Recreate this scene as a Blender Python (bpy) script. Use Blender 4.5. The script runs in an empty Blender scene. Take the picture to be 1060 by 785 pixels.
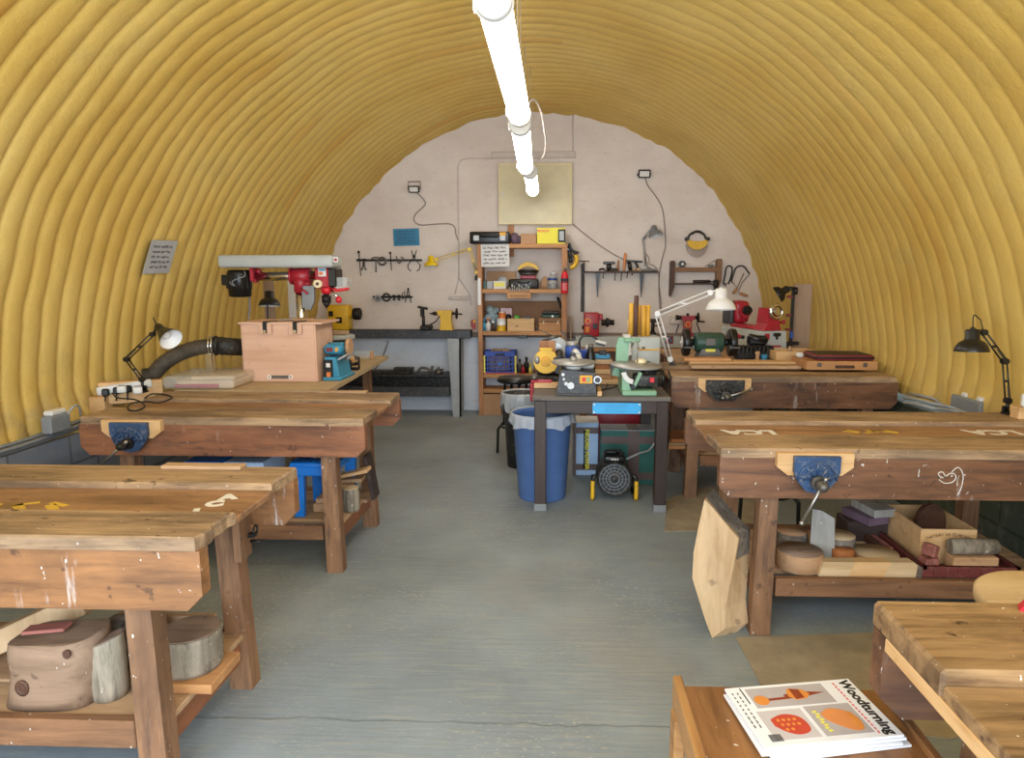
import bpy, bmesh, math, random
from mathutils import Vector, Matrix, Euler
random.seed(7)
PI = math.pi
S = bpy.context.scene
COL = S.collection

# ------------------------------------------------------------------ camera
F_PX, PITCH, YAW, CAM_H, PX0 = 700.0, math.radians(8.45), math.radians(2.05), 1.55, 555.0
cam = bpy.data.cameras.new('camera')
cam.sensor_width = 36.0
cam.lens = 36.0 * F_PX / 1060.0
cam.shift_x = -(PX0 - 530.0) / 1060.0
cam.clip_start = 0.05
camo = bpy.data.objects.new('camera', cam)
camo.location = (0, 0, CAM_H)
camo.rotation_euler = (PI / 2 - PITCH, 0, YAW)
COL.objects.link(camo)
S.camera = camo
_fw = Vector((-math.sin(YAW) * math.cos(PITCH), math.cos(YAW) * math.cos(PITCH), -math.sin(PITCH)))
_rt = Vector((math.cos(YAW), math.sin(YAW), 0))
_up = _rt.cross(_fw)


def P(px, py, x=None, y=None, z=None):
    """a point of the photograph taken back to a real plane of the room"""
    d = _rt * ((px - PX0) / F_PX) + _up * (-(py - 392.5) / F_PX) + _fw
    if x is not None:
        t = x / d.x
    elif y is not None:
        t = y / d.y
    else:
        t = (z - CAM_H) / d.z
    return Vector((0, 0, CAM_H)) + d * t


# ------------------------------------------------------------------ light
S.view_settings.view_transform = 'Standard'
S.view_settings.look = 'None'
S.view_settings.exposure = 0.5
S.view_settings.gamma = 1.0
S.view_settings.use_curve_mapping = False
w = bpy.data.worlds.new('daylight')
S.world = w
w.use_nodes = True
w.node_tree.nodes['Background'].inputs[0].default_value = (0.80, 0.90, 1.0, 1)
w.node_tree.nodes['Background'].inputs[1].default_value = 1.3
TUBE_EMIT = 12.0
al = bpy.data.lights.new('doorway_daylight', 'AREA')
al.shape = 'RECTANGLE'
al.size, al.size_y = 4.6, 2.6
al.energy = 165
al.color = (0.80, 0.90, 1.0)
alo = bpy.data.objects.new('doorway_daylight', al)
alo.location = (-0.2, -0.75, 1.5)
alo.rotation_euler = (PI / 2, 0, 0)
COL.objects.link(alo)

# ------------------------------------------------------------------ mesh kit
def lin(h):
    h = h.lstrip('#')
    c = [int(h[i:i + 2], 16) / 255 for i in (0, 2, 4)]
    return tuple(((v / 12.92) if v <= 0.04045 else ((v + 0.055) / 1.055) ** 2.4) for v in c) + (1,)


def TR(loc=(0, 0, 0), rot=(0, 0, 0), sc=None):
    m = Matrix.Translation(Vector(loc)) @ Euler(rot).to_matrix().to_4x4()
    if sc:
        m = m @ Matrix.Diagonal((*sc, 1))
    return m


def frame(z_axis, x_hint=None):
    z = Vector(z_axis).normalized()
    h = Vector(x_hint) if x_hint else (Vector((1, 0, 0)) if abs(z.x) < 0.9 else Vector((0, 1, 0)))
    x = (h - z * h.dot(z)).normalized()
    y = z.cross(x)
    return Matrix((x, y, z)).transposed()


class MB:
    """collects shapes, later linked as one mesh object"""

    def __init__(s, m=None):
        s.V, s.F, s.I, s.SM = [], [], [], []
        s.m = m or Matrix()
        s.i = 0

    def add(s, vs, fs, smooth=False, m=None):
        M = s.m @ m if m is not None else s.m
        o = len(s.V)
        s.V += [M @ Vector(v) for v in vs]
        for k, f in enumerate(fs):
            s.F.append([o + a for a in f])
            s.I.append(s.i)
            s.SM.append(smooth if isinstance(smooth, bool) else smooth[k])
        return s

    def box(s, c, d, bev=0.0, rot=None, seg=1):
        hx, hy, hz = d[0] / 2, d[1] / 2, d[2] / 2
        m = TR(c, rot or (0, 0, 0))
        if bev <= 0:
            vs = [(x, y, z) for z in (-hz, hz) for y in (-hy, hy) for x in (-hx, hx)]
            return s.add(vs, [(0, 2, 3, 1), (4, 5, 7, 6), (0, 1, 5, 4), (2, 6, 7, 3), (0, 4, 6, 2), (1, 3, 7, 5)], False, m)
        b = bmesh.new()
        bmesh.ops.create_cube(b, size=1.0)
        for v in b.verts:
            v.co = Vector((v.co.x * d[0], v.co.y * d[1], v.co.z * d[2]))
        bmesh.ops.bevel(b, geom=b.edges[:], offset=min(bev, min(d) * 0.45), segments=seg, profile=0.5, affect='EDGES')
        b.verts.index_update()
        vs = [v.co.copy() for v in b.verts]
        fs = [[v.index for v in f.verts] for f in b.faces]
        b.free()
        return s.add(vs, fs, seg > 1, m)

    def cyl(s, p0, p1, r0, r1=None, n=18, cap=True):
        r1 = r0 if r1 is None else r1
        p0, p1 = Vector(p0), Vector(p1)
        R = frame(p1 - p0)
        vs, fs, sm = [], [], []
        for p, r in ((p0, r0), (p1, r1)):
            for k in range(n):
                a = 2 * PI * k / n
                vs.append(p + R @ Vector((math.cos(a) * r, math.sin(a) * r, 0)))
        for k in range(n):
            fs.append((k, (k + 1) % n, n + (k + 1) % n, n + k)); sm.append(True)
        if cap:
            fs.append(tuple(range(n))[::-1]); sm.append(False)
            fs.append(tuple(range(n, 2 * n))); sm.append(False)
        return s.add(vs, fs, sm)

    def tube(s, pts, r, n=7, smooth_pts=0, cap=True):
        pts = [Vector(p) for p in pts]
        if smooth_pts:
            pts = spline(pts, smooth_pts)
        vs, fs, sm = [], [], []
        R = None
        for k, p in enumerate(pts):
            t = (pts[min(k + 1, len(pts) - 1)] - pts[max(k - 1, 0)])
            if t.length < 1e-9:
                t = Vector((0, 0, 1))
            R = frame(t, R.col[0] if R is not None else None)
            rr = r[k] if isinstance(r, (list, tuple)) else r
            for q in range(n):
                a = 2 * PI * q / n
                vs.append(p + R @ Vector((math.cos(a) * rr, math.sin(a) * rr, 0)))
        for k in range(len(pts) - 1):
            for q in range(n):
                fs.append((k * n + q, k * n + (q + 1) % n, (k + 1) * n + (q + 1) % n, (k + 1) * n + q)); sm.append(True)
        if cap:
            fs.append(tuple(range(n))[::-1]); sm.append(False)
            e = (len(pts) - 1) * n
            fs.append(tuple(range(e, e + n))); sm.append(False)
        return s.add(vs, fs, sm)

    def lathe(s, prof, c=(0, 0, 0), axis=(0, 0, 1), n=24, smooth=True, sx=1.0, sy=1.0, wob=None, cap=True):
        """prof: (radius, height) pairs along the axis"""
        R = frame(axis)
        c = Vector(c)
        vs, fs = [], []
        for (r, h) in prof:
            for k in range(n):
                a = 2 * PI * k / n
                q = wob(a, h) if wob else 1.0
                vs.append(c + R @ Vector((math.cos(a) * r * sx * q, math.sin(a) * r * sy * q, h)))
        sm = []
        for j in range(len(prof) - 1):
            for k in range(n):
                fs.append((j * n + k, j * n + (k + 1) % n, (j + 1) * n + (k + 1) % n, (j + 1) * n + k)); sm.append(smooth)
        if cap and prof[0][0] > 1e-4:
            fs.append(tuple(range(n))[::-1]); sm.append(False)
        if cap and prof[-1][0] > 1e-4:
            e = (len(prof) - 1) * n
            fs.append(tuple(range(e, e + n))); sm.append(False)
        return s.add(vs, fs, sm)

    def prism(s, poly, d, m=None, top=None):
        """poly in local XZ, extruded along +Y by d (top: optional other outline at the far end)"""
        n = len(poly)
        t = top or poly
        vs = [(x, 0, z) for x, z in poly] + [(x, d, z) for x, z in t]
        fs = [tuple(range(n)), tuple(range(2 * n - 1, n - 1, -1))]
        for k in range(n):
            fs.append((k, n + k, n + (k + 1) % n, (k + 1) % n))
        return s.add(vs, fs, False, m)

    def sphere(s, c, r, sc=(1, 1, 1), n=16, k=10, half=None, rot=None):
        vs, fs = [], []
        j0, j1 = (0, k) if not half else ((k // 2, k) if half == 'up' else (0, k // 2))
        rows = list(range(j0, j1 + 1))
        for j in rows:
            t = -PI / 2 + PI * j / k
            for q in range(n):
                a = 2 * PI * q / n
                vs.append((math.cos(t) * math.cos(a) * r * sc[0], math.cos(t) * math.sin(a) * r * sc[1], math.sin(t) * r * sc[2]))
        for a in range(len(rows) - 1):
            for q in range(n):
                fs.append((a * n + q, a * n + (q + 1) % n, (a + 1) * n + (q + 1) % n, (a + 1) * n + q))
        if half:
            e = 0 if half == 'up' else (len(rows) - 1) * n
            cap = tuple(range(e, e + n))
            fs.append(cap[::-1] if half == 'up' else cap)
        return s.add(vs, fs, True, TR(c, rot or (0, 0, 0)))

    def torus(s, c, R, r, axis=(0, 0, 1), n=24, k=8, a0=0.0, a1=2 * PI):
        M = frame(axis)
        full = abs(a1 - a0 - 2 * PI) < 1e-6
        N = n if full else n + 1
        pts = [Vector(c) + M @ Vector((math.cos(a0 + (a1 - a0) * q / n) * R, math.sin(a0 + (a1 - a0) * q / n) * R, 0)) for q in range(N)]
        if not full:
            return s.tube(pts, r, k)
        vs, fs = [], []
        for q in range(n):
            a = 2 * PI * q / n
            for j in range(k):
                b = 2 * PI * j / k
                vs.append(Vector(c) + M @ Vector((math.cos(a) * (R + r * math.cos(b)), math.sin(a) * (R + r * math.cos(b)), r * math.sin(b))))
        for q in range(n):
            for j in range(k):
                fs.append((q * k + j, ((q + 1) % n) * k + j, ((q + 1) % n) * k + (j + 1) % k, q * k + (j + 1) % k))
        return s.add(vs, fs, True)

    def text(s, body, size, m, extrude=0.0004, bold=0.0, align='CENTER'):
        cu = bpy.data.curves.new('lettering', 'FONT')
        cu.body, cu.size, cu.extrude, cu.offset = body, size, extrude, bold
        cu.align_x, cu.align_y = align, 'CENTER'
        cu.resolution_u = 3
        o = bpy.data.objects.new('lettering', cu)
        me = bpy.data.meshes.new_from_object(o)
        s.add([v.co.copy() for v in me.vertices], [list(p.vertices) for p in me.polygons], False, m)
        bpy.data.objects.remove(o); bpy.data.curves.remove(cu); bpy.data.meshes.remove(me)
        return s

    def scribble(s, wd, ht, rows, m, margin=0.1, thick=0.25, short=0.0, seed=1):
        """rows of unreadable handwriting as short flat strokes in local XZ, facing -Y"""
        rnd = random.Random(seed)
        lh = ht * (1 - 2 * margin) / rows
        for r in range(rows):
            z = ht / 2 - ht * margin - lh * (r + 0.5)
            x = -wd / 2 + wd * margin * rnd.uniform(0.8, 1.6)
            end = wd / 2 - wd * margin * rnd.uniform(0.8, 1.8)
            while x < end:
                l = rnd.uniform(0.35, 0.75) * lh
                for q in range(rnd.randint(3, 7)):
                    if x > end:
                        break
                    h = lh * rnd.uniform(0.25, 0.55)
                    a = rnd.uniform(-0.7, 0.7)
                    b = Matrix.Rotation(a, 4, 'Y')
                    s.box_m((lh * thick * 0.45, 0.0006, h), m @ TR((x, 0, z + rnd.uniform(-0.06, 0.06) * lh)) @ b)
                    s.box_m((lh * 0.3, 0.0006, lh * thick * 0.4), m @ TR((x + lh * 0.1, 0, z + rnd.uniform(-0.25, 0.25) * lh)))
                    x += lh * 0.30
                x += lh * 0.35
        return s

    def box_m(s, d, m):
        hx, hy, hz = d[0] / 2, d[1] / 2, d[2] / 2
        vs = [(x, y, z) for z in (-hz, hz) for y in (-hy, hy) for x in (-hx, hx)]
        return s.add(vs, [(0, 2, 3, 1), (4, 5, 7, 6), (0, 1, 5, 4), (2, 6, 7, 3), (0, 4, 6, 2), (1, 3, 7, 5)], False, m)

    def mesh(s, name, mats, inv=None):
        me = bpy.data.meshes.new(name)
        V = [inv @ v for v in s.V] if inv is not None else s.V
        me.from_pydata([tuple(v) for v in V], [], s.F)
        for m in (mats if isinstance(mats, (list, tuple)) else [mats]):
            me.materials.append(m)
        me.polygons.foreach_set('material_index', s.I)
        me.polygons.foreach_set('use_smooth', s.SM)
        me.update()
        return me


def spline(pts, k):
    pts = [Vector(p) for p in pts]
    out = []
    for i in range(len(pts) - 1):
        p0, p1, p2, p3 = pts[max(i - 1, 0)], pts[i], pts[i + 1], pts[min(i + 2, len(pts) - 1)]
        for j in range(k):
            t = j / k
            out.append(0.5 * ((2 * p1) + (p2 - p0) * t + (2 * p0 - 5 * p1 + 4 * p2 - p3) * t * t + (3 * p1 - p0 - 3 * p2 + p3) * t ** 3))
    out.append(pts[-1])
    return out


def tag(o, label, cat=None, group=None, kind=None):
    if label: o['label'] = label
    if cat: o['category'] = cat
    if group: o['group'] = group
    if kind: o['kind'] = kind
    return o


class T:
    """a thing: an Empty at its base; parts are given in the thing's own coordinates, or in world ones with world=True"""

    def __init__(s, name, label, cat, loc, rot=0.0, group=None):
        s.o = bpy.data.objects.new(name, None)
        s.o.empty_display_size = 0.05
        s.o.location = loc
        s.o.rotation_euler = rot if isinstance(rot, (tuple, list)) else (0, 0, rot)
        COL.objects.link(s.o)
        tag(s.o, label, cat, group)
        s.mw = TR(s.o.location, s.o.rotation_euler)

    def part(s, name, mb, mats, parent=None, label=None, world=False):
        o = bpy.data.objects.new(name, mb.mesh(name, mats, s.mw.inverted() if world else None))
        o.parent = parent or s.o
        COL.objects.link(o)
        if label: o['label'] = label
        return o


def solo(name, mb, mats, label, cat, group=None):
    """a thing that is one mesh, its origin at the middle of its base"""
    xs = [v.x for v in mb.V]; ys = [v.y for v in mb.V]; zs = [v.z for v in mb.V]
    c = Vector(((min(xs) + max(xs)) / 2, (min(ys) + max(ys)) / 2, min(zs)))
    o = bpy.data.objects.new(name, mb.mesh(name, mats, Matrix.Translation(-c)))
    o.location = c
    COL.objects.link(o)
    return tag(o, label, cat, group)


def struct(name, mb, mats, label):
    o = bpy.data.objects.new(name, mb.mesh(name, mats))
    COL.objects.link(o)
    return tag(o, label, None, None, 'structure')


def dup(t, loc, rot=None, label=None, sc=None):
    """copy a thing with its parts and sub-parts"""
    src = t.o if isinstance(t, T) else t
    r = src.copy(); COL.objects.link(r); r.location = loc
    if rot is not None: r.rotation_euler = (0, 0, rot)
    if sc: r.scale = (sc, sc, sc)
    if label: r['label'] = label
    for ch in src.children:
        c = ch.copy(); COL.objects.link(c); c.parent = r
        for g in ch.children:
            d = g.copy(); COL.objects.link(d); d.parent = c
    return r


# ------------------------------------------------------------------ materials
def newmat(name):
    m = bpy.data.materials.new(name)
    m.use_nodes = True
    nt = m.node_tree
    b = nt.nodes['Principled BSDF']
    return m, nt, b


def N(nt, t, **kw):
    n = nt.nodes.new(t)
    for k, v in kw.items():
        if k.startswith('i_'):
            n.inputs[k[2:].replace('_', ' ')].default_value = v
        else:
            setattr(n, k, v)
    return n


def coords(nt, scale=(1, 1, 1), rnd=True):
    tc = N(nt, 'ShaderNodeTexCoord')
    out = tc.outputs['Object']
    if rnd:
        oi = N(nt, 'ShaderNodeObjectInfo')
        mu = N(nt, 'ShaderNodeMath', operation='MULTIPLY')
        mu.inputs[1].default_value = 37.0
        nt.links.new(oi.outputs['Random'], mu.inputs[0])
        ad = N(nt, 'ShaderNodeVectorMath', operation='ADD')
        nt.links.new(out, ad.inputs[0]); nt.links.new(mu.outputs[0], ad.inputs[1])
        out = ad.outputs[0]
    mp = N(nt, 'ShaderNodeMapping')
    mp.inputs['Scale'].default_value = scale
    nt.links.new(out, mp.inputs['Vector'])
    return mp.outputs[0]


def noise(nt, vec, scale, detail=4, rough=0.55, dist=0.0):
    n = N(nt, 'ShaderNodeTexNoise')
    n.inputs['Scale'].default_value = scale
    n.inputs['Detail'].default_value = detail
    n.inputs['Roughness'].default_value = rough
    n.inputs['Distortion'].default_value = dist
    nt.links.new(vec, n.inputs['Vector'])
    return n.outputs['Fac']


def ramp(nt, fac, stops):
    r = N(nt, 'ShaderNodeValToRGB')
    e = r.color_ramp.elements
    while len(e) < len(stops):
        e.new(0.5)
    for k, (p, c) in enumerate(stops):
        e[k].position = p
        e[k].color = c if len(c) == 4 else (*c, 1)
    nt.links.new(fac, r.inputs[0])
    return r.outputs[0]


def mix(nt, a, b, fac, mode='MIX'):
    m = N(nt, 'ShaderNodeMix', data_type='RGBA', blend_type=mode)
    for sock, v in ((m.inputs['Factor'], fac), (m.inputs['A'], a), (m.inputs['B'], b)):
        pass
    A = [i for i in m.inputs if i.type == 'RGBA']
    Fc = m.inputs[0]
    for sock, v in ((Fc, fac), (A[0], a), (A[1], b)):
        if isinstance(v, (int, float)):
            sock.default_value = v
        elif isinstance(v, tuple):
            sock.default_value = v
        else:
            nt.links.new(v, sock)
    return [o for o in m.outputs if o.type == 'RGBA'][0]


def bump(nt, b, h, strength=0.3, dist=0.01):
    n = N(nt, 'ShaderNodeBump')
    n.inputs['Strength'].default_value = strength
    n.inputs['Distance'].default_value = dist
    nt.links.new(h, n.inputs['Height'])
    nt.links.new(n.outputs[0], b.inputs['Normal'])


BK, WH = (0, 0, 0, 1), (1, 1, 1, 1)


def plain(name, h, rough=0.5, metal=0.0, var=0.12, dust=0.0, spec=0.5):
    """painted, moulded or cast surface with a little wear"""
    m, nt, b = newmat(name)
    c = lin(h) if isinstance(h, str) else h
    v = coords(nt)
    f = noise(nt, v, 9, 5)
    dk = tuple(x * (1 - var * 1.6) for x in c[:3]) + (1,)
    lt = tuple(min(1, x * (1 + var)) for x in c[:3]) + (1,)
    out = ramp(nt, f, [(0.3, dk), (0.7, lt)])
    if dust > 0:
        f2 = noise(nt, v, 45, 6)
        fac = ramp(nt, f2, [(0.5, BK), (0.75, (dust, dust, dust, 1))])
        out = mix(nt, out, lin('#B9A88C'), fac)
    nt.links.new(out, b.inputs['Base Color'])
    b.inputs['Roughness'].default_value = rough
    b.inputs['Metallic'].default_value = metal
    b.inputs['Specular IOR Level'].default_value = spec
    return m


def wood(name, base, dark, axis='X', sc=1.0, specks=0.0, grime=0.35, rough=0.6, grimecol='#3A2618', streak=0.0):
    m, nt, b = newmat(name)
    s = {'X': (1.1, 11, 11), 'Y': (11, 1.1, 11), 'Z': (11, 11, 1.1)}[axis]
    s = tuple(q * sc for q in s)
    v = coords(nt, s)
    g = noise(nt, v, 2.2, 8, 0.68, 0.6)
    col = ramp(nt, g, [(0.32, lin(dark)), (0.48, mixc(lin(base), lin(dark), 0.35)), (0.64, lin(base)), (0.8, mixc(lin(base), lin('#E8D4B8'), 0.25))])
    v2 = coords(nt)
    if grime:
        st = {'X': (0.5, 1.6, 1.6), 'Y': (1.6, 0.5, 1.6), 'Z': (1.6, 1.6, 0.6)}[axis]
        g2 = noise(nt, coords(nt, st), 3.4, 6, 0.6, 0.4)
        fac = ramp(nt, g2, [(0.44, BK), (0.64, (grime, grime, grime, 1))])
        col = mix(nt, col, lin(grimecol), fac)
        g3 = noise(nt, v2, 17, 3)
        fac = ramp(nt, g3, [(0.66, BK), (0.72, (grime * 1.3, grime * 1.3, grime * 1.3, 1))])
        col = mix(nt, col, lin('#35221A'), fac)
    if grime > 0.42:
        sx_ = {'X': (2.2, 26, 26), 'Y': (26, 2.2, 26), 'Z': (26, 26, 2.2)}[axis]
        g7 = noise(nt, coords(nt, sx_), 2.0, 6, 0.7, 0.3)
        g8 = noise(nt, v2, 2.6, 4, 0.6)
        fac = mix(nt, ramp(nt, g7, [(0.5, BK), (0.66, (0.75, 0.75, 0.75, 1))]), ramp(nt, g8, [(0.42, BK), (0.6, WH)]), 1.0, 'MULTIPLY')
        col = mix(nt, col, lin('#4A3A32'), fac)
    if specks:
        g4 = noise(nt, coords(nt, (1, 1, 0.5)), 75, 2, 0.5)
        fac = ramp(nt, g4, [(0.745 - 0.03 * specks, BK), (0.76 - 0.03 * specks, (0.9, 0.9, 0.9, 1))])
        col = mix(nt, col, lin('#D8D2C8'), fac)
    if streak:
        g5 = noise(nt, coords(nt, (9, 9, 1.6)), 2.6, 4, 0.6)
        g6 = noise(nt, v2, 2.1, 2)
        fac = ramp(nt, g5, [(0.6, BK), (0.74, (streak, streak, streak, 1))])
        msk = ramp(nt, g6, [(0.5, BK), (0.62, WH)])
        f = mix(nt, fac, msk, 1.0, 'MULTIPLY')
        col = mix(nt, col, lin('#D5CFCB'), f)
    nt.links.new(col, b.inputs['Base Color'])
    b.inputs['Roughness'].default_value = rough
    bump(nt, b, g, 0.25, 0.004)
    return m


def mixc(a, b, t):
    return tuple(x * (1 - t) + y * t for x, y in zip(a[:3], b[:3])) + (1,)


def glassy(name, col, alpha=0.25, rough=0.08):
    m, nt, b = newmat(name)
    f = noise(nt, coords(nt), 6, 3)
    nt.links.new(ramp(nt, f, [(0.3, mixc(lin(col), BK, 0.1)), (0.7, lin(col))]), b.inputs['Base Color'])
    b.inputs['Roughness'].default_value = rough
    b.inputs['Alpha'].default_value = alpha
    return m


def lamp_mat(name, col, strength):
    m, nt, b = newmat(name)
    b.inputs['Base Color'].default_value = (0.9, 0.9, 0.9, 1)
    b.inputs['Emission Color'].default_value = col
    b.inputs['Emission Strength'].default_value = strength
    return m


def m_foam():
    m, nt, b = newmat('sprayed foam')
    tc = N(nt, 'ShaderNodeTexCoord')
    sep = N(nt, 'ShaderNodeSeparateXYZ')
    nt.links.new(tc.outputs['Object'], sep.inputs[0])
    v = coords(nt, (1, 1, 1), False)
    big = noise(nt, v, 1.1, 5, 0.6)
    col = ramp(nt, big, [(0.3, lin('#C6A04A')), (0.5, lin('#D2B05C')), (0.72, lin('#D8BA6C'))])
    # each rib was sprayed in its own pass: a tint per rib
    dv = N(nt, 'ShaderNodeMath', operation='DIVIDE'); dv.inputs[1].default_value = RIB
    nt.links.new(sep.outputs['Y'], dv.inputs[0])
    fl = N(nt, 'ShaderNodeMath', operation='FLOOR'); nt.links.new(dv.outputs[0], fl.inputs[0])
    sg = N(nt, 'ShaderNodeMath', operation='SIGN'); nt.links.new(sep.outputs['X'], sg.inputs[0])
    cb = N(nt, 'ShaderNodeCombineXYZ'); nt.links.new(fl.outputs[0], cb.inputs['X']); nt.links.new(sg.outputs[0], cb.inputs['Y'])
    wn = N(nt, 'ShaderNodeTexWhiteNoise', noise_dimensions='3D'); nt.links.new(cb.outputs[0], wn.inputs['Vector'])
    msk = noise(nt, v, 0.8, 2)
    fac = mix(nt, ramp(nt, wn.outputs['Value'], [(0.86, BK), (0.94, (0.6, 0.6, 0.6, 1))]), ramp(nt, msk, [(0.42, BK), (0.56, WH)]), 1.0, 'MULTIPLY')
    col = mix(nt, col, lin('#C89038'), fac)
    # dirt and dust near the foot of the foam
    mr = N(nt, 'ShaderNodeMapRange'); mr.inputs['From Min'].default_value = 0.55; mr.inputs['From Max'].default_value = 0.98
    mr.inputs['To Min'].default_value = 1; mr.inputs['To Max'].default_value = 0
    nt.links.new(sep.outputs['Z'], mr.inputs['Value'])
    d = noise(nt, v, 7, 5)
    df = mix(nt, mr.outputs[0], ramp(nt, d, [(0.42, BK), (0.6, (0.85, 0.85, 0.85, 1))]), 1.0, 'MULTIPLY')
    col = mix(nt, col, lin('#9A8468'), df)
    # greyish dust film in patches
    gp = noise(nt, v, 2.3, 6, 0.7)
    col = mix(nt, col, lin('#A8925C'), ramp(nt, gp, [(0.56, BK), (0.74, (0.4, 0.4, 0.4, 1))]))
    fine = noise(nt, v, 60, 5, 0.7)
    col = mix(nt, col, lin('#8F6A22'), ramp(nt, fine, [(0.66, BK), (0.8, (0.35, 0.35, 0.35, 1))]))
    nt.links.new(col, b.inputs['Base Color'])
    b.inputs['Roughness'].default_value = 0.62
    med = noise(nt, v, 22, 6, 0.7)
    bump(nt, b, med, 0.5, 0.012)
    return m


def m_floor():
    m, nt, b = newmat('worn grey floor paint')
    v = coords(nt, (1, 1, 1), False)
    big = noise(nt, v, 1.3, 6, 0.6)
    col = ramp(nt, big, [(0.3, lin('#747E84')), (0.55, lin('#89939A')), (0.75, lin('#99A3A9'))])
    st = noise(nt, coords(nt, (1.5, 16, 1), False), 3, 5, 0.6)
    col = mix(nt, col, lin('#989A95'), ramp(nt, st, [(0.5, BK), (0.68, (0.7, 0.7, 0.7, 1))]))
    sp = noise(nt, coords(nt, (0.7, 1.3, 1), False), 60, 4, 0.6)
    pm = noise(nt, v, 0.9, 4, 0.6)
    fac = mix(nt, ramp(nt, sp, [(0.585, BK), (0.64, (0.85, 0.85, 0.85, 1))]), ramp(nt, pm, [(0.46, (0.10, 0.10, 0.10, 1)), (0.6, WH)]), 1.0, 'MULTIPLY')
    col = mix(nt, col, lin('#B9B4A8'), fac)
    # a ragged construction joint across the slab
    tc = N(nt, 'ShaderNodeTexCoord'); sep = N(nt, 'ShaderNodeSeparateXYZ'); nt.links.new(tc.outputs['Object'], sep.inputs[0])
    jn = noise(nt, v, 5, 4, 0.6)
    ma = N(nt, 'ShaderNodeMath', operation='MULTIPLY_ADD'); ma.inputs[1].default_value = 0.06; ma.inputs[2].default_value = -2.20
    nt.links.new(jn, ma.inputs[0])
    ad = N(nt, 'ShaderNodeMath', operation='ADD'); nt.links.new(sep.outputs['Y'], ad.inputs[0]); nt.links.new(ma.outputs[0], ad.inputs[1])
    ab = N(nt, 'ShaderNodeMath', operation='ABSOLUTE'); nt.links.new(ad.outputs[0], ab.inputs[0])
    lt = ramp(nt, ab.outputs[0], [(0.0, (0.8, 0.8, 0.8, 1)), (0.006, BK)])
    col = mix(nt, col, lin('#565C5E'), lt)
    du = noise(nt, v, 0.55, 4, 0.6)
    col = mix(nt, col, lin('#9C9286'), ramp(nt, du, [(0.52, BK), (0.7, (0.5, 0.5, 0.5, 1))]))
    nt.links.new(col, b.inputs['Base Color'])
    b.inputs['Roughness'].default_value = 0.55
    cr = N(nt, 'ShaderNodeTexVoronoi', feature='DISTANCE_TO_EDGE'); cr.inputs['Scale'].default_value = 0.45
    nt.links.new(coords(nt, (1, 1, 1), False), cr.inputs['Vector'])
    bump(nt, b, st, 0.35, 0.005)
    return m


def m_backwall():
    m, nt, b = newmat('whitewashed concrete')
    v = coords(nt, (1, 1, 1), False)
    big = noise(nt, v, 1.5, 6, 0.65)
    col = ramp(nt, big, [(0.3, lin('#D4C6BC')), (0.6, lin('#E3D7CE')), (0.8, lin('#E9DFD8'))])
    # the wall colour turns to a colder white below the timber rail
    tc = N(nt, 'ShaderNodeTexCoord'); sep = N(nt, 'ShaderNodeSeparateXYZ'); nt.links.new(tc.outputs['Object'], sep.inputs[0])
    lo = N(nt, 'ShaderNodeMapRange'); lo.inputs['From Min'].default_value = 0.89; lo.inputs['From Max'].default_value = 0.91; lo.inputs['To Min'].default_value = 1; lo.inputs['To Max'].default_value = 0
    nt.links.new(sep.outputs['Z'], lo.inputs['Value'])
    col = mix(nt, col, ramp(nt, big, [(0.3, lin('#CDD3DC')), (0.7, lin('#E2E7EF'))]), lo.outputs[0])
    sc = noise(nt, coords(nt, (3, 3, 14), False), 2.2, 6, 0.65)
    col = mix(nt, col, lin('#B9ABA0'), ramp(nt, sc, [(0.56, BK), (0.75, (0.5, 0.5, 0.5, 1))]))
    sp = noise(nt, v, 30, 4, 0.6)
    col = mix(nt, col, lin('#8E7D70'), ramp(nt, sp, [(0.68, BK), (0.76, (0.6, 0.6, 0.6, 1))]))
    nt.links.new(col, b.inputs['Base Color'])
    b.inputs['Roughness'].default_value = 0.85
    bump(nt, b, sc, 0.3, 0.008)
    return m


def m_blocks(name, c1, c2, mortar):
    m, nt, b = newmat(name)
    tc = N(nt, 'ShaderNodeTexCoord')
    mp = N(nt, 'ShaderNodeMapping'); mp.inputs['Rotation'].default_value = (PI / 2, 0, PI / 2)
    sep = N(nt, 'ShaderNodeSeparateXYZ'); nt.links.new(tc.outputs['Object'], sep.inputs[0])
    cb = N(nt, 'ShaderNodeCombineXYZ'); nt.links.new(sep.outputs['Y'], cb.inputs['X']); nt.links.new(sep.outputs['Z'], cb.inputs['Y'])
    br = N(nt, 'ShaderNodeTexBrick')
    br.inputs['Scale'].default_value = 1.0
    br.inputs['Brick Width'].default_value = 0.45
    br.inputs['Row Height'].default_value = 0.225
    br.inputs['Mortar Size'].default_value = 0.008
    br.inputs['Color1'].default_value = lin(c1); br.inputs['Color2'].default_value = lin(c2); br.inputs['Mortar'].default_value = lin(mortar)
    nt.links.new(cb.outputs[0], br.inputs['Vector'])
    f = noise(nt, coords(nt, (1, 1, 1), False), 14, 5)
    col = mix(nt, br.outputs['Color'], lin('#8C887E'), ramp(nt, f, [(0.5, BK), (0.75, (0.35, 0.35, 0.35, 1))]))
    nt.links.new(col, b.inputs['Base Color'])
    b.inputs['Roughness'].default_value = 0.8
    bump(nt, b, br.outputs['Fac'], -0.4, 0.006)
    return m


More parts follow.
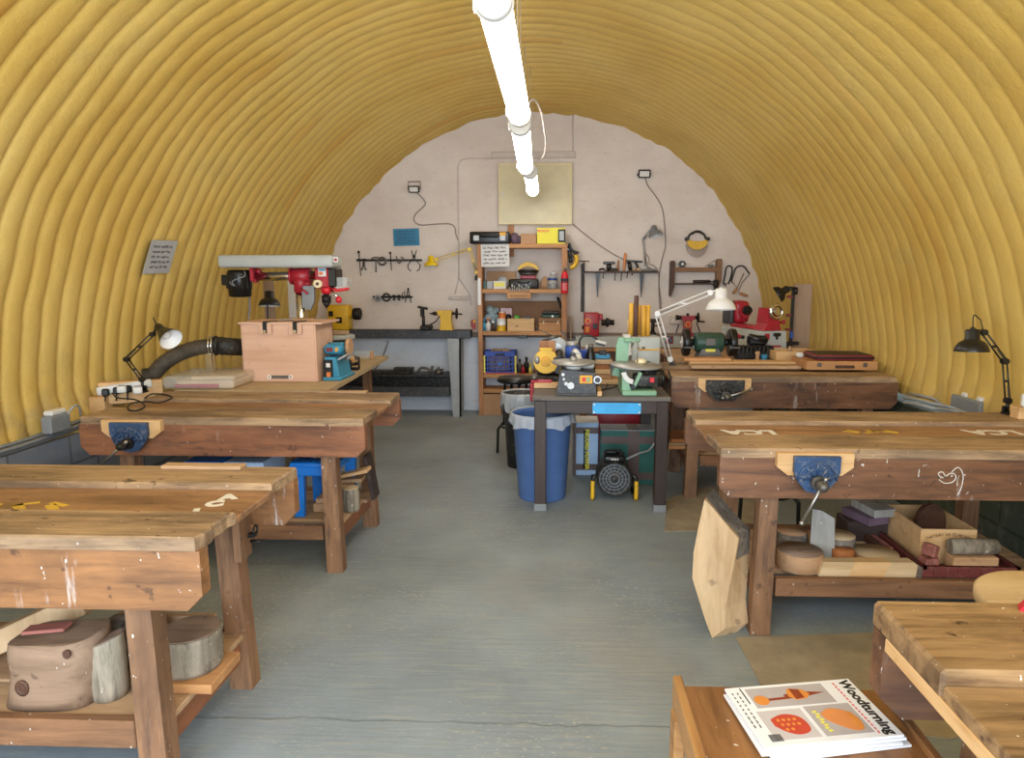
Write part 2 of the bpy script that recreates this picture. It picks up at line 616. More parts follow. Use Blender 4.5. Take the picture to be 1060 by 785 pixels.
RIB = 0.135
M = {
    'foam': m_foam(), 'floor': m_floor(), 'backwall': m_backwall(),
    'block_grey': m_blocks('grey painted blocks', '#6E7480', '#7B8088', '#555A62'),
    'block_green': m_blocks('dark green painted blocks', '#3B4438', '#434B3E', '#2C332A'),
    'top_x': wood('worn bench top', '#B49470', '#786048', 'X', 1.0, 0.35, 0.66, 0.6, '#44332A'),
    'well_x': wood('bench well', '#AA805A', '#845C40', 'X', 0.8, 0.3, 0.45, 0.5),
    'apron_x': wood('bench apron', '#A27044', '#6E4A2C', 'X', 0.9, 1.0, 0.5, 0.55, '#3E281A', 0.9),
    'apron_red': wood('reddish bench apron', '#9A6544', '#6E4530', 'X', 0.9, 1.0, 0.5, 0.55, '#3A241A', 0.6),
    'apron_dark': wood('dark bench apron', '#845A3C', '#553828', 'X', 0.9, 1.0, 0.65, 0.5, '#2E1C12', 0.5),
    'leg_z': wood('bench leg', '#98704F', '#6E4C36', 'Z', 0.9, 0.9, 0.45, 0.6),
    'rail_x': wood('bench rail', '#946A4A', '#684A34', 'X', 0.9, 0.6, 0.4, 0.6),
    'rail_y': wood('bench end rail', '#9A6240', '#6B412B', 'Y', 0.9, 0.4, 0.4, 0.6),
    'slat_x': wood('pale shelf board', '#C2A07C', '#9B7655', 'X', 0.8, 0.2, 0.35, 0.7),
    'old_x': wood('old scratched bench board', '#A28058', '#5C4026', 'X', 1.1, 0.7, 0.85, 0.5, '#3A281A', 0.4),
    'old_y': wood('old scratched bench wood', '#8A5A34', '#583619', 'Y', 1.0, 0.4, 0.6, 0.55),
    'pine_x': wood('fresh pine', '#DDB582', '#C2935D', 'X', 0.9, 0, 0.1),
    'pine_y': wood('fresh pine lengthways', '#DDB582', '#C2935D', 'Y', 0.9, 0, 0.1),
    'pine_z': wood('upright pine', '#C9986A', '#AA7748', 'Z', 0.9, 0, 0.15),
    'ply': wood('pink plywood', '#D8B096', '#C99C80', 'X', 0.5, 0, 0.12, 0.6, '#9A6F52'),
    'ply_z': wood('grey brown plywood', '#A58A72', '#8E745E', 'Z', 0.5, 0, 0.2, 0.7),
    'shelf_x': wood('pine shelf', '#C8935F', '#A87347', 'X', 0.8, 0, 0.2),
    'shelf_z': wood('pine shelf upright', '#BE865A', '#9C683F', 'Z', 0.8, 0, 0.2),
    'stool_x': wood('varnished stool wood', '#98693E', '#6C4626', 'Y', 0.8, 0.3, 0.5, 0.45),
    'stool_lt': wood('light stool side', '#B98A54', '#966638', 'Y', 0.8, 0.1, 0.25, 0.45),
    'bark': wood('grey birch bark', '#8E8478', '#4E463E', 'X', 1.6, 1.0, 0.5, 0.9),
    'barkz': wood('pale flaking bark', '#A89C88', '#5E564B', 'Z', 1.4, 0.8, 0.4, 0.9),
    'log_end': wood('weathered log end', '#A08672', '#76604F', 'X', 0.6, 0.3, 0.4, 0.85),
    'log_face': wood('weathered log face', '#9C8069', '#705844', 'X', 0.5, 0.2, 0.4, 0.8, '#54402F'),
    'log_tan': wood('sawn blank', '#C29A74', '#A57C57', 'X', 0.6, 0.1, 0.2, 0.75),
    'log_orange': wood('orange blank', '#B9743F', '#94572A', 'Z', 0.8, 0.1, 0.3, 0.7),
    'log_pale': wood('pale blank', '#D6BC95', '#BFA075', 'X', 0.7, 0.1, 0.15, 0.75),
    'log_grey': wood('grey weathered board', '#A9A6A0', '#86837D', 'Z', 0.8, 0.2, 0.25, 0.8),
    'slab': wood('pale oak slab', '#D2B48E', '#B5936A', 'Z', 0.7, 0.1, 0.3, 0.75, '#8A6848'),
    'pink_wood': wood('pinkish wood', '#A3655A', '#7C443C', 'X', 0.9, 0.1, 0.25, 0.6),
    'dark_wood': wood('dark brown wood', '#5A3A28', '#38241A', 'X', 0.9, 0.1, 0.2, 0.6),
    'dark_oak': wood('dark stained table', '#40332F', '#2A211F', 'X', 0.9, 0, 0.25, 0.5),
    'dark_oak_z': wood('dark stained table leg', '#3E302B', '#29201E', 'Z', 0.9, 0, 0.25, 0.5),
    'table_top': wood('dusty dark table top', '#6E665F', '#4C4642', 'X', 0.8, 0, 0.3, 0.6),
    'mdf': plain('chipboard', '#B39B78', 0.8, 0, 0.08),
    'card': plain('cardboard', '#B08A68', 0.85, 0, 0.08),
    'card_dk': plain('brown cardboard', '#8E6B50', 0.85, 0, 0.08),
    'mat': plain('tan hardboard mat', '#9C8F7A', 0.85, 0, 0.14),
    'black': plain('black enamel', '#141414', 0.35, 0, 0.2),
    'black_dusty': plain('dusty black paint', '#1E1E1F', 0.5, 0, 0.2, 0.25),
    'black_matt': plain('matt black', '#1B1A1A', 0.75, 0, 0.2),
    'iron': plain('dark iron', '#2E2B2A', 0.5, 0.6, 0.2, 0.15),
    'steel': plain('steel', '#A5A29D', 0.35, 0.9, 0.1),
    'steel_dull': plain('dull steel', '#6F6B66', 0.5, 0.7, 0.15),
    'chrome': plain('chrome', '#D5D5D5', 0.15, 1.0, 0.05),
    'alu': plain('cast aluminium', '#A9A7A5', 0.45, 0.5, 0.1),
    'grey_paint': plain('light grey paint', '#A2A5A8', 0.45, 0, 0.06),
    'grey_mid': plain('mid grey paint', '#84888C', 0.5, 0, 0.08, 0.1),
    'grey_lamp': plain('grey lamp enamel', '#76787A', 0.4, 0, 0.08),
    'grey_dark': plain('dark grey machine paint', '#3B3E45', 0.5, 0, 0.15, 0.2),
    'machine_grey': plain('pale machine grey', '#AEB2AE', 0.4, 0, 0.05, 0.08),
    'conduit': plain('painted conduit', '#CFC4BC', 0.7, 0, 0.06),
    'conduit_dk': plain('pale brown cable', '#8B7B70', 0.7, 0, 0.06),
    'white': plain('white enamel', '#E4E3E1', 0.4, 0, 0.04),
    'white_plastic': plain('white plastic', '#DCDAD6', 0.45, 0, 0.04),
    'paper': plain('paper', '#D8D6D4', 0.8, 0, 0.03),
    'paper_grey': plain('grey paper', '#AEAFB0', 0.8, 0, 0.05),
    'cream': plain('cream board', '#D6C9A0', 0.32, 0, 0.05),
    'ink': plain('ink', '#3C3C44', 0.8, 0, 0.1),
    'ink_black': plain('black ink', '#101010', 0.6, 0, 0.1),
    'notice_blue': plain('blue notice', '#2C7FA8', 0.5, 0, 0.05),
    'sign_blue': plain('bright blue sign', '#38A8E4', 0.4, 0, 0.04),
    'vise_blue': plain('blue vise paint', '#2B466A', 0.45, 0, 0.2, 0.3),
    'bin_blue': plain('blue bin plastic', '#5474AC', 0.5, 0, 0.06),
    'crate_blue': plain('blue crate plastic', '#2346A8', 0.45, 0, 0.06),
    'step_blue': plain('bright blue plastic', '#1470C8', 0.4, 0, 0.06),
    'pale_blue': plain('pale blue card', '#A9C4E4', 0.6, 0, 0.05),
    'sander_blue': plain('sander blue', '#2E86A6', 0.45, 0, 0.08, 0.1),
    'bottle_blue': plain('blue enamel', '#2A4E9C', 0.4, 0, 0.08),
    'red': plain('red machine paint', '#A81F30', 0.4, 0, 0.1, 0.08),
    'red_bright': plain('bright red', '#D5202F', 0.4, 0, 0.06),
    'red_dark': plain('dark red plastic', '#7A2A2E', 0.5, 0, 0.1),
    'crate_red': plain('maroon crate plastic', '#6E3430', 0.5, 0, 0.1, 0.1),
    'yellow': plain('yellow paint', '#E3B324', 0.45, 0, 0.08),
    'yellow_lamp': plain('yellow lamp enamel', '#E2C012', 0.4, 0, 0.06),
    'yellow_box': plain('yellow carton', '#E2D43A', 0.55, 0, 0.05),
    'yellow_lt': plain('yellow strip', '#E8DC60', 0.5, 0, 0.05),
    'tube_yellow': plain('yellow paper roll', '#DDA63E', 0.6, 0, 0.08),
    'tube_brown': plain('brown paper roll', '#5E4038', 0.6, 0, 0.1),
    'green': plain('pale green machine paint', '#7FA98A', 0.45, 0, 0.08, 0.1),
    'green_box': plain('dark green carton', '#1E5A50', 0.6, 0, 0.08),
    'green_dk': plain('dark green machine paint', '#2A4A3E', 0.45, 0, 0.1, 0.15),
    'green_lime': plain('lime green plastic', '#58B848', 0.5, 0, 0.06),
    'tape': plain('brown parcel tape', '#5C4A46', 0.4, 0, 0.08),
    'orange': plain('orange label', '#D9783A', 0.5, 0, 0.06),
    'orange_pot': plain('turned orange bowl', '#D88A50', 0.5, 0, 0.06),
    'purple': plain('purple cloth', '#6E5868', 0.9, 0, 0.2),
    'cloth': plain('blue grey cloth', '#8A9AA0', 0.95, 0, 0.3),
    'pink': plain('pink plastic', '#D8B8C0', 0.5, 0, 0.06),
    'rubber': plain('black rubber', '#171717', 0.6, 0, 0.2, 0.15),
    'hose': plain('dusty ribbed hose', '#50463A', 0.7, 0, 0.35, 0.1),
    'plastic_clear': glassy('clear plastic', '#DDE2E2', 0.30, 0.15),
    'liner': glassy('bin liner film', '#DDE3EA', 0.55, 0.25),
    'glass': glassy('jar glass', '#D5D8D8', 0.32, 0.06),
    'visor': glassy('smoked visor', '#B5A79E', 0.35, 0.1),
    'mag_white': plain('glossy white paper', '#E6E6EA', 0.3, 0, 0.02),
    'mag_grey': plain('grey printed photo', '#B0A8AA', 0.3, 0, 0.05),
    'mag_grey2': plain('lilac grey printed photo', '#C4BCBE', 0.3, 0, 0.05),
    'print_orange': plain('printed orange', '#D98A42', 0.3, 0, 0.1),
    'print_red': plain('printed red', '#C84A3A', 0.3, 0, 0.08),
    'print_brown': plain('printed brown', '#8A3A28', 0.3, 0, 0.1),
    'label_cream': plain('cream label', '#E8D8B0', 0.5, 0, 0.05),
    'chalk': plain('white painted letters', '#DCD6CC', 0.8, 0, 0.06),
    'chalk_yellow': plain('yellow painted marks', '#C9A238', 0.8, 0, 0.1),
    'tube_glow': lamp_mat('lit fluorescent diffuser', (1.0, 0.97, 0.90, 1), TUBE_EMIT),
}
from mathutils import noise as mn
# ------------------------------------------------------------------ the hut itself
BW = 7.88                       # inside face of the end wall
CX, ZC, RAD = -0.265, 0.76, 2.646


def vault_pt(th, y, inward=0.0):
    sx = 1.0 + 0.012 * (BW - y)
    return Vector((CX + (RAD - inward) * sx * math.cos(th), y, ZC + (RAD - inward) * math.sin(th)))


def build_vault():
    ny, nt = 12, 104
    y0, y1 = -0.945, BW + 0.02
    rows = int(round((y1 - y0) / RIB * ny))
    vs, fs = [], []
    th0, th1 = -0.005, PI + 0.055
    for j in range(rows + 1):
        y = y0 + (y1 - y0) * j / rows
        u = y / RIB
        for k in range(nt + 1):
            th = th0 + (th1 - th0) * k / nt
            q = Vector((math.cos(th) * 2.6, y * 0.8, math.sin(th) * 2.6))
            up = max(0.0, math.sin(th))
            wob = mn.noise(q * 1.3) * (0.03 + 0.10 * up ** 3) + mn.noise(q * 4.0) * 0.015
            uu = u + wob / RIB
            right = 1.0 - 0.5 * min(1.0, max(0.0, (math.cos(th) + 0.1) / 0.4))
            lobe = abs(math.sin(PI * uu)) ** (0.31 if math.cos(th) < 0.2 else 0.25)
            h = 0.036 * lobe * right * (1 - 0.25 * up)
            h += mn.noise(q * 7) * 0.005 + mn.noise(q * 1.0) * 0.02
            foot = max(0.0, 1 - abs(min(th - th0, th1 - th)) / 0.10)
            h += foot * (0.05 + 0.05 * mn.noise(q * 6))
            if y > BW - 0.12:
                h += 0.03 * mn.noise(q * 9)
            vs.append(vault_pt(th, y, h))
    for j in range(rows):
        for k in range(nt):
            a = j * (nt + 1) + k
            fs.append((a, a + nt + 1, a + nt + 2, a + 1))
    return MB().add(vs, fs, True)


struct('ceiling', build_vault(), M['foam'], 'vaulted ceiling of ribbed yellow sprayed foam')
fl = MB(); fl.box((-0.27, 3.5, -0.06), (6.6, 9.1, 0.12))
struct('floor', fl, M['floor'], 'worn grey painted concrete floor')
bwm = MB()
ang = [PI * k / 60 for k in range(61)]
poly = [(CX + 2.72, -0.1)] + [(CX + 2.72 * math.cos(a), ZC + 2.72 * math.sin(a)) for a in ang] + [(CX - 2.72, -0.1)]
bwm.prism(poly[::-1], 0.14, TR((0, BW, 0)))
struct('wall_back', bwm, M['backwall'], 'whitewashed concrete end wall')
for nm, s, x0, x1, ztp, mat, lb in (('wall_left', -1, -2.98, -2.86, .62, 'block_grey', 'low wall of grey painted blocks under the foam'),
                               ('wall_right', 1, 2.44, 2.33, .70, 'block_green', 'low wall of dark green painted blocks under the foam')):
    mb = MB()
    xo = s * 3.4
    vs = [(x0, -0.95, 0), (x1, BW, 0), (xo, BW, 0), (xo, -0.95, 0)]
    vs += [(a, b, ztp) for a, b, c in vs]
    mb.add(vs, [(0, 3, 2, 1), (4, 5, 6, 7), (0, 1, 5, 4), (1, 2, 6, 5), (2, 3, 7, 6), (3, 0, 4, 7)])
    struct(nm, mb, M[mat], lb)

# timber rail along the end wall
mb = MB(); mb.box(((-2.6 + 2.3) / 2, BW - 0.02, 0.90), (4.9, 0.04, 0.055), 0.004)
struct('trim_1', mb, M['conduit_dk'], 'thin timber rail along the foot of the end wall')

# surface conduit and trunking on the end wall
mb = MB()
mb.tube([P(510, 164, y=BW - .01), P(484, 164, y=BW - .01), P(477, 166, y=BW - .01), P(474, 172, y=BW - .01), P(475, 250, y=BW - .01), P(475, 288, y=BW - .01)], 0.006, 6)
mb.tube([P(475, 288, y=BW - .01), P(471, 304, y=BW - .01)], 0.005, 6)
mb.tube([P(475, 288, y=BW - .01), P(487, 306, y=BW - .01), P(488, 316, y=BW - .01)], 0.005, 6)
for yy in (200, 226, 258):
    mb.box(P(474.6, yy, y=BW - .01), (0.022, 0.02, 0.012))
solo('wall_conduit', mb, M['conduit'], 'thin painted conduit running down the end wall left of the cream board', 'conduit')
mb = MB()
a, b = P(509, 160.5, y=BW - .02), P(596, 160.5, y=BW - .02)
mb.box((a + b) / 2, (b.x - a.x, 0.035, 0.07), 0.006)
mb.tube([P(593, 118, y=BW - .01), P(593, 157, y=BW - .01)], 0.006, 6)
solo('cable_trunking', mb, M['conduit'], 'white cable trunking fixed across the end wall above the cream board', 'trunking')
mb = MB()
mb.tube([P(592, 231, y=BW - .008), P(606, 243, y=BW - .008), P(625, 257, y=BW - .008), P(640, 266, y=BW - .008), P(652, 272, y=BW - .008)], 0.006, 6, 3)
solo('cable', mb, M['conduit_dk'], 'thin pale cable sloping from the cream board down to the tool shelf', 'cable')

# cream board
t = T('wall_board', 'square cream board hung high on the end wall above the bookcase', 'board', P(554.5, 232, y=BW - .03))
a, b = P(517, 232, y=BW - .03), P(592, 170, y=BW - .03)
mb = MB(); mb.box(((a.x + b.x) / 2, BW - .03, (a.z + b.z) / 2), (b.x - a.x, 0.035, b.z - a.z), 0.008)
t.part('panel', mb, M['cream'], world=True)
mb = MB()
for (c, d) in ((((a.x + b.x) / 2, BW - .032, b.z), (b.x - a.x + .02, .045, .02)), (((a.x + b.x) / 2, BW - .032, a.z), (b.x - a.x + .02, .045, .016)),
               ((a.x, BW - .032, (a.z + b.z) / 2), (.014, .045, b.z - a.z)), ((b.x, BW - .032, (a.z + b.z) / 2), (.014, .045, b.z - a.z))):
    mb.box(c, d, 0.003)
t.part('edge_trim', mb, M['label_cream'], world=True)
mb = MB(); mb.cyl(P(520, 201, y=BW - .05), P(520, 201, y=BW - .075), 0.012)
t.part('knob', mb, M['white'], world=True)

# ------------------------------------------------------------------ fluorescent lights
LZ = 2.45
LIGHT_LABELS = ['nearest of the row of hanging fluorescent lights', 'middle fluorescent light of the row, with a cable loop at its end', 'farthest and smallest looking fluorescent light of the row']
for k, (x0, y0, x1, y1) in enumerate(((-.23, 2.40, -.24, 4.06), (-.25, 4.25, -.30, 5.90), (-.27, 6.06, -.30, 7.42))):
    L = y1 - y0
    t = T('fluorescent_light', LIGHT_LABELS[k], 'ceiling light', ((x0 + x1) / 2, (y0 + y1) / 2, LZ), math.atan2(-(x1 - x0), L), 'hanging fluorescent lights')
    mb = MB(); mb.box((0, 0, 0.055), (0.085, L - .04, 0.05), 0.008)
    body = t.part('body', mb, M['white'])
    prof = [(0.058 * math.cos(q), 0.058 * math.sin(q) * 0.85 - 0.0) for q in [PI + PI * i / 14 for i in range(15)]]
    poly = [(-0.058, 0.04)] + [(x, z + 0.02) for x, z in prof] + [(0.058, 0.04)]
    mb = MB(); mb.prism(poly, L - 0.1, TR((0, -L / 2 + 0.05, 0)))
    t.part('diffuser', mb, M['tube_glow'])
    for s in (-1, 1):
        mb = MB(); y = s * (L / 2 - 0.03)
        mb.cyl((0, y - .03, 0.025), (0, y + .03, 0.025), 0.063, n=24)
        mb.torus((0, y - s * .02, 0.025), 0.063, 0.006, (0, 1, 0))
        cap = t.part('end_cap', mb, M['white_plastic'])
        mb = MB(); mb.box((-0.07, y - s * .05, 0.03), (0.012, 0.03, 0.045), 0.003)
        t.part('clip', mb, M['white_plastic'], cap)
    for s in (-1, 1):
        y = s * L * 0.38
        top = vault_pt(PI / 2, (y0 + y1) / 2 + y, 0.0).z
        mb = MB(); mb.cyl((0, y, 0.075), (0.0, y, top - LZ), 0.0022, n=5)
        t.part('suspension_wire', mb, M['conduit'])
mb = MB()
mb.tube([(-.235, 4.16, 2.50), (-.17, 4.2, 2.60), (-.13, 4.5, 2.60), (-.12, 4.9, 2.58), (-.12, 5.4, 2.57), (-.16, 5.9, 2.56), (-.27, 5.98, 2.52)], 0.007, 6, 4)
solo('light_cable', mb, M['conduit'], 'pale looped cable linking the middle and far fluorescent lights', 'cable')

# ------------------------------------------------------------------ workbenches


def leg_mesh(x, y0, ztop, sx, sy, w0=0.085, d0=0.07, rake=0.02, wt=0.075):
    """four-sided tapered leg, raked outwards"""
    mb = MB()
    xb = x + sx * rake
    yb = y0 + sy * rake
    vs = []
    for (cx, cy, z, ww, dd) in ((xb, yb, 0, w0, d0), (x, y0, ztop, wt, d0)):
        vs += [(cx - ww / 2, cy - dd / 2, z), (cx + ww / 2, cy - dd / 2, z), (cx + ww / 2, cy + dd / 2, z), (cx - ww / 2, cy + dd / 2, z)]
    return mb.add(vs, [(3, 2, 1, 0), (4, 5, 6, 7), (0, 1, 5, 4), (1, 2, 6, 5), (2, 3, 7, 6), (3, 0, 4, 7)])


def vise(t, x, yf, z, mats, bar=(0.0, 0.0), w=0.17, h=0.17, jaw=0.34):
    """woodworking vise let into a front apron: wooden cheek, fan-shaped iron plate, screw and tommy bar (thing coordinates)"""
    y = yf
    mb = MB()
    poly = [(-jaw / 2, -0.012), (jaw / 2, -0.012), (jaw / 2, -0.07), (jaw / 2 - 0.045, -0.105), (-jaw / 2 + 0.045, -0.105), (-jaw / 2, -0.07)]
    mb.prism(poly, 0.03, TR((x, y - 0.03, z)))
    cheek = mb
    mb = MB()
    hw = w / 2
    pl = [(-hw, -0.02), (hw, -0.02), (hw, -0.085), (hw * 0.82, -0.125), (hw * 0.45, -0.165), (0.0, -h - 0.01), (-hw * 0.45, -0.165), (-hw * 0.82, -0.125), (-hw, -0.085)]
    mb.prism(pl, 0.022, TR((x, y - 0.055, z)))
    v = t.part('vise', mb, mats[0], None, mats[2])
    t.part('jaw_cheek', cheek, M['pine_x'], v)
    mb = MB()
    for rr in (0.055, 0.078):
        mb.torus((x, y - 0.057, z - 0.125), rr, 0.005, (0, 1, 0), 16, 6, PI * 1.05 if False else 0.15, PI - 0.15) if False else mb.tube([Vector((x + rr * math.cos(a), y - 0.057, z - 0.125 + rr * math.sin(a))) for a in [0.1 + (PI - 0.2) * i / 14 for i in range(15)]], 0.005, 6)
    for a in (0.35, 0.95, PI / 2, PI - 0.95, PI - 0.35):
        mb.tube([(x + 0.03 * math.cos(a), y - 0.057, z - 0.125 + 0.03 * math.sin(a)), (x + 0.085 * math.cos(a), y - 0.057, z - 0.125 + 0.085 * math.sin(a))], 0.006, 6)
    t.part('rib', mb, mats[0], v)
    mb = MB()
    mb.cyl((x, y - 0.05, z - 0.125), (x, y - 0.085, z - 0.125), 0.028)
    mb.cyl((x, y - 0.085, z - 0.125), (x, y - 0.125, z - 0.125), 0.021)
    mb.sphere((x, y - 0.125, z - 0.125), 0.021)
    t.part('screw', mb, mats[1], v)
    bx, bz = bar
    mb = MB()
    d = Vector((bx, 0, bz)).normalized()
    c = Vector((x, y - 0.112, z - 0.125))
    p0, p1 = c - d * 0.03, c + d * 0.17
    mb.cyl(p0, p1, 0.0065, n=10); mb.sphere(p0, 0.0105, n=10, k=6); mb.sphere(p1, 0.0105, n=10, k=6)
    t.part('handle', mb, M['steel'], v)


def bench(label, x0, x1, yf, depth, z, apron='apron_x', ap=0.215, inset=0.20, leg_y=0.085, top='top_x', chips=True, boards=(0.2, 0.55, 0.9), st=(0.25, 0.33), seed=0):
    rnd = random.Random(seed)
    t = T('workbench', label, 'workbench', ((x0 + x1) / 2, yf + depth / 2, 0), 0, 'two-sided joinery workbenches')
    L = x1 - x0; hd = depth / 2; hx = L / 2
    fb = 0.26 if depth > 0.75 else 0.215

    def board(name, ya, yb, zt, th, mat, raise_=0.0):
        mb = MB()
        n = 30
        # worn board with chipped ends
        prof_a = [(-hx + (rnd.uniform(0, 0.012) if chips else 0), ya + (yb - ya) * i / 6) for i in range(7)]
        prof_b = [(hx - (rnd.uniform(0, 0.014) if chips else 0), ya + (yb - ya) * i / 6) for i in range(7)]
        pts = prof_a + prof_b[::-1]
        m = len(pts)
        b = 0.006
        ins = []
        cx_, cy_ = 0, (ya + yb) / 2
        for (px, py) in pts:
            ins.append((px - math.copysign(b, px), py + (b if py < cy_ - 1e-4 else (-b if py > cy_ + 1e-4 else 0))))
        vs = [(px, py, zt - th) for px, py in pts] + [(px, py, zt - b) for px, py in pts] + [(px, py, zt) for px, py in ins]
        fs = [tuple(range(m))]
        for k in range(m):
            k2 = (k + 1) % m
            fs.append((k2, k, m + k, m + k2))
            fs.append((m + k2, m + k, 2 * m + k, 2 * m + k2))
        fs.append(tuple(range(3 * m - 1, 2 * m - 1, -1)))
        mb.add(vs, fs)
        return t.part(name, mb, mat)

    board('front_board', -hd, -hd + fb, z, 0.04, M[top])
    board('rear_board', hd - fb, hd, z, 0.04, M[top])
    mb = MB(); mb.box((0, 0, z - 0.034), (L - 0.005, depth - 2 * fb - 0.001, 0.022), 0.003)
    well = t.part('well_board', mb, M['well_x'])
    for s, nm in ((-1, 'front_apron'), (1, 'rear_apron')):
        c = 0.045
        poly = [(-hx + c, z - ap), (hx - c, z - ap), (hx, z - ap + c), (hx, z - 0.0405), (-hx, z - 0.0405), (-hx, z - ap + c)]
        mb = MB(); mb.prism(poly, 0.045, TR((0, -hd if s < 0 else hd - 0.045, 0)))
        t.part(nm, mb, M[apron])
    for sx in (-1, 1):
        for sy in (-1, 1):
            t.part('leg', leg_mesh(sx * (hx - inset), sy * (hd - leg_y), z - 0.052, sx, sy), M['leg_z'])
    s0, s1 = st
    lx = hx - inset
    for sx in (-1, 1):
        mb = MB(); mb.box((sx * (lx + 0.012), 0, s0 + (s1 - s0) / 2 - 0.03), (0.035, depth - 2 * leg_y - 0.05, s1 - s0), 0.003)
        t.part('end_rail', mb, M['rail_y'])
        mb = MB(); mb.box((sx * (lx - 0.02), 0, z - 0.10), (0.03, depth - 2 * leg_y - 0.08, 0.09), 0.003)
        t.part('top_rail', mb, M['rail_y'])
    for sy in (-1, 1):
        mb = MB(); mb.box((0, sy * (hd - leg_y + 0.012), (s0 + s1) / 2), (2 * lx - 0.09, 0.035, s1 - s0), 0.003)
        t.part('stretcher', mb, M['rail_x'])
    for f in boards:
        yy = (-hd + leg_y + 0.07) + f * (depth - 2 * leg_y - 0.14)
        mb = MB(); mb.box((rnd.uniform(-.01, .01), yy, s1 - 0.018), (2 * lx + 0.09 + rnd.uniform(-.02, .03), 0.16, 0.022), 0.003)
        t.part('shelf_board', mb, M['slat_x'])
    t.z = z; t.hd = hd; t.hx = hx; t.fb = fb; t.well = well; t.shelf = s1 - 0.007
    return t


ZL, ZR, ZR2 = 0.845, 0.855, 0.885
c = P(205, 557, z=ZL)
L1X1, L1Y = c.x, c.y
L1 = bench('nearest left workbench with three big logs stored underneath', L1X1 - 1.5, L1X1, L1Y, 0.71, ZL, 'apron_x', 0.215, 0.235, 0.10, st=(0.145, 0.235), boards=(0.02, 0.5, 0.98), seed=1)
c = P(379, 432, z=ZL); d = P(75, 433, z=ZL)
L2X0, L2X1, L2Y = d.x, c.x, (c.y + d.y) / 2
L2 = bench('left workbench with a blue vise and a black clamp lamp', L2X0, L2X1, L2Y, 0.80, ZL, 'apron_red', 0.203, 0.215, 0.085, st=(0.17, 0.248), seed=2)
c = P(746, 464, z=ZR)
R1X0, R1Y = c.x, c.y
R1 = bench('right workbench with a blue vise and a chalk heart on its apron', R1X0, 2.36, R1Y, 0.82, ZR, 'apron_dark', 0.213, 0.235, 0.10, st=(0.172, 0.253), seed=3)
c = P(695, 389, z=ZR2); d = P(932, 391, z=ZR2)
R2X0, R2X1, R2Y = c.x, min(d.x, 2.325), (c.y + d.y) / 2
R2 = bench('far right workbench with a black vise and a long timber stack on top', R2X0, R2X1, R2Y, 0.80, ZR2, 'apron_dark', 0.222, 0.18, 0.085, st=(0.23, 0.305), seed=4)
R1.part('chalk_heart', MB().tube([Vector((P(720 + x / 3.118, 400 + y / 3.118, y=R1Y - .002) - R1.o.location)) for x, y in ((800, 296), (788, 290), (784, 281), (797, 277), (808, 290), (820, 282), (836, 283), (840, 297), (828, 310), (804, 313), (786, 302))], 0.0022, 5, 4)
        .tube([Vector((P(x, y, y=R1Y - .002) - R1.o.location)) for x, y in ((985, 489), (992, 484), (997, 492), (995, 505), (991, 513))], 0.0022, 5, 3), M['chalk'])

# vises
def vise_at(t, px, py, mats, bar, **kw):
    q = P(px, py, y=t.o.location.y - t.hd)
    vise(t, q.x - t.o.location.x, -t.hd, t.z, mats, bar, **kw)
vise_at(L2, 139, 440, (M['vise_blue'], M['iron'], 'blue iron vise'), (-0.75, -0.62), w=0.195, h=0.165, jaw=0.31)
vise_at(R1, 842, 470, (M['vise_blue'], M['steel_dull'], 'blue iron vise'), (-0.42, -0.9), w=0.185, h=0.165, jaw=0.31)
vise_at(R2, 749, 400, (M['black_dusty'], M['steel_dull'], 'black iron vise'), (0.92, 0.3), w=0.26, h=0.15, jaw=0.36)

# painted letters in the wells
def letters(t, body, x, y, size, rot, mat='chalk', name='painted_letters'):
    mb = MB(); mb.text(body, size, TR((x, y, t.z - 0.0226), (0, 0, rot)), 0.0004, 0.006)
    t.part(name, mb, M[mat], t.well)
for ch, px, py in (('L', 209, 529), ('C', 225, 521), ('A', 239, 514)):
    q = P(px, py, z=ZL - .02) - L1.o.location
    letters(L1, ch, q.x - .01, q.y, 0.075, 0.35)
q = P(30, 521, z=ZL - .02) - L1.o.location
mb = MB()
for k in range(3):
    mb.box((q.x - 0.12 + 0.11 * k, q.y, ZL - 0.0226), (0.075, 0.02, 0.0008), 0, (0, 0, 0.5 if k % 2 else -0.4))
    mb.box((q.x - 0.12 + 0.11 * k, q.y - 0.03, ZL - 0.0226), (0.03, 0.07, 0.0008), 0, (0, 0, 0.8))
L1.part('painted_marks', mb, M['chalk_yellow'], L1.well, 'worn yellow painted marks')
for px in (776, 1028):
    q = P(px, 447, z=ZR - .02) - R1.o.location
    letters(R1, 'LCA', q.x, q.y, 0.13, PI)
q = P(903, 447, z=ZR - .02) - R1.o.location
mb = MB()
for k in range(3):
    mb.box((q.x - 0.1 + 0.09 * k, q.y, ZR - 0.0226), (0.07, 0.018, 0.0008), 0, (0, 0, 0.6 if k % 2 else -0.5))
    mb.box((q.x - 0.08 + 0.09 * k, q.y + 0.02, ZR - 0.0226), (0.02, 0.06, 0.0008), 0, (0, 0, 0.8))
R1.part('painted_marks', mb, M['chalk_yellow'], R1.well, 'worn yellow painted marks')

# small bracket on the leg and a batten under the rear of the nearest left bench
mb = MB(); mb.box((L1.hx - 0.155, 0.20, ZL - 0.19), (0.03, 0.09, 0.22), 0.004)
bt = L1.part('batten', mb, M['leg_z'])
mb = MB(); mb.box((L1.hx - 0.13, 0.225, ZL - 0.22), (0.03, 0.03, 0.012)); mb.cyl((L1.hx - .14, .235, ZL - .25), (L1.hx - .10, .235, ZL - .25), 0.006); mb.torus((L1.hx - .12, .235, ZL - .205), 0.016, 0.004, (1, 0, 0))
L1.part('bracket', mb, M['iron'], bt)

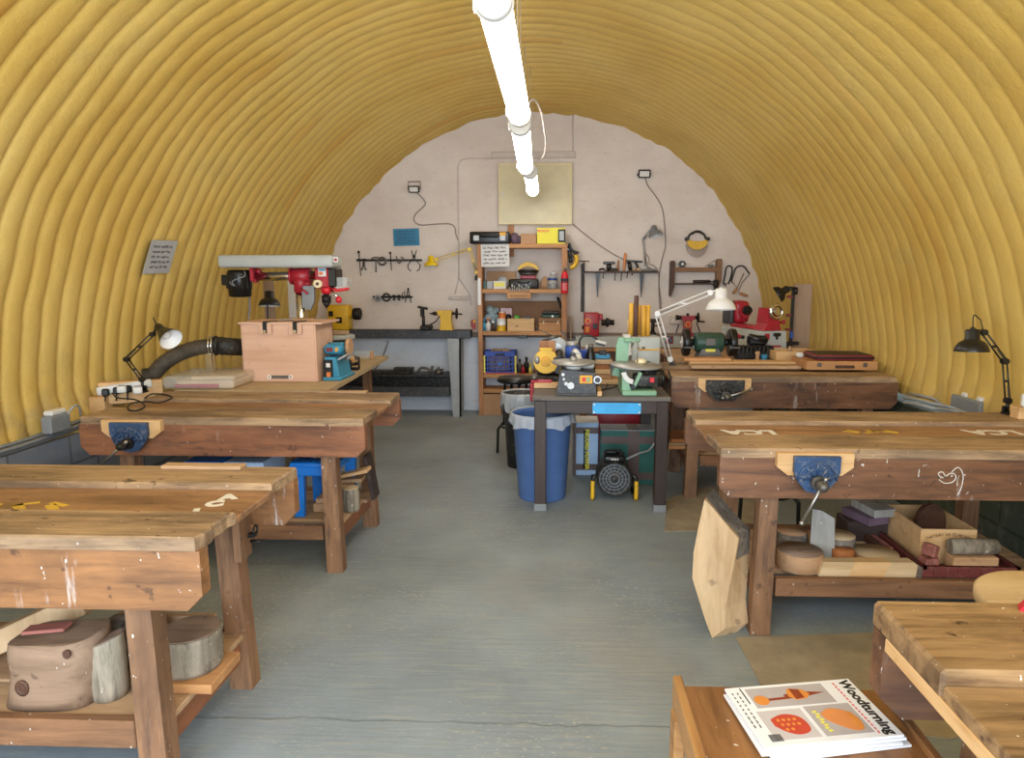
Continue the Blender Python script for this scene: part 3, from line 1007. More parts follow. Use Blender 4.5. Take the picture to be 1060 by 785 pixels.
# foreground right bench: old scratched top seen end on
c = P(903, 620, z=ZR)
R0X, R0Y = c.x, c.y
t = T('workbench', 'nearest right workbench with a scratched top and light edge strip', 'workbench', (R0X + 0.75, R0Y - 0.4, 0), 0, 'two-sided joinery workbenches')
o = t.o.location
mb = MB(); mb.box((0, 0.26, ZR - 0.03), (1.5, 0.275, 0.06), 0.008)
t.part('rear_board', mb, M['old_x'])
mb = MB(); mb.box((0, -0.0, ZR - 0.042), (1.496, 0.245, 0.03), 0.004)
t.part('well_board', mb, M['old_x'])
mb = MB(); mb.box((0, -0.262, ZR - 0.03), (1.5, 0.275, 0.06), 0.008)
t.part('front_board', mb, M['old_x'])
for s, nm in ((1, 'rear_apron'), (-1, 'front_apron')):
    poly = [(-0.745 + .05, ZR - .25), (0.745, ZR - .25), (.745, ZR - .06), (-.745, ZR - .06), (-.745, ZR - .2)]
    mb = MB(); mb.prism(poly, 0.05, TR((0, s * 0.37 - 0.025, 0)))
    t.part(nm, mb, M['apron_dark'])
mb = MB(); mb.box((-0.742, -0.04, ZR - 0.068), (0.018, 0.74, 0.03), 0.002)
t.part('edge_strip', mb, M['pine_y'], None, 'light new pine edge strip')
for sx in (-1, 1):
    for sy in (-1, 1):
        t.part('leg', leg_mesh(sx * 0.54, sy * 0.27, ZR - 0.062, sx, sy), M['leg_z'])
for sy in (-1, 1):
    mb = MB(); mb.box((0, sy * 0.28, 0.29), (1.0, 0.035, 0.08), 0.003); t.part('stretcher', mb, M['rail_x'])
for sx in (-1, 1):
    mb = MB(); mb.box((sx * 0.55, 0, 0.26), (0.035, 0.47, 0.08), 0.003); t.part('end_rail', mb, M['rail_y'])
R0 = t

# a red tool on the foreground bench
q = Vector((R0X + .285, R0Y - .045, ZR + .0005)); mb = MB(); mb.prism([(0, 0), (0.11, 0), (0.10, 0.022), (0.01, 0.016)], 0.03, TR(q, (0, 0, -0.5)))
mb.cyl(q + Vector((0.095, -.04, .012)), q + Vector((0.18, -.09, .012)), 0.0115)
solo('scraper', mb, M['red_bright'], 'bright red tool lying on the nearest right workbench', 'tool')
# short flat strips on the rear boards
for bt_, px0, px1, py, lb in ((L1, 170, 252, 481, 'thin flat strip lying along the rear edge of the nearest left workbench'), (L2, 330, 380, 401, 'thin flat strip lying along the rear edge of the left workbench')):
    yy = bt_.o.location.y + bt_.hd - .03
    a, b = P(px0, py, y=yy), P(px1, py, y=yy)
    mb = MB(); mb.box(((a.x + b.x) / 2, yy, bt_.z + .0075), (b.x - a.x, .05, .014), .002)
    solo('strip', mb, M['slat_x'], lb, 'strip')
# ------------------------------------------------------------------ adjustable lamps


def shade_parts(t, pos, d, s, mats, style='cone'):
    """lamp head with its back at pos, opening along d"""
    if style == 'cone':
        out = [(0.0, 0), (0.022, 0.0), (0.025, 0.006), (0.027, 0.05), (0.034, 0.062), (0.066, 0.140), (0.070, 0.150)]
        inn = [(0.069, 0.150), (0.062, 0.138), (0.030, 0.066), (0.0, 0.058)]
    else:
        out = [(0.0, 0), (0.034, 0.0), (0.041, 0.008), (0.042, 0.060), (0.048, 0.068), (0.072, 0.082), (0.090, 0.106), (0.099, 0.132), (0.100, 0.142)]
        inn = [(0.0985, 0.142), (0.097, 0.130), (0.087, 0.106), (0.068, 0.086), (0.0, 0.078)]
    mb = MB(); mb.lathe([(r * s, h * s) for r, h in out], pos, d, 28, cap=False)
    sh = t.part('lamp_shade', mb, mats[0], world=True)
    mb = MB(); mb.lathe([(r * s, h * s) for r, h in inn], pos, d, 28, cap=False)
    t.part('reflector', mb, mats[1], sh, 'white inside of the shade', world=True)
    mb = MB(); p = Vector(pos) + Vector(d).normalized() * 0.092 * s; mb.sphere(p, 0.026 * s, n=12, k=8)
    t.part('bulb', mb, M['white'], sh, world=True)
    return sh


def lamp(label, base, pts, head, hd, s, mats, style='dome', mount='clamp', twin=0.012, r=0.0045, cable=True, group=None, name='clamp_lamp'):
    """pts: shoulder, elbow, wrist"""
    t = T(name, label, 'lamp', base, 0, group)
    b = Vector(base); A, B, C = [Vector(p) for p in pts]
    am = mats[2]
    mb = MB()
    if mount == 'clamp':
        mb.box(b + Vector((0, -.005, .006)), (.05, .05, .012), .003)
        mb.box(b + Vector((0, .02, .02)), (.03, .014, .04), .003)
        mb.cyl(b + Vector((0, 0, .012)), A, .009)
    elif mount == 'disc':
        mb.lathe([(0, 0), (.085, 0), (.088, .006), (.07, .022), (.02, .03), (.012, .04), (0, .04)], b, (0, 0, 1), 28)
        mb.cyl(b + Vector((0, 0, .03)), A, .008)
    else:
        mb.box(b, (.03, .04, .05), .004)
        mb.cyl(b, A, .008)
    t.part('clamp' if mount != 'disc' else 'base', mb, mats[3] if len(mats) > 3 else am, world=True)
    for nm, p, q in (('lower_arm', A, B), ('upper_arm', B, C)):
        mb = MB()
        side = (q - p).cross(Vector((0, 1, 0))).normalized() * twin
        for k in (-1, 1):
            mb.cyl(p + side * k, q + side * k, r, n=8)
        mb.box(p.lerp(q, .5), (twin * 2.2, .008, .012))
        for e in (p, q):
            g_ = .014 if nm == 'lower_arm' else .0175
            mb.cyl(e + Vector((0, -g_, 0)), e + Vector((0, g_, 0)), twin + (.006 if nm == 'lower_arm' else .0045), n=14)
        a = t.part(nm, mb, am, world=True)
        mb = MB()
        n_ = 26
        sp = []
        for i in range(n_ * 4):
            f = .06 + .34 * i / (n_ * 4)
            an = i * PI / 2
            sp.append(p.lerp(q, f) + Vector((0, -.010, 0)) + side.normalized() * .0035 * math.cos(an) + Vector((0, .0035 * math.sin(an), 0)))
        mb.tube(sp, .0011, 4)
        t.part('spring', mb, M['steel_dull'], a, world=True)
    h = Vector(head)
    mb = MB(); mb.cyl(C, h, .007, n=8); mb.sphere(h, .013, n=10, k=6); mb.sphere(C, .014, n=10, k=6)
    t.part('swivel', mb, am, world=True)
    shade_parts(t, h, hd, s, (mats[0], mats[1]), style)
    if cable:
        mb = MB()
        u = Vector((0, 0, 1))
        mb.tube([C, C + (C - B).normalized() * .03 + u * .035, (C + h) / 2 + u * .06, h + u * .03 - Vector(hd).normalized() * .04, h - Vector(hd).normalized() * .004], .003, 6, 6)
        t.part('cable', mb, M['black_matt'], world=True)
    return t


BLK = (M['black'], M['white'], M['black'])
Yl = L2.o.location.y + L2.hd - 0.05
lamp('black clamp lamp leaning over the left workbench with a white inner shade',
     (P(148, 405, y=Yl).x, Yl, ZL), (P(147, 393, y=Yl), P(131, 372, y=Yl), P(158, 346, y=Yl)), P(163, 338, y=Yl - .02), (0.80, -0.42, -0.52), 1.0, BLK, 'cone', twin=.010, group='black desk lamps')
Yr = R1.o.location.y + R1.hd - 0.05
lamp('black lamp with a round shade at the right end of the right workbench',
     (P(1043, 424, y=Yr).x, Yr, ZR), (P(1043, 415, y=Yr), P(1040, 374, y=Yr), P(1018, 344, y=Yr)), P(1007, 341, y=Yr - .03), (0, -.06, -1), 0.80, BLK, 'dome', twin=.011, group='black desk lamps')

# loose flex of the left lamp on the bench
mb = MB()
pts = [P(x, y, z=ZL + .006) for x, y in ((150, 412), (158, 408), (172, 409), (178, 412), (165, 417), (150, 416), (135, 418), (133, 424), (142, 425), (150, 420), (140, 414), (122, 412), (116, 407))]
mb.tube(pts, .0045, 6, 5)
solo('flex', mb, M['black_matt'], 'loose black lamp flex lying in loops on the left workbench', 'cable')

# socket strip and plugs by the left wall, on a wooden block
Ys = Yl + 0.03
t = T('socket_strip', 'white socket strip with black plugs on a wooden block at the left wall', 'socket strip', P(112, 415, y=Ys))
a, b = P(100, 407, y=Ys), P(139, 397, y=Ys + .12)
mb = MB(); mb.box((0.10, .09, .045), (.36, .06, .14), .004, (0, -.0, .45)); mb.box((-0.05, 0.0, -.02), (.10, .08, .1), .004)
t.part('wooden_block', mb, M['pine_x'])
mb = MB(); mb.box((0.085, .045, .08), (.31, .035, .055), .012, (0, -.12, .45), 3)
strip = t.part('strip', mb, M['white_plastic'])
for k in range(3):
    mb = MB(); mb.box((-0.0 + .055 * k, -.015 + .028 * k, .058 + .007 * k), (.042, .05, .045), .008, (0, 0, .45)); mb.cyl((-0.0 + .055 * k, -.025 + .028 * k, .04 + .007 * k), (-0.0 + .055 * k, -.03 + .028 * k, .0), .005, n=6)
    t.part('plug', mb, M['black'], strip)
for k, q in enumerate(((127, 414), (143, 409))):
    mb = MB(); c = P(*q, y=Yl - .02 - .03 * k); c.z = ZL
    mb.box(c + Vector((0, 0, .022)), (.05, .045, .044), .008, (0, 0, .5), 2)
    mb.i = 1; mb.box(c + Vector((.0, -.0, .046)), (.03, .012, .003), 0, (0, 0, .5))
    solo('plug', mb, [M['white_plastic'], M['purple']], ('white mains plug left of the black lamp clamp' if k == 0 else 'white mains plug just right of the black lamp clamp'), 'plug', 'loose white plugs')

# cables and trunking along the left ledge
mb = MB()
for k, (dz, dx) in enumerate(((0, 0), (.02, .02), (.035, -.01))):
    mb.tube([(-2.955 + dx, 2.6, .633 + dz), (-2.94 + dx, 3.3, .634 + dz), (-2.93 + dx, 3.6, .638 + dz), (-2.92 + dx, 4.0, .66 + dz)], .011, 6, 4)
solo('wall_cable', mb, M['grey_mid'], 'bundle of grey cables running along the ledge of the left wall', 'cable')
t = T('junction_box', 'grey junction box with white lid on the left wall ledge', 'junction box', P(59, 447, x=-2.88))
mb = MB(); mb.box((0, 0, .05), (.06, .16, .10), .008); t.part('box', mb, M['grey_mid'])
mb = MB(); mb.box((0.0, 0, .115), (.055, .12, .03), .008); t.part('lid', mb, M['white_plastic'])
mb = MB(); mb.tube([(.02, .06, .08), (.05, .08, .13), (.04, .14, .12), (.0, .2, .05)], .006, 6, 5); t.part('flex', mb, M['grey_paint'])

# written sheet on the left foam
def wall_sheet(name, label, cat, corners, mat, rows, ink, seed, margin=.1, thick=.2):
    """flat sheet through four corners: top left, top right, bottom right, bottom left"""
    tl, tr, br, bl = [Vector(c) for c in corners]
    c = (tl + tr + br + bl) / 4
    ex = ((tr - tl) + (br - bl)).normalized()
    ez = ((tl - bl) + (tr - br)); ez = (ez - ex * ez.dot(ex)).normalized()
    ey = ez.cross(ex)
    R = Matrix((ex, ey, ez)).transposed().to_4x4()
    wd = ((tr - tl).length + (br - bl).length) / 2; ht = ((tl - bl).length + (tr - br).length) / 2
    t = T(name, label, cat, c)
    m = Matrix.Translation(c) @ R
    mb = MB(); mb.box_m((wd, .003, ht), m)
    sh = t.part('sheet', mb, mat, world=True)
    mb = MB(); mb.scribble(wd, ht, rows, m @ TR((0, -.0019, 0)), margin, thick, seed=seed)
    t.part('handwriting', mb, ink, sh, world=True)
    return t
thp = []
for (px, py) in ((156, 249), (185, 249), (174, 283), (149, 283)):
    # meet the inner face of the left side
    best = None
    for i in range(400):
        q = P(px, py, y=3.6 + i * .005)
        sx = 1 + .012 * (BW - q.y)
        e = ((q.x - CX) / sx) ** 2 + (q.z - ZC) ** 2 - (RAD - .062) ** 2
        if best is None or abs(e) < best[0]:
            best = (abs(e), q)
    thp.append(best[1])
wall_sheet('notice', 'grey handwritten sheet pinned to the yellow foam on the left', 'notice', thp, M['paper_grey'], 5, M['ink'], 3, .12, .3)

# notices on the end wall
Y = BW - .006
wall_sheet('notice', 'blue printed notice on the end wall above the left tool rack', 'notice', [P(x, y, y=Y) for x, y in ((407, 237), (434, 236.5), (434, 254), (407.5, 255))], M['notice_blue'], 6, M['ink'], 5, .1, .3)

# ------------------------------------------------------------------ floodlights
def floodlight(label, px, py, w_, h_, loop):
    c = P(px, py, y=BW - .07)
    t = T('floodlight', label, 'floodlight', c, 0, 'small floodlights on the end wall')
    mb = MB(); mb.box((0, 0, 0), (w_, .035, h_), .01, (.25, 0, 0)); mb.box((0, .03, -.0), (w_ * .7, .03, h_ * .6), .008)
    body = t.part('housing', mb, M['iron'])
    mb = MB(); mb.box((0, -.018, -.004), (w_ * .78, .006, h_ * .68), .003, (.25, 0, 0)); t.part('lens', mb, M['white_plastic'], body)
    mb = MB()
    s = w_ / 2 + .006
    if loop:
        mb.tube([(-s, .01, 0), (-s, .03, h_ * .5 + .05), (s, .03, h_ * .5 + .05), (s, .01, 0)], .005, 6)
    else:
        mb.tube([(-s, .0, 0), (-s, .06, -.01), (s, .06, -.01), (s, .0, 0)], .005, 6)
    t.part('bracket', mb, M['iron'])
    return t
floodlight('floodlight on the left of the end wall with its bracket loop above', 428.5, 196, .125, .075, True)
floodlight('floodlight on the right of the end wall near the yellow face shield', 667, 180, .135, .09, False)
Y = BW - .008
mb = MB(); mb.tube([P(x, y, y=Y) for x, y in ((432, 200), (438, 206), (440, 212), (430, 222), (429, 229), (436, 233), (452, 232), (466, 232), (471, 236), (472, 243), (474.5, 249))], .006, 6, 5)
solo('cable', mb, M['conduit_dk'], 'wavy cable hanging from the left floodlight', 'cable')
mb = MB(); mb.tube([P(x, y, y=Y) for x, y in ((668, 185), (671, 193), (678, 202), (684, 212), (687, 224), (689, 252), (686, 266), (683, 280), (682, 294), (684, 312), (684, 324))], .006, 6, 5)
solo('cable', mb, M['conduit_dk'], 'long cable hanging from the right floodlight', 'cable')

# ------------------------------------------------------------------ tool racks on the left of the end wall
YR = BW - .02
def strip_rack(label, x0, x1, py):
    a, b = P(x0, py, y=YR), P(x1, py, y=YR)
    mb = MB(); mb.box((a + b) / 2, (b.x - a.x, .02, .024), .003)
    for f in (.04, .5, .96):
        mb.cyl(a.lerp(b, f) + Vector((0, -.01, 0)), a.lerp(b, f) + Vector((0, -.016, 0)), .007, n=8)
    solo('tool_rack', mb, M['black'], label, 'tool rack', 'black magnetic tool racks')
strip_rack('upper black tool strip left of the yellow lamp', 369, 437, 269.5)
strip_rack('lower and shorter black tool strip on the end wall', 386, 427, 307.5)
YT = YR - .022
def W(x, y, yy=None): return P(x, y, y=YT if yy is None else yy)
def tool(name, mb, mat, label, cat, group):
    return solo(name, mb, mat, label, cat, group)
G = 'tools on the upper black strip'
mb = MB(); mb.cyl(W(371.5, 262), W(373.5, 286), .006, .004, 8); mb.sphere(W(371.2, 261), .016, n=10, k=6); mb.box(W(371.8, 269), (.03, .014, .02))
tool('scriber', mb, M['iron'], 'long knobbed rod at the left end of the upper strip', 'tool', G)
mb = MB(); mb.tube([W(376.5, 270), W(376.5, 276)], .013, 8); mb.tube([W(374, 279.5), W(376.5, 275), W(379, 279.5)], .008, 6); mb.box(W(377, 269), (.05, .014, .025), .004)
tool('spanner', mb, M['black'], 'short black forked spanner on the upper strip beside the knobbed rod', 'spanner', G)
mb = MB(); mb.tube([W(389, 268), W(389.2, 281)], .006, 8); mb.tube([W(384.5, 268), W(387, 266.5), W(392, 266.5)], .008, 6); mb.sphere(W(389.2, 281), .010, n=8, k=6)
tool('gauge', mb, M['steel_dull'], 'T shaped steel gauge hanging left of the ring on the upper strip', 'gauge', G)
mb = MB(); mb.torus(W(395.5, 270.5), .042, .011, (0, 1, 0))
tool('ring', mb, M['steel_dull'], 'steel ring in the middle of the upper black strip', 'ring', G)
mb = MB(); mb.cyl(W(404, 262), W(405.2, 280), .006, .005, 8); mb.sphere(W(403.8, 262), .015, n=10, k=6)
tool('scriber', mb, M['iron'], 'knobbed rod hanging right of the ring on the upper strip', 'tool', G)
mb = MB(); mb.tube([W(410.5, 265), W(411, 270), W(413.5, 273), W(414.5, 269)], .006, 6, 4); mb.tube([W(414, 272), W(417.5, 268), W(415, 266)], .007, 6, 4)
tool('callipers', mb, M['steel_dull'], 'small hooked callipers near the middle of the upper strip', 'callipers', G)
mb = MB(); mb.sphere(W(428.5, 265.5), .018, (1, .5, 1), n=10, k=6)
for s in (-1, 1):
    mb.tube([W(428.5 - s * 2.6, 259), W(428.5 - s * .8, 265), W(428.5 + s * 3.5, 271), W(428.5 + s * 6.3, 275), W(428.5 + s * 5.2, 279), W(428.5 + s * 3, 280.5)], .005, 6, 4)
tool('callipers', mb, M['iron'], 'large bow legged callipers at the right end of the upper strip', 'callipers', G)
G = 'tools on the lower black strip'
mb = MB(); mb.cyl(W(391, 309), W(391, 309, YT - .02), .04, n=20); mb.i = 1; mb.cyl(W(391, 309, YT - .02), W(391, 309, YT - .026), .018, n=14)
tool('faceplate', mb, [M['steel_dull'], M['iron']], 'round brownish faceplate at the left end of the lower strip', 'faceplate', G)
mb = MB(); mb.torus(W(400, 308), .042, .010, (0, 1, 0))
tool('ring', mb, M['iron'], 'dark steel ring on the lower black strip', 'ring', G)
for x, l in ((408, 'left'), (413, 'right')):
    mb = MB(); mb.lathe([(0, 0), (.016, 0), (.016, .012), (.008, .02), (.008, .04), (.018, .05), (.018, .062), (0, .062)], W(x, 311), (0, 0, 1), 14)
    tool('drive_centre', mb, M['iron'], l + ' of the two spool shaped centres on the lower strip', 'lathe centre', G)
mb = MB(); mb.tube([W(415.5, 307), W(416.5, 309), W(418.5, 308), W(418.8, 301)], .005, 6, 4); mb.tube([W(416, 308), W(417, 303)], .005, 6)
tool('hook', mb, M['steel_dull'], 'small steel hook between the spools and the compasses', 'hook', G)
mb = MB(); mb.sphere(W(422.5, 299), .011, n=8, k=6); mb.tube([W(422.5, 299), W(419.5, 313)], .005, 6); mb.tube([W(422.5, 299), W(425.5, 313.5)], .005, 6); mb.tube([W(420.8, 306), W(424, 306)], .004, 6)
tool('compasses', mb, M['iron'], 'steel compasses at the right end of the lower strip', 'compasses', G)

# white hook rail left of the bookcase
mb = MB(); a, b = P(464, 308.5, y=BW - .012), P(486, 308.5, y=BW - .012); mb.box((a + b) / 2, (b.x - a.x, .02, .05), .006)
for f in (.15, .38, .62, .85):
    q = a.lerp(b, f); mb.tube([q + Vector((0, -.01, .005)), q + Vector((0, -.03, -.005)), q + Vector((0, -.035, .012))], .004, 6)
solo('hook_rail', mb, M['conduit'], 'small white hook rail on the end wall beside the bookcase', 'hook rail')

# ------------------------------------------------------------------ yellow lathe on its stand along the end wall
YA = 7.58
base = P(473, 428, y=YA); base.z = 0
t = T('wood_lathe', 'long dark wood lathe with yellow headstock and tailstock on a stand', 'lathe', (-1.9, YA, 0))
xa, xb = P(336, 345, y=YA - .09).x, P(487, 345, y=YA - .09).x
zt, zb = P(400, 342, y=YA - .09).z, P(400, 350.5, y=YA - .09).z
mb = MB(); mb.box(((xa + xb) / 2, YA - .06, (zt + zb) / 2), (xb - xa, .05, zt - zb), .006); mb.box(((xa + xb) / 2, YA + .07, (zt + zb) / 2), (xb - xa, .05, zt - zb), .006)
mb.box((xb - .02, YA, (zt + zb) / 2), (.03, .1, zt - zb), .004); mb.box((xb - .9, YA, (zt + zb) / 2), (.05, .1, zt - zb - .01), .004); mb.box((xa + .02, YA, (zt + zb) / 2), (.03, .1, zt - zb), .004)
bed = t.part('bed', mb, M['grey_dark'], world=True)
mb = MB()
for x in (462.5, 470.5):
    for dx in (-.018, .018):
        q = P(x, 346, y=YA - .087); mb.box((q.x + dx, YA - .087, q.z), (.008, .008, .075))
t.part('slot_mark', mb, M['black'], bed, world=True)
for (x0, x1, x2, x3) in ((463, 477, 469, 477.5), (340, 352, 340, 348)):
    a, b, c, d = P(x0, 352, y=YA - .1), P(x1, 352, y=YA - .1), P(x3, 428, y=YA - .1), P(x2, 428, y=YA - .1)
    z0 = 0.0
    mb = MB(); mb.prism([(d.x, z0), (c.x, z0), (b.x, zb), (a.x, zb)], .02, TR((0, YA - .1, 0)))
    mb.prism([(c.x - .02, z0), (c.x, z0), (b.x, zb), (b.x - .02, zb)], .2, TR((0, YA - .1, 0)))
    lg = t.part('leg', mb, M['grey_paint'], world=True)
    mb = MB()
    for q in (P(x0 + 2.5, 355, y=YA - .104), P(x1 - 2.5, 355, y=YA - .104), P((x2 + x3) / 2, 390, y=YA - .104), P((x2 + x3) / 2, 406, y=YA - .104)):
        mb.cyl(q + Vector((0, .006, 0)), q + Vector((0, -.004, 0)), .009, n=10)
    t.part('bolt', mb, M['steel'], lg, world=True)
# shelf and rail of the stand
za, zc = P(430, 386, y=YA).z, P(430, 393, y=YA).z
mb = MB(); mb.box(((xa + xb) / 2 - .1, YA + .03, za - .02), (xb - xa - .3, .26, .03), .004)
t.part('lower_shelf', mb, M['black_dusty'], world=True)
zr0, zr1 = P(430, 411, y=YA - .1).z, P(430, 401, y=YA - .1).z
mb = MB(); mb.box(((xa + xb) / 2 - .1, YA - .06, (zr0 + zr1) / 2), (xb - xa - .3, .04, zr1 - zr0), .004)
t.part('lower_rail', mb, M['grey_dark'], world=True)
# headstock
Yh = YA
a, b = P(339, 337, y=Yh - .09), P(360, 316, y=Yh - .09)
mb = MB(); mb.box(((a.x + b.x) / 2, Yh, (zt + b.z) / 2), (b.x - a.x, .17, b.z - zt), .015, None, 2)
hs = t.part('headstock', mb, M['yellow'], world=True)
mb = MB()
for x, y, w_, h_ in ((342.5, 325, .05, .06), (351, 331.5, .065, .065)):
    q = P(x, y, y=Yh - .088); mb.box(q, (w_, .01, h_), .004)
t.part('switch_panel', mb, M['black'], hs, world=True)
mb = MB(); q = P(341.5, 333, y=Yh - .09); mb.box(q, (.04, .012, .03), .004); t.part('stop_button', mb, M['red_bright'], hs, world=True)
q = P(361, 325, y=Yh)
mb = MB(); mb.cyl((b.x - .005, Yh, q.z), (b.x + .04, Yh, q.z), .05); t.part('spindle', mb, M['yellow'], hs, world=True)
mb = MB(); mb.lathe([(0, 0), (.06, 0), (.068, .015), (.068, .07), (.062, .085), (.03, .085), (.026, .06), (0, .06)], (b.x + .03, Yh, q.z), (1, 0, 0), 28); t.part('chuck', mb, M['iron'], hs, world=True)
# tool rest
q = P(441, 341, y=YA - .06)
mb = MB(); mb.box((q.x, YA - .03, zt + .03), (.11, .2, .05), .01); mb.cyl((q.x - .02, YA - .09, zt + .03), (q.x - .02, YA - .09, zt + .16), .018)
mb.box((q.x - .03, YA - .09, zt + .20), (.045, .03, .1), .008); mb.tube([(q.x - .08, YA - .09, zt + .262), (q.x - .03, YA - .09, zt + .25), (q.x + .03, YA - .09, zt + .24)], .014, 8)
mb.tube([(q.x + .05, YA - .1, zt + .06), (q.x + .12, YA - .1, zt + .1), (q.x + .16, YA - .08, zt + .16)], .007, 6)
t.part('tool_rest', mb, M['iron'], world=True)
# tailstock
a, b = P(454, 341, y=YA), P(468, 321.5, y=YA)
mb = MB(); zq = b.z
pl = [(a.x + .02, zt), (b.x + .01, zt), (b.x - .01, (zt + zq) / 2), (b.x, zq - .01), (b.x - .01, zq), (a.x + .0, zq), (a.x - .01, zq - .012), (a.x + .035, (zt + zq) / 2)]
mb.prism(pl, .11, TR((0, YA - .055, 0)))
ts = t.part('tailstock', mb, M['yellow'], world=True)
zx = zq - .035
mb = MB(); mb.cyl((a.x - .01, YA, zx), (a.x - .05, YA, zx), .022); mb.cyl((a.x - .05, YA, zx), (a.x - .10, YA, zx), .020, .003); t.part('centre_point', mb, M['iron'], ts, world=True)
mb = MB(); mb.cyl((b.x, YA, zx), (b.x + .05, YA, zx), .014); mb.torus((b.x + .05, YA, zx), .055, .008, (1, 0, 0)); mb.cyl((b.x + .05, YA, zx - .05), (b.x + .05, YA, zx + .05), .006); mb.cyl((b.x + .05, YA - .05, zx), (b.x + .12, YA - .05, zx - .005), .009)
t.part('hand_wheel', mb, M['iron'], ts, world=True)
mb = MB(); mb.box(((xa + xb) / 2 - .1, YA + .14, (zr0 + za) / 2 - .03), (xb - xa - .34, .02, za - zr0 - .02), .002); t.part('back_panel', mb, M['black_dusty'], world=True)
# clamps lying on the lower shelf
mb = MB(); mb.tube([P(x, y, y=YA - .03) for x, y in ((432, 388), (436, 383), (443, 384), (446, 387), (448, 381))], .016, 7, 4)
z0 = za - .005
off = z0 - min(v.z for v in mb.V)
for v in mb.V: v.z += off
solo('clamp', mb, M['steel_dull'], 'curved rusty clamp on the lower shelf of the dark lathe', 'clamp')
mb = MB(); q = P(454, 388, y=YA - .03); q.z = z0
mb.lathe([(0, 0), (.05, 0), (.05, .02), (.03, .05), (.012, .06), (.012, .08), (0, .08)], q, (0, 0, 1), 10); mb.cyl(q + Vector((-.05, 0, .03)), q + Vector((.06, 0, .05)), .01)
solo('lathe_fitting', mb, M['steel_dull'], 'small steel fitting beside the clamp on the lathe shelf', 'fitting')
mb = MB(); a = P(404, 400, y=YA - .02); mb.box((a.x, YA + .02, za + .011), (.5, .14, .03), .004)
solo('dark_board', mb, M['black_dusty'], 'long dark board lying on the lower shelf of the dark lathe', 'board')
mb = MB(); mb.box((a.x + .15, YA + .03, za + .042), (.22, .1, .03), .004)
solo('dark_board', mb, M['black_dusty'], 'short dark board on top of the long board on the lathe shelf', 'board')
mb = MB(); mb.tube([P(x, y, y=BW - .03) for x, y in ((402, 353), (399, 362), (394, 374), (386, 386), (382, 392))], .007, 6, 4)
solo('cable', mb, M['conduit_dk'], 'thin dark cable hanging on the end wall below the lathe bed', 'cable')

# yellow wall lamp fixed to the bookcase
YB0 = 7.56
lamp('yellow lamp on a folding arm fixed to the left side of the bookcase',
     P(493, 288, y=YB0 + .05), (P(493.5, 282, y=YB0 + .03), P(486, 258, y=YB0), P(452, 269, y=YB0)), P(446, 265.5, y=YB0 - .01), (0.03, -.1, -1), 0.78,
     (M['yellow_lamp'], M['white'], M['yellow_lamp'], M['iron']), 'dome', 'wall', twin=.014, r=.004, cable=False, name='wall_lamp')

# ------------------------------------------------------------------ bookcase and what stands on it
YF, YK = YB0, BW - .045
BX0, BX1 = P(494.5, 300, y=YF).x, P(587, 300, y=YF).x
def bz(py): return P(540, py, y=YF).z
ZT = bz(252.5)
SH = [bz(299.5) + .0015, bz(343.2) + .0015, bz(387.5) + .0015, bz(403)]
t = T('bookcase', 'tall open pine bookcase crammed with boxes against the end wall', 'bookcase', ((BX0 + BX1) / 2, (YF + YK) / 2, 0))
for x, nm in ((BX0, 'side_panel'), (BX1, 'side_panel')):
    mb = MB(); s = .024 if x == BX0 else -.03
    mb.box((x + s, (YF + YK) / 2, ZT / 2), (.05 if x == BX0 else .06, YK - YF, ZT - .002), .003)
    sp = t.part(nm, mb, M['shelf_z'], world=True)
    if x == BX0:
        mb = MB(); z0, z1 = bz(316), bz(288); mb.box((x + .018, YF - .003, (z0 + z1) / 2), (.034, .004, z1 - z0)); t.part('paint_strip', mb, M['white'], sp, 'white painted strip', world=True)
for z, nm in [(ZT, 'top_shelf')] + [(z, 'shelf') for z in SH]:
    mb = MB(); mb.box(((BX0 + BX1) / 2, (YF + YK) / 2 - .004, z - .0235), (BX1 - BX0 - (.102 if nm == 'shelf' else 0), YK - YF, .044), .003); t.part(nm, mb, M['shelf_x'], world=True)
mb = MB(); mb.box(((BX0 + BX1) / 2, YK - .008, (SH[1] + SH[0]) / 2 - .06), (BX1 - BX0 - .1, .012, SH[0] - SH[1] - .16)); t.part('back_panel', mb, M['card_dk'], world=True)
mb = MB(); mb.box((BX1 - .04, YF - .004, bz(344.5)), (.05, .004, .03)); mb.box((BX1 - .02, YF - .003, bz(352)), (.02, .006, .16)); t.part('metal_plate', mb, M['steel_dull'], world=True)
t.part('plinth', MB().box((P(508, 420, y=YF).x, YF + .10, bz(403) / 2 - .03), (P(519, 418, y=YF).x - P(498, 418, y=YF).x, .18, bz(403) - .06), .003), M['card'], world=True)
mb = MB(); a, b = P(526, 266, y=BW - .02), P(532, 233, y=BW - .02); mb.box((a + b) / 2, (b.x - a.x, .03, b.z - a.z), .003)
solo('batten', mb, M['shelf_z'], 'short brown batten on the end wall behind the top of the bookcase', 'batten')

def bx(name, x0, x1, y1, z, yc, dep, mat, label, cat='box', group=None, bev=.003, rot=0, Y=None):
    """a box standing on height z, its front at x0..x1 and top edge y1 of the photo"""
    yf = yc - dep / 2
    a, b = P(x0, y1, y=yf), P(x1, y1, y=yf)
    mb = MB(); mb.box(((a.x + b.x) / 2, yc, (z + a.z) / 2), (b.x - a.x, dep, a.z - z), bev, (0, 0, rot))
    return solo(name, mb, mat, label, cat, group) if name else mb

ym = (YF + YK) / 2
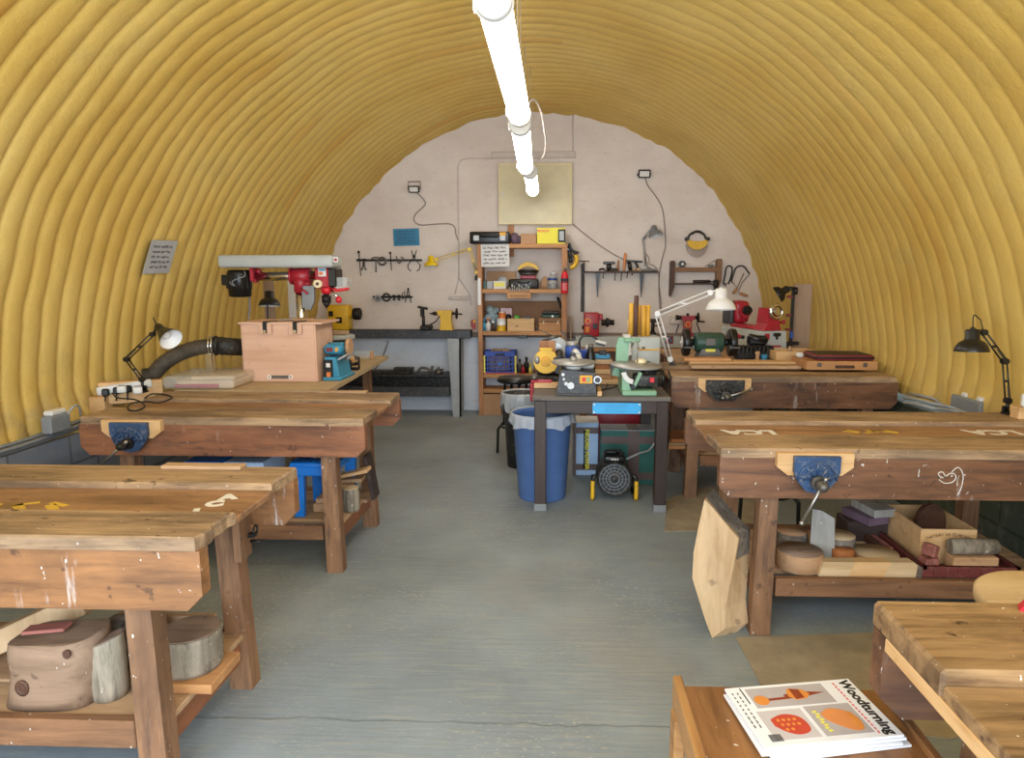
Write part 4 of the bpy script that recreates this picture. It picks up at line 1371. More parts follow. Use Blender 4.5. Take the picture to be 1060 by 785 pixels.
# on top
t = T('tool_case', 'black tool case with silver latches on top of the bookcase', 'tool case', (P(507.5, 252, y=ym - .1).x, ym - .06, ZT))
mb = MB(); mb.box((0, 0, .065), (.44, .24, .13), .016, None, 2); c_ = t.part('shell', mb, M['black'])
for s in (-1, 1):
    mb = MB(); mb.box((s * .145, -.122, .06), (.065, .012, .06), .004); t.part('latch', mb, M['alu'], c_)
mb = MB(); mb.tube([(-.1, -.12, .09), (-.09, -.15, .075), (.09, -.15, .075), (.1, -.12, .09)], .012, 8); t.part('handle', mb, M['black_matt'], c_)
mb = MB(); mb.box((.145, -.124, .105), (.07, .008, .035), .002); t.part('sticker', mb, M['tube_yellow'], c_)
mb = MB(); mb.sphere((P(533, 246, y=ym).x, ym, ZT + .065), .05, (1.0, 1.1, 1.3)); mb.sphere((P(536, 246, y=ym).x, ym + .02, ZT + .05), .045, (1, 1, 1.1))
solo('cloth_bundle', mb, M['purple'], 'purple cloth bundle beside the black tool case on the bookcase', 'cloth')
bx('carton', 539, 555, 242, ZT, ym, .2, M['card'], 'plain brown carton between the cloth and the yellow box', 'box')
t = T('power_tool_carton', 'bright yellow carton with red lettering on top of the bookcase', 'box', (P(570.5, 252, y=YF + .02).x, ym - .03, ZT))
mb = MB(); mb.box((0, 0, .085), (.31, .22, .172), .004, (0, 0, 0)); b_ = t.part('carton', mb, M['yellow_box'])
mb = MB(); mb.box((.115, -.1115, .085), (.08, .003, .14)); t.part('printed_picture', mb, M['ink_black'], b_)
mb = MB(); mb.box((.115, -.1135, .085), (.05, .003, .10)); mb.box((.115, -.114, .10), (.03, .003, .04)); t.part('pictured_tool', mb, M['grey_paint'], b_)
mb = MB(); mb.text('BOSCH', .038, TR((-.085, -.1115, .138), (PI / 2, 0, 0)), .0005, .001); t.part('lettering', mb, M['red_bright'], b_)
# sheet hanging from the top shelf
wall_sheet('notice', 'white handwritten sheet hanging from the top shelf of the bookcase', 'notice', [P(x, y, y=YF - .012) for x, y in ((498, 253), (527, 252.5), (527.3, 276), (498, 276.5))], M['paper'], 5, M['ink'], 8, .08, .3)
# first shelf
z = SH[0]
bx('flat_carton', 504, 534, 281, z, YK - .04, .05, M['card'], 'long flat brown carton standing at the back of the upper shelf', 'box')
bx('small_carton', 500.3, 503.7, 291, z, YF + .08, .08, M['green_dk'], 'small dark green carton at the left end of the upper shelf', 'box', None)
bx('small_carton', 504, 510, 291, z, YF + .08, .08, M['grey_paint'], 'small grey carton next to the dark green carton', 'box', None)
t = T('small_carton', 'white and yellow carton left of the black power tool case', 'box', (P(517, 299, y=YF).x, YF + .06, z))
mb = MB(); mb.box((0, 0, .045), (.14, .09, .09), .003); c_ = t.part('carton', mb, M['paper']); mb = MB(); mb.box((0, -.046, .05), (.115, .002, .045)); t.part('printed_panel', mb, M['yellow_lt'], c_)
mb = MB(); mb.sphere((P(519, 291, y=YF).x, YF + .145, z + .07), .07, (.95, .45, 1.0)); solo('paper_bag', mb, M['paper_grey'], 'crumpled pale bag behind the white and yellow carton', 'bag')
t = T('tool_case', 'low black tool case in the middle of the upper bookcase shelf', 'tool case', (P(542, 297, y=YF + .05).x, YF + .14, z))
mb = MB(); mb.box((0, 0, .055), (.33, .2, .11), .014, None, 2); c_ = t.part('shell', mb, M['black'])
for s in (-1, 1):
    mb = MB(); mb.box((s * .11, -.102, .05), (.045, .01, .05), .003); t.part('latch', mb, M['iron'], c_)
mb = MB(); mb.tube([(-.06, -.1, .08), (-.05, -.12, .07), (.05, -.12, .07), (.06, -.1, .08)], .009, 8); t.part('handle', mb, M['iron'], c_)
mb = MB(); q = P(547, 288, y=YF + .14); mb.box((q.x, YF + .14, z + .11 + .022), (.17, .1, .044), .008); solo('red_box', mb, M['red'], 'small red box lying on the low black tool case', 'box')
t = T('face_shield', 'yellow face shield with dark band stacked on the red box', 'face shield', (q.x, YF + .14, z + .154))
mb = MB(); mb.tube([(-.10 * math.cos(a), -.05 * math.sin(a), .04 + .06 * math.sin(a)) for a in [PI * i / 14 for i in range(15)]], .020, 8); mb2 = mb
t.part('brow_guard', MB().prism([(.115 * math.cos(a), .05 + .09 * math.sin(a)) for a in [PI * i / 16 for i in range(17)]] + [(.10 * math.cos(a), .04 + .055 * math.sin(a)) for a in [PI - PI * i / 16 for i in range(17)]], .06, TR((0, -.06, 0))), M['yellow'])
mb = MB(); mb.tube([(.105 * math.cos(a), -.02 + .08 * math.sin(a), .045) for a in [2 * PI * i / 24 for i in range(25)]], .018, 8); t.part('head_band', mb, M['iron'])
mb = MB(); mb.tube([(.09 * math.cos(a), -.02 + .07 * math.sin(a), .016) for a in [2 * PI * i / 24 for i in range(25)]], .015, 8); t.part('padding', mb, M['steel_dull'])
def jar(label, px, yy, z, r, h, lidm, bodym='glass', fill=None, name='jar'):
    x = P(px, 298, y=yy).x
    t = T(name, label, 'jar', (x, yy, z))
    mb = MB(); mb.lathe([(0, 0), (r * .95, 0), (r, .008), (r, h * .75), (r * .78, h * .86), (r * .76, h), (0, h)], (0, 0, 0), (0, 0, 1), 22); b = t.part('body', mb, M[bodym])
    if fill:
        mb = MB(); mb.cyl((0, 0, .006), (0, 0, h * .6), r * .88, n=18); t.part('contents', mb, M[fill], b)
    mb = MB(); mb.cyl((0, 0, h), (0, 0, h + .02), r * .86, n=22); t.part('lid', mb, M[lidm])
    return t
jar('glass jar with a blue lid at the right end of the upper shelf', 572, YF + .07, z, .062, .10, 'bottle_blue', 'glass', 'steel_dull')
jar('white topped jar standing behind the blue lidded jar', 573, YF + .21, z, .05, .165, 'white', 'plastic_clear', None)
mb = MB(); mb.lathe([(0, 0), (.05, 0), (.055, .06), (.03, .11), (.012, .14), (0, .14)], (P(564, 298, y=YF + .16).x, YF + .16, z), (0, 0, 1), 14, True, 1, .7); solo('pouch', mb, M['card'], 'brown pouch between the tool case and the blue lidded jar', 'pouch')
# rack of silver bits on the shelf front
q0, q1 = P(525, 306, y=YF - .05), P(550, 306, y=YF - .05)
t = T('bit_block', 'small wooden block with a row of silver bits on the upper shelf edge', 'bit block', ((q0.x + q1.x) / 2, YF - .035, bz(309)))
mb = MB(); mb.box((0, 0, .035), (q1.x - q0.x, .065, .07), .003); blk = t.part('block', mb, M['shelf_x'])
mb = MB()
for k in range(7): mb.box((-.09 + .028 * k, -.0335, .03), (.016, .002, .008))
t.part('pencil_marks', mb, M['ink'], blk)
for k in range(9):
    x = -.105 + .026 * k; h = .05 + .02 * ((k * 5) % 3)
    mb = MB(); mb.cyl((x, (k % 2) * .016 - .01, .07), (x, (k % 2) * .016 - .01, .07 + h * .6), .006, n=8); mb.cyl((x, (k % 2) * .016 - .01, .07 + h * .6), (x, (k % 2) * .016 - .01, .07 + h), .011, .008, 10); t.part('bit', mb, M['machine_grey'])
# fire extinguisher on the right upright
q = P(584.5, 304, y=YF - .06)
t = T('fire_extinguisher', 'small red fire extinguisher hanging on the right side of the bookcase', 'fire extinguisher', (q.x, YF - .05, q.z))
mb = MB(); mb.lathe([(0, 0), (.036, 0), (.040, .01), (.040, .19), (.034, .215), (.016, .232), (.016, .24), (0, .24)], (0, 0, 0), (0, 0, 1), 24); b_ = t.part('cylinder', mb, M['red_bright'])
mb = MB(); mb.lathe([(.0405, .13), (.0412, .132), (.0412, .165), (.0405, .167)], (0, 0, 0), (0, 0, 1), 24); t.part('label_band', mb, M['ink'], b_)
mb = MB(); mb.scribble(.05, .09, 4, TR((0, -.0415, .075)), .05, .3, seed=4); t.part('printing', mb, M['white'], b_)
mb = MB(); mb.cyl((0, 0, .24), (0, 0, .275), .014); mb.box((.015, 0, .28), (.07, .014, .012), .003, (0, -.3, 0)); mb.box((.015, 0, .262), (.06, .012, .008), .002, (0, .25, 0)); t.part('valve', mb, M['steel_dull'])
mb = MB(); mb.torus((0, 0, .12), .042, .003, (0, 0, 1)); mb.box((0, .044, .12), (.03, .014, .1)); t.part('bracket', mb, M['iron'])
# second shelf
z = SH[1]
jy = YF + .06
def bottle(label, px, yy, z, r, h, body, capm, cap_h=.03, name='bottle', group=None, px_y=340):
    x = P(px, px_y, y=yy).x
    t = T(name, label, 'bottle' if name != 'tin' else 'tin', (x, yy, z), 0, group)
    if name == 'tin':
        mb = MB(); mb.lathe([(0, 0), (r, 0), (r, .004), (r * .98, .006), (r * .98, h - .006), (r, h - .004), (r, h), (0, h)], (0, 0, 0), (0, 0, 1), 22); t.part('body', mb, M[body])
        mb = MB(); mb.cyl((0, 0, h), (0, 0, h + .008), r * .93, n=22); t.part('lid', mb, M[capm])
    else:
        mb = MB(); mb.lathe([(0, 0), (r, 0), (r, h * .62), (r * .9, h * .72), (r * .42, h * .85), (r * .42, h), (0, h)], (0, 0, 0), (0, 0, 1), 18); t.part('body', mb, M[body])
        mb = MB(); mb.cyl((0, 0, h), (0, 0, h + cap_h), r * .5, n=14); t.part('cap', mb, M[capm])
    return t
bottle('tin with a yellow and white side at the bottom of the tin stack', 519, jy, z, .052, .062, 'yellow', 'white', name='tin', group='paint tins on the middle shelf')
bottle('white tin in the middle of the paint tin stack', 519, jy, z + .070, .052, .062, 'white', 'white_plastic', name='tin', group='paint tins on the middle shelf')
bottle('small orange tin on top of the paint tin stack', 520, jy, z + .140, .040, .065, 'orange', 'white', name='tin', group='paint tins on the middle shelf')
bottle('small dark bottle with an orange cap left of the tin stack', 505.5, jy, z, .030, .11, 'paper', 'orange')
bottle('brown bottle with a white cap touching the tin stack', 510.5, jy - .01, z, .024, .085, 'dark_wood', 'white')
bottle('thin blue bottle against the left side of the bookcase', 501.4, jy, z, .018, .11, 'sander_blue', 'sander_blue')
mb = MB()
rr = random.Random(5)
for k in range(12):
    mb.sphere((P(510, 325, y=YF + .18).x + rr.uniform(-.05, .05), YF + .17 + rr.uniform(-.04, .04), z + .10 + rr.uniform(0, .14)), rr.uniform(.03, .05), (1, .8, 1), 10, 7)
mb.box((P(509, 325, y=YF + .18).x, YF + .18, z + .05), (.13, .1, .1), .02)
solo('rag_bundle', mb, M['cloth'], 'blue grey bundle of rags behind the bottles on the middle shelf', 'rags')
bx('pink_box', 518, 530, 319, z, YK - .06, .06, M['pink'], 'pale pink box standing behind the orange tin', 'box')
mb = MB(); q = P(526.5, 325, y=YF + .17); mb.sphere((q.x, YF + .16, z + .15), .035, n=14); mb.cyl((q.x, YF + .16, z), (q.x, YF + .16, z + .13), .03); solo('dark_cup', mb, M['black'], 'dark round cup behind the tin stack', 'cup')
t = T('wooden_box', 'plain pine box with two knots on the middle shelf', 'box', (P(539, 343, y=YF + .02).x, YF + .11, z))
mb = MB(); wd = P(553, 343, y=YF).x - P(525, 343, y=YF).x
mb.box((0, -.085, .07), (wd, .012, .14), .002); mb.box((0, .085, .07), (wd, .012, .14), .002)
for s in (-1, 1): mb.box((s * (wd / 2 - .006), 0, .07), (.012, .16, .14), .002)
mb.box((0, 0, .006), (wd - .02, .16, .012))
b_ = t.part('carcass', mb, M['pine_x'])
mb = MB(); mb.cyl((-.05, -.0905, .055), (-.05, -.092, .055), .009, n=10); mb.cyl((-.03, -.0905, .06), (-.03, -.092, .06), .007, n=10); t.part('knot', mb, M['dark_wood'], b_)
mb = MB(); q = P(535, 329, y=YF + .08); mb.box((q.x, YF + .10, z + .145), (.06, .06, .05), .012); solo('green_pot', mb, M['green_lime'], 'lime green pot poking out of the pine box', 'pot')
mb = MB(); q = P(546, 329, y=YF + .08); mb.box((q.x, YF + .11, z + .135), (.09, .05, .04), .008); mb.cyl((q.x - .03, YF + .09, z + .05), (q.x - .04, YF + .09, z + .17), .008); solo('sponge', mb, M['cloth'], 'grey green sponge poking out of the pine box', 'sponge')
t = T('wooden_chest', 'brown wooden chest at the right end of the middle shelf', 'chest', (P(571, 343, y=YF).x, YF + .10, z))
wd = P(587, 343, y=YF).x - P(556, 343, y=YF).x - .06
wd -= .03
mb = MB(); mb.box((-.02, 0, .05), (wd, .2, .10), .004); b_ = t.part('body', mb, M['shelf_x'])
mb = MB(); mb.box((-.02, 0, .125), (wd + .008, .206, .044), .004); t.part('lid', mb, M['card_dk'])
mb = MB(); mb.box((-.09, -.103, .10), (.012, .006, .03)); mb.box((.07, -.103, .10), (.012, .006, .03)); t.part('catch', mb, M['label_cream'], b_)
t = T('kitchen_scale', 'low grey scale with a green front on the brown chest', 'scale', (P(571, 328, y=YF).x - .01, YF + .09, z + .148))
mb = MB(); mb.box((0, 0, .02), (.20, .15, .04), .012); t.part('body', mb, M['green_dk'])
mb = MB(); mb.box((0, -.005, .06), (.19, .16, .03), .01); t.part('tray', mb, M['black_dusty'])
mb = MB(); mb.cyl((.02, -.077, .02), (.02, -.080, .02), .014); t.part('dial', mb, M['white'])
mb = MB(); mb.tube([P(577, 308, y=YK - .03), P(579, 313, y=YK - .05), P(581, 319, y=YK - .05)], .014, 7, 3); solo('strap', mb, M['black'], 'black strap hanging below the upper shelf above the chest', 'strap')
mb = MB(); mb.box((P(541, 349.5, y=YF).x, YF + .03, SH[1] - .044 - .017), (.10, .08, .034), .004); solo('bracket_box', mb, M['black'], 'small black box fixed under the middle shelf', 'box')
# third shelf
z = SH[2]
wd = P(534, 380, y=YF + .02).x - P(501, 380, y=YF + .02).x
hz = P(540, 364, y=YF + .02).z - z
t = T('plastic_crate', 'blue plastic folding crate with yellow corners on the lower shelf', 'crate', (P(517.6, 380, y=YF + .02).x, YF + .145, z))
mb = MB(); d_ = .25
mb.box((0, 0, .010), (wd - .01, d_ - .01, .014))
for sy in (-1, 1):
    y = sy * (d_ / 2 - .006)
    for zz, hh in ((.012, .024), (hz - .03, .06), (hz * .42, .014), (hz * .62, .010), (hz * .24, .010)):
        mb.box((0, y, zz), (wd, .012, hh))
    for k in range(11):
        mb.box((-wd / 2 + wd * k / 10 * .97 + .005, y, hz / 2), (.012, .010, hz))
for sx in (-1, 1):
    x = sx * (wd / 2 - .006)
    mb.box((x, 0, hz / 2), (.010, d_, hz))
b_ = t.part('sides', mb, M['crate_blue'])
mb = MB(); mb.box((0, -d_ / 2 - .002, hz - .036), (.11, .006, .02)); t.part('handle_slot', mb, M['ink_black'], b_)
mb = MB(); mb.box((0, -d_ / 2 - .002, hz * .45), (.035, .006, .04)); t.part('badge', mb, M['step_blue'], b_)
for sx in (-1, 1):
    mb = MB(); mb.box((sx * (wd / 2 - .005), -d_ / 2 - .002, hz * .42), (.018, .008, hz * .78)); t.part('corner_strip', mb, M['yellow_lt'], b_)
mb = MB(); mb.box((0, -d_ / 2 - .002, .006), (wd, .006, .014)); t.part('base_strip', mb, M['red'], b_)
mb = MB(); rr = random.Random(3)
for k in range(14): mb.box((rr.uniform(-.10, .10), rr.uniform(-.06, .06), hz - .03 + rr.uniform(0, .03)), (.09, .03, .03), .004, (rr.uniform(-.4, .4), rr.uniform(-.4, .4), rr.uniform(0, 3)))
for k in range(10): mb.box((rr.uniform(-.10, .10), rr.uniform(-.06, .06), .022 + hz * .4), (.07, .05, hz * .75), .004, (0, 0, rr.uniform(0, 3)))
o = bpy.data.objects.new('wood_offcuts', mb.mesh('wood_offcuts', M['slat_x'])); o.location = t.o.location; COL.objects.link(o)
tag(o, 'loose wooden offcuts filling the blue folding crate', 'offcuts', None, 'stuff')
bottle('tall grey spray can on the lower shelf right of the blue crate', 538, YF + .10, z, .028, .13, 'steel_dull', 'iron', px_y=380)
bottle('red handled pot right of the grey spray can', 541.5, YF + .05, z, .022, .085, 'red', 'steel', px_y=380)
bottle('dark spray can in front of the yellow disc guard', 545, YF + .12, z, .03, .15, 'iron', 'black', px_y=380)
bottle('yellow tube standing on the lower shelf right of the dark can', 549, YF + .05, z, .018, .09, 'yellow_lt', 'yellow_lt', px_y=380)
bottle('brown bottle at the right end of the lower shelf', 555, YF + .10, z, .03, .13, 'card_dk', 'iron', px_y=380)
# red callipers on the left side, black face shield on the right side
mb = MB(); q = P(492, 336, y=YF + .02); mb.box(q + Vector((-.015, 0, 0)), (.03, .04, .11), .008); mb.i = 1; mb.box(q + Vector((-.01, -.022, .035)), (.02, .01, .03), .003); mb.i = 0
mb.tube([q + Vector((-.02, 0, .05)), q + Vector((-.045, 0, .03)), q + Vector((-.04, 0, -.03))], .007, 6, 3)
solo('red_gauge', mb, [M['red'], M['yellow']], 'red and yellow hand tool hanging on the left side of the bookcase', 'hand tool')
q = P(594, 266, y=YF + .10)
t = T('face_shield', 'black strapped face shield with a yellow brow hanging beside the bookcase', 'face shield', P(594, 279, y=YF + .10), 0, None)
mb = MB(); mb.tube([P(x, y, y=YF + .08) for x, y in ((589, 252), (591, 258), (595, 261), (599, 262))], .016, 7, 3); mb.tube([P(x, y, y=YF + .10) for x, y in ((589, 254), (590, 264), (591, 272))], .022, 7, 3); mb.tube([P(x, y, y=YF + .08) for x, y in ((590, 266), (594, 265), (596, 261))], .012, 7, 3)
t.part('head_band', mb, M['black'], world=True)
mb = MB(); mb.tube([P(x, y, y=YF + .06) for x, y in ((596, 264), (597, 270), (594, 276), (590, 277))], .024, 8, 4); t.part('brow_guard', mb, M['yellow'], world=True)
mb = MB(); mb.box(P(588.6, 258, y=YF + .1), (.02, .03, .02)); t.part('hook', mb, M['steel'], world=True)
mb = MB(); a = P(590.5, 352, y=YF + .2); mb.box((a.x, YF + .16, .56), (.02, .14, 1.12), .004); solo('brown_board', mb, M['ply_z'], 'brown board leaning between the bookcase and the end wall', 'board')
# ------------------------------------------------------------------ right half of the end wall: tool shelf, racks, hanging tools
YW = BW - .012
a, b = P(605, 281, y=BW - .06), P(681, 281, y=BW - .06)
t = T('tool_shelf', 'narrow dark wooden tool shelf on two tapered black brackets', 'shelf', ((a.x + b.x) / 2, BW - .06, a.z - .02))
zs = a.z
mb = MB(); mb.box(((a.x + b.x) / 2, BW - .06, zs - .008), (b.x - a.x, .11, .018), .003); t.part('board', mb, M['dark_wood'], world=True)
for x in (618.5, 664):
    p, q = P(x - 1.8, 283, y=BW - .08), P(x + 1.8, 308, y=BW - .08)
    mb = MB(); mb.prism([(p.x, zs - .018), ((p.x + q.x) / 2 - .004, q.z), ((p.x + q.x) / 2 + .004, q.z), (q.x, zs - .018)], .02, TR((0, BW - .09, 0)))
    mb.box(((p.x + q.x) / 2, BW - .035, zs - .06), (.02, .07, .08)); t.part('bracket', mb, M['black'], world=True)
ST = zs + .002
YT = BW - .075
def on_shelf(mb, mat, name, label, cat, group=None, z=None):
    d = (ST if z is None else z) - min(v.z for v in mb.V)
    for v in mb.V: v.z += d
    return solo(name, mb, mat, label, cat, group)
mb = MB(); p = W(630, 270); mb.box(W(630.5, 271.5), (.135, .03, .03), .006); mb.tube([W(630.5, 272), W(630.5, 279.5)], .028, 8); mb.box(W(631, 279), (.09, .04, .02), .006)
on_shelf(mb, M['black'], 'tool_stock', 'black T shaped tool standing on the tool shelf left of the wooden handle', 'tool')
mb = MB(); mb.lathe([(0, 0), (.014, 0), (.016, .03), (.010, .09), (.012, .12), (0, .125)], W(639.5, 279), (.05, 0, 1), 12)
on_shelf(mb, M['shelf_z'], 'wooden_peg', 'pale wooden handle standing between the black tools on the tool shelf', 'handle')
mb = MB(); mb.sphere(W(636, 279), .03, (1.6, .8, .55)); mb.box(W(636, 279.5), (.1, .05, .014))
on_shelf(mb, M['iron'], 'small_plane', 'low dark block plane at the foot of the wooden handle', 'plane')
mb = MB(); mb.tube([W(620, 280.5), W(623, 279), W(626, 280)], .012, 7, 3)
on_shelf(mb, M['iron'], 'iron_hook', 'small dark hook lying near the left end of the tool shelf', 'hook')
mb = MB(); mb.lathe([(0, 0), (.010, 0), (.012, .02), (.017, .10), (.016, .18), (.012, .20), (0, .205)], W(645.8, 279), (.07, 0, 1), 12)
on_shelf(mb, M['orange_pot'], 'chisel_handle', 'tall orange brown handle rising from the middle of the tool shelf', 'handle')
mb = MB(); mb.box(W(656, 270.5), (.20, .03, .022), .006, (0, .06, 0)); mb.tube([W(651, 271), W(653, 280)], .022, 8); mb.tube([W(657, 271), W(660, 276), W(658, 279.5)], .014, 7, 3); mb.box(W(653, 280), (.06, .04, .014), .004)
on_shelf(mb, M['black'], 'hand_plane', 'long black plane with a curved tote on the tool shelf beside the grey lamp', 'plane')
for x, l in ((656.5, 'left'), (661, 'right')):
    mb = MB(); mb.sphere(W(x, 279, YT - .02), .024, (1, 1, .8), 10, 7)
    on_shelf(mb, M['log_pale'], 'wooden_ball', l + ' of two small pale wooden balls in front of the long black plane', 'wooden ball')
Ys = BW - .09
lamp('grey desk lamp with its round foot on the tool shelf', (P(672, 280, y=Ys).x, Ys, ST), (P(668.5, 275, y=Ys), P(666, 248, y=Ys), P(673, 239, y=Ys)), P(676.5, 234, y=Ys - .01), (.22, -.15, -.9), .80,
     (M['grey_lamp'], M['white'], M['grey_lamp']), 'dome', 'disc', twin=.008, r=.004, cable=False, name='desk_lamp')
mb = MB(); mb.tube([P(x, y, y=YW - .016) for x, y in ((668, 262), (671, 266), (672, 270), (669, 275))], .004, 6, 4); mb.tube([P(x, y, y=YW - .016) for x, y in ((672, 273), (678, 276), (681, 281), (682, 286), (682, 300), (683, 320))], .005, 6, 4)
solo('lamp_flex', mb, M['conduit_dk'], 'flex of the grey desk lamp running down past the shelf end', 'cable')
for x, y1, l in ((625, 287.5, 'first'), (637, 290, 'second'), (643.5, 290, 'third'), (649.5, 287, 'fourth'), (655, 284.5, 'last')):
    p = W(x, 282.5, BW - .118); q = W(x - .6, y1, BW - .118)
    mb = MB(); mb.tube([p + Vector((0, .01, .006)), p, p.lerp(q, .5), q], .005, 6); mb.sphere(q, .008, n=8, k=6)
    solo('hanging_tool', mb, M['iron'], l + ' from the left of five thin tools hanging under the tool shelf', 'hand tool', 'thin tools under the tool shelf')
t = T('sash_clamp', 'long dark sash clamp hanging upright at the left end of the tool shelf', 'clamp', P(604.5, 323, y=BW - .05))
p, q = P(603.4, 274, y=BW - .03), P(602.8, 323, y=BW - .03)
mb = MB(); mb.box((p + q) / 2, (.038, .02, p.z - q.z), .003); t.part('bar', mb, M['iron'], world=True)
mb = MB(); mb.box(P(603.2, 276, y=BW - .05), (.035, .045, .06), .006); t.part('jaw', mb, M['iron'], world=True)
mb = MB(); mb.box(P(603.2, 288, y=BW - .05), (.03, .03, .08), .004); t.part('sliding_jaw', mb, M['iron'], world=True)
mb = MB(); mb.cyl(P(604.5, 276, y=BW - .06), P(604.5, 270, y=BW - .06), .009); mb.cyl(P(600, 270.5, y=BW - .06), P(610, 270.5, y=BW - .06), .006); t.part('screw_handle', mb, M['steel_dull'], world=True)

# second rack
t = T('tool_rack', 'brown wooden tool rack with two pointed uprights under the yellow face shield', 'tool rack', P(720, 307, y=BW - .05))
mb = MB()
for (x0, x1, y0, y1) in ((694.5, 698, 270, 307.5), (742.5, 746.5, 268, 300)):
    a, b = P(x0, y0, y=BW - .1), P(x1, y1, y=BW - .1)
    mb2 = MB(); zc_ = a.z - (a.z - b.z) * .72
    mb2.prism([(a.x, a.z - .02), (a.x + .012, a.z), (b.x - .006, a.z), (b.x, a.z - .02), (b.x, zc_), (a.x + .01, b.z), (a.x, b.z + .02)], .09, TR((0, BW - .1, 0)))
    t.part('upright', mb2, M['dark_wood' if x0 < 700 else 'card_dk'], world=True)
a, b = P(697, 277, y=BW - .1), P(744, 281.5, y=BW - .1)
mb = MB(); mb.box(((a.x + b.x) / 2, BW - .055, (a.z + b.z) / 2), (b.x - a.x, .085, a.z - b.z), .003); t.part('shelf', mb, M['card_dk'], world=True)
zr = a.z + .002
a, b = P(697, 293.4, y=BW - .1), P(744, 294.6, y=BW - .1)
mb = MB(); mb.box(((a.x + b.x) / 2, BW - .055, (a.z + b.z) / 2), (b.x - a.x, .085, .016), .002); t.part('lower_rail', mb, M['dark_wood'], world=True)
zr2 = (a.z + b.z) / 2 + .010
YT = BW - .06
mb = MB(); c = W(706.5, 273); mb.prism([(.042 * math.cos(k * PI / 3), .042 * math.sin(k * PI / 3)) for k in range(6)], .05, TR(c)); mb.i = 1; mb.cyl(c + Vector((0, -.002, 0)), c + Vector((0, -.006, 0)), .016)
on_shelf(mb, [M['black'], M['paper']], 'hexagonal_nut', 'black hexagonal tool with a pale centre on the upper rack shelf', 'tool', None, zr)
mb = MB(); mb.box(W(736, 275), (.06, .02, .03), .004); mb.cyl(W(730, 275.5), W(740.5, 269), .003, n=6)
on_shelf(mb, M['steel_dull'], 'thin_gauge', 'thin pale gauge resting at the right end of the rack shelf', 'gauge', None, zr)
mb = MB(); mb.cyl(W(717.5, 292.3), W(735, 292.3), .018, n=10); mb.cyl(W(735, 292.3), W(739, 292.3), .007, n=8)
on_shelf(mb, M['dark_oak'], 'turned_tool', 'brown handled tool lying along the lower rail of the rack', 'hand tool', None, zr2)
mb = MB(); mb.sphere(W(741, 294.5, BW - .13), .042, (.8, .8, 1)); mb.cyl(W(741, 296, BW - .13), W(740.2, 303, BW - .13), .018); mb.box(W(741.5, 291, BW - .12), (.05, .06, .03), .004)
solo('lamp_clamp', mb, M['iron'], 'dark clamp knob hanging from the lower right corner of the rack', 'clamp')

# fret saws
def fret_saw(label, fr, blade, handle, mat='iron'):
    t = T('fret_saw', label, 'saw', P(*handle[-1], y=BW - .03), 0, 'fret saws on the end wall')
    mb = MB(); mb.tube([P(x, y, y=BW - .03) for x, y in fr], .0085, 7, 4); t.part('frame', mb, M[mat], world=True)
    mb = MB(); mb.tube([P(x, y, y=BW - .03) for x, y in blade], .004, 5); t.part('blade', mb, M['steel_dull'], world=True)
    p, q = [P(x, y, y=BW - .03) for x, y in handle]
    mb = MB(); mb.tube([p, p.lerp(q, .3), p.lerp(q, .8), q], [.010, .018, .016, .009], 10); t.part('handle', mb, M['shelf_x'], world=True)
fret_saw('narrow fret saw hanging right of the tool rack', ((751.5, 296), (749, 293), (750.5, 286), (752, 277), (756, 275.5), (758, 279), (756.5, 287), (754, 294)), ((749, 293), (754, 294)), ((748.5, 299), (746, 303)))
fret_saw('large fret saw hanging nearest to the yellow foam', ((757, 291), (761, 279), (765, 275.5), (770, 276), (774, 281), (776, 283.5)), ((776, 283.5), (768, 293), (764, 303)), ((765, 303.5), (774, 306.5)))
mb = MB(); mb.tube([P(x, y, y=BW - .055) for x, y in ((757, 291), (763, 298), (770, 283))], .005, 6)
mb2 = MB(); p, q = P(763.5, 298, y=BW - .055), P(758.5, 304, y=BW - .055)
t = T('coping_saw', 'small coping saw tangled with the large fret saw', 'saw', q, 0, 'fret saws on the end wall')
t.part('frame', mb, M['iron'], world=True); mb2.tube([p, p.lerp(q, .5), q], [.009, .017, .012], 10); t.part('handle', mb2, M['shelf_x'], world=True)

# yellow face shield on the end wall
t = T('face_shield', 'yellow face shield with smoked visor hanging high on the end wall', 'face shield', P(721.5, 267, y=BW - .05))
cc = P(721.5, 250, y=BW - .05)
s = (P(733, 250, y=BW - .05).x - P(711, 250, y=BW - .05).x) / 2
mb = MB(); mb.prism([(s * math.cos(a), s * .95 * math.sin(a) - .0) for a in [PI + .1 + (PI - .2) * i / 16 for i in range(17)]] + [(s * .72 * math.cos(a), s * .16 * math.sin(a)) for a in [2 * PI - .1 - (PI - .2) * i / 16 for i in range(17)]], .05, TR(cc + Vector((0, -.03, .02))))
t.part('brow_guard', mb, M['yellow'], world=True)
mb = MB(); mb.tube([cc + Vector((s * .82 * math.cos(a), .01, .03 + s * .66 * math.sin(a))) for a in [.0 + PI * i / 16 for i in range(17)]], .012, 8)
mb.tube([cc + Vector((s * .6 * math.cos(a), -.01, .05 + s * .50 * math.sin(a))) for a in [.5 + (PI - 1.0) * i / 12 for i in range(13)]], .013, 8)
for k in (-1, 1): mb.cyl(cc + Vector((k * s * .98, .02, .025)), cc + Vector((k * s * .98, -.04, .025)), .022)
t.part('head_band', mb, M['black'], world=True)
mb = MB(); mb.prism([(s * 1.08 * math.cos(a), s * 1.25 * math.sin(a) - .02) for a in [PI + .0 + PI * i / 20 for i in range(21)]], .004, TR(cc + Vector((0, .0, -.01))))
t.part('visor', mb, M['visor'], world=True)

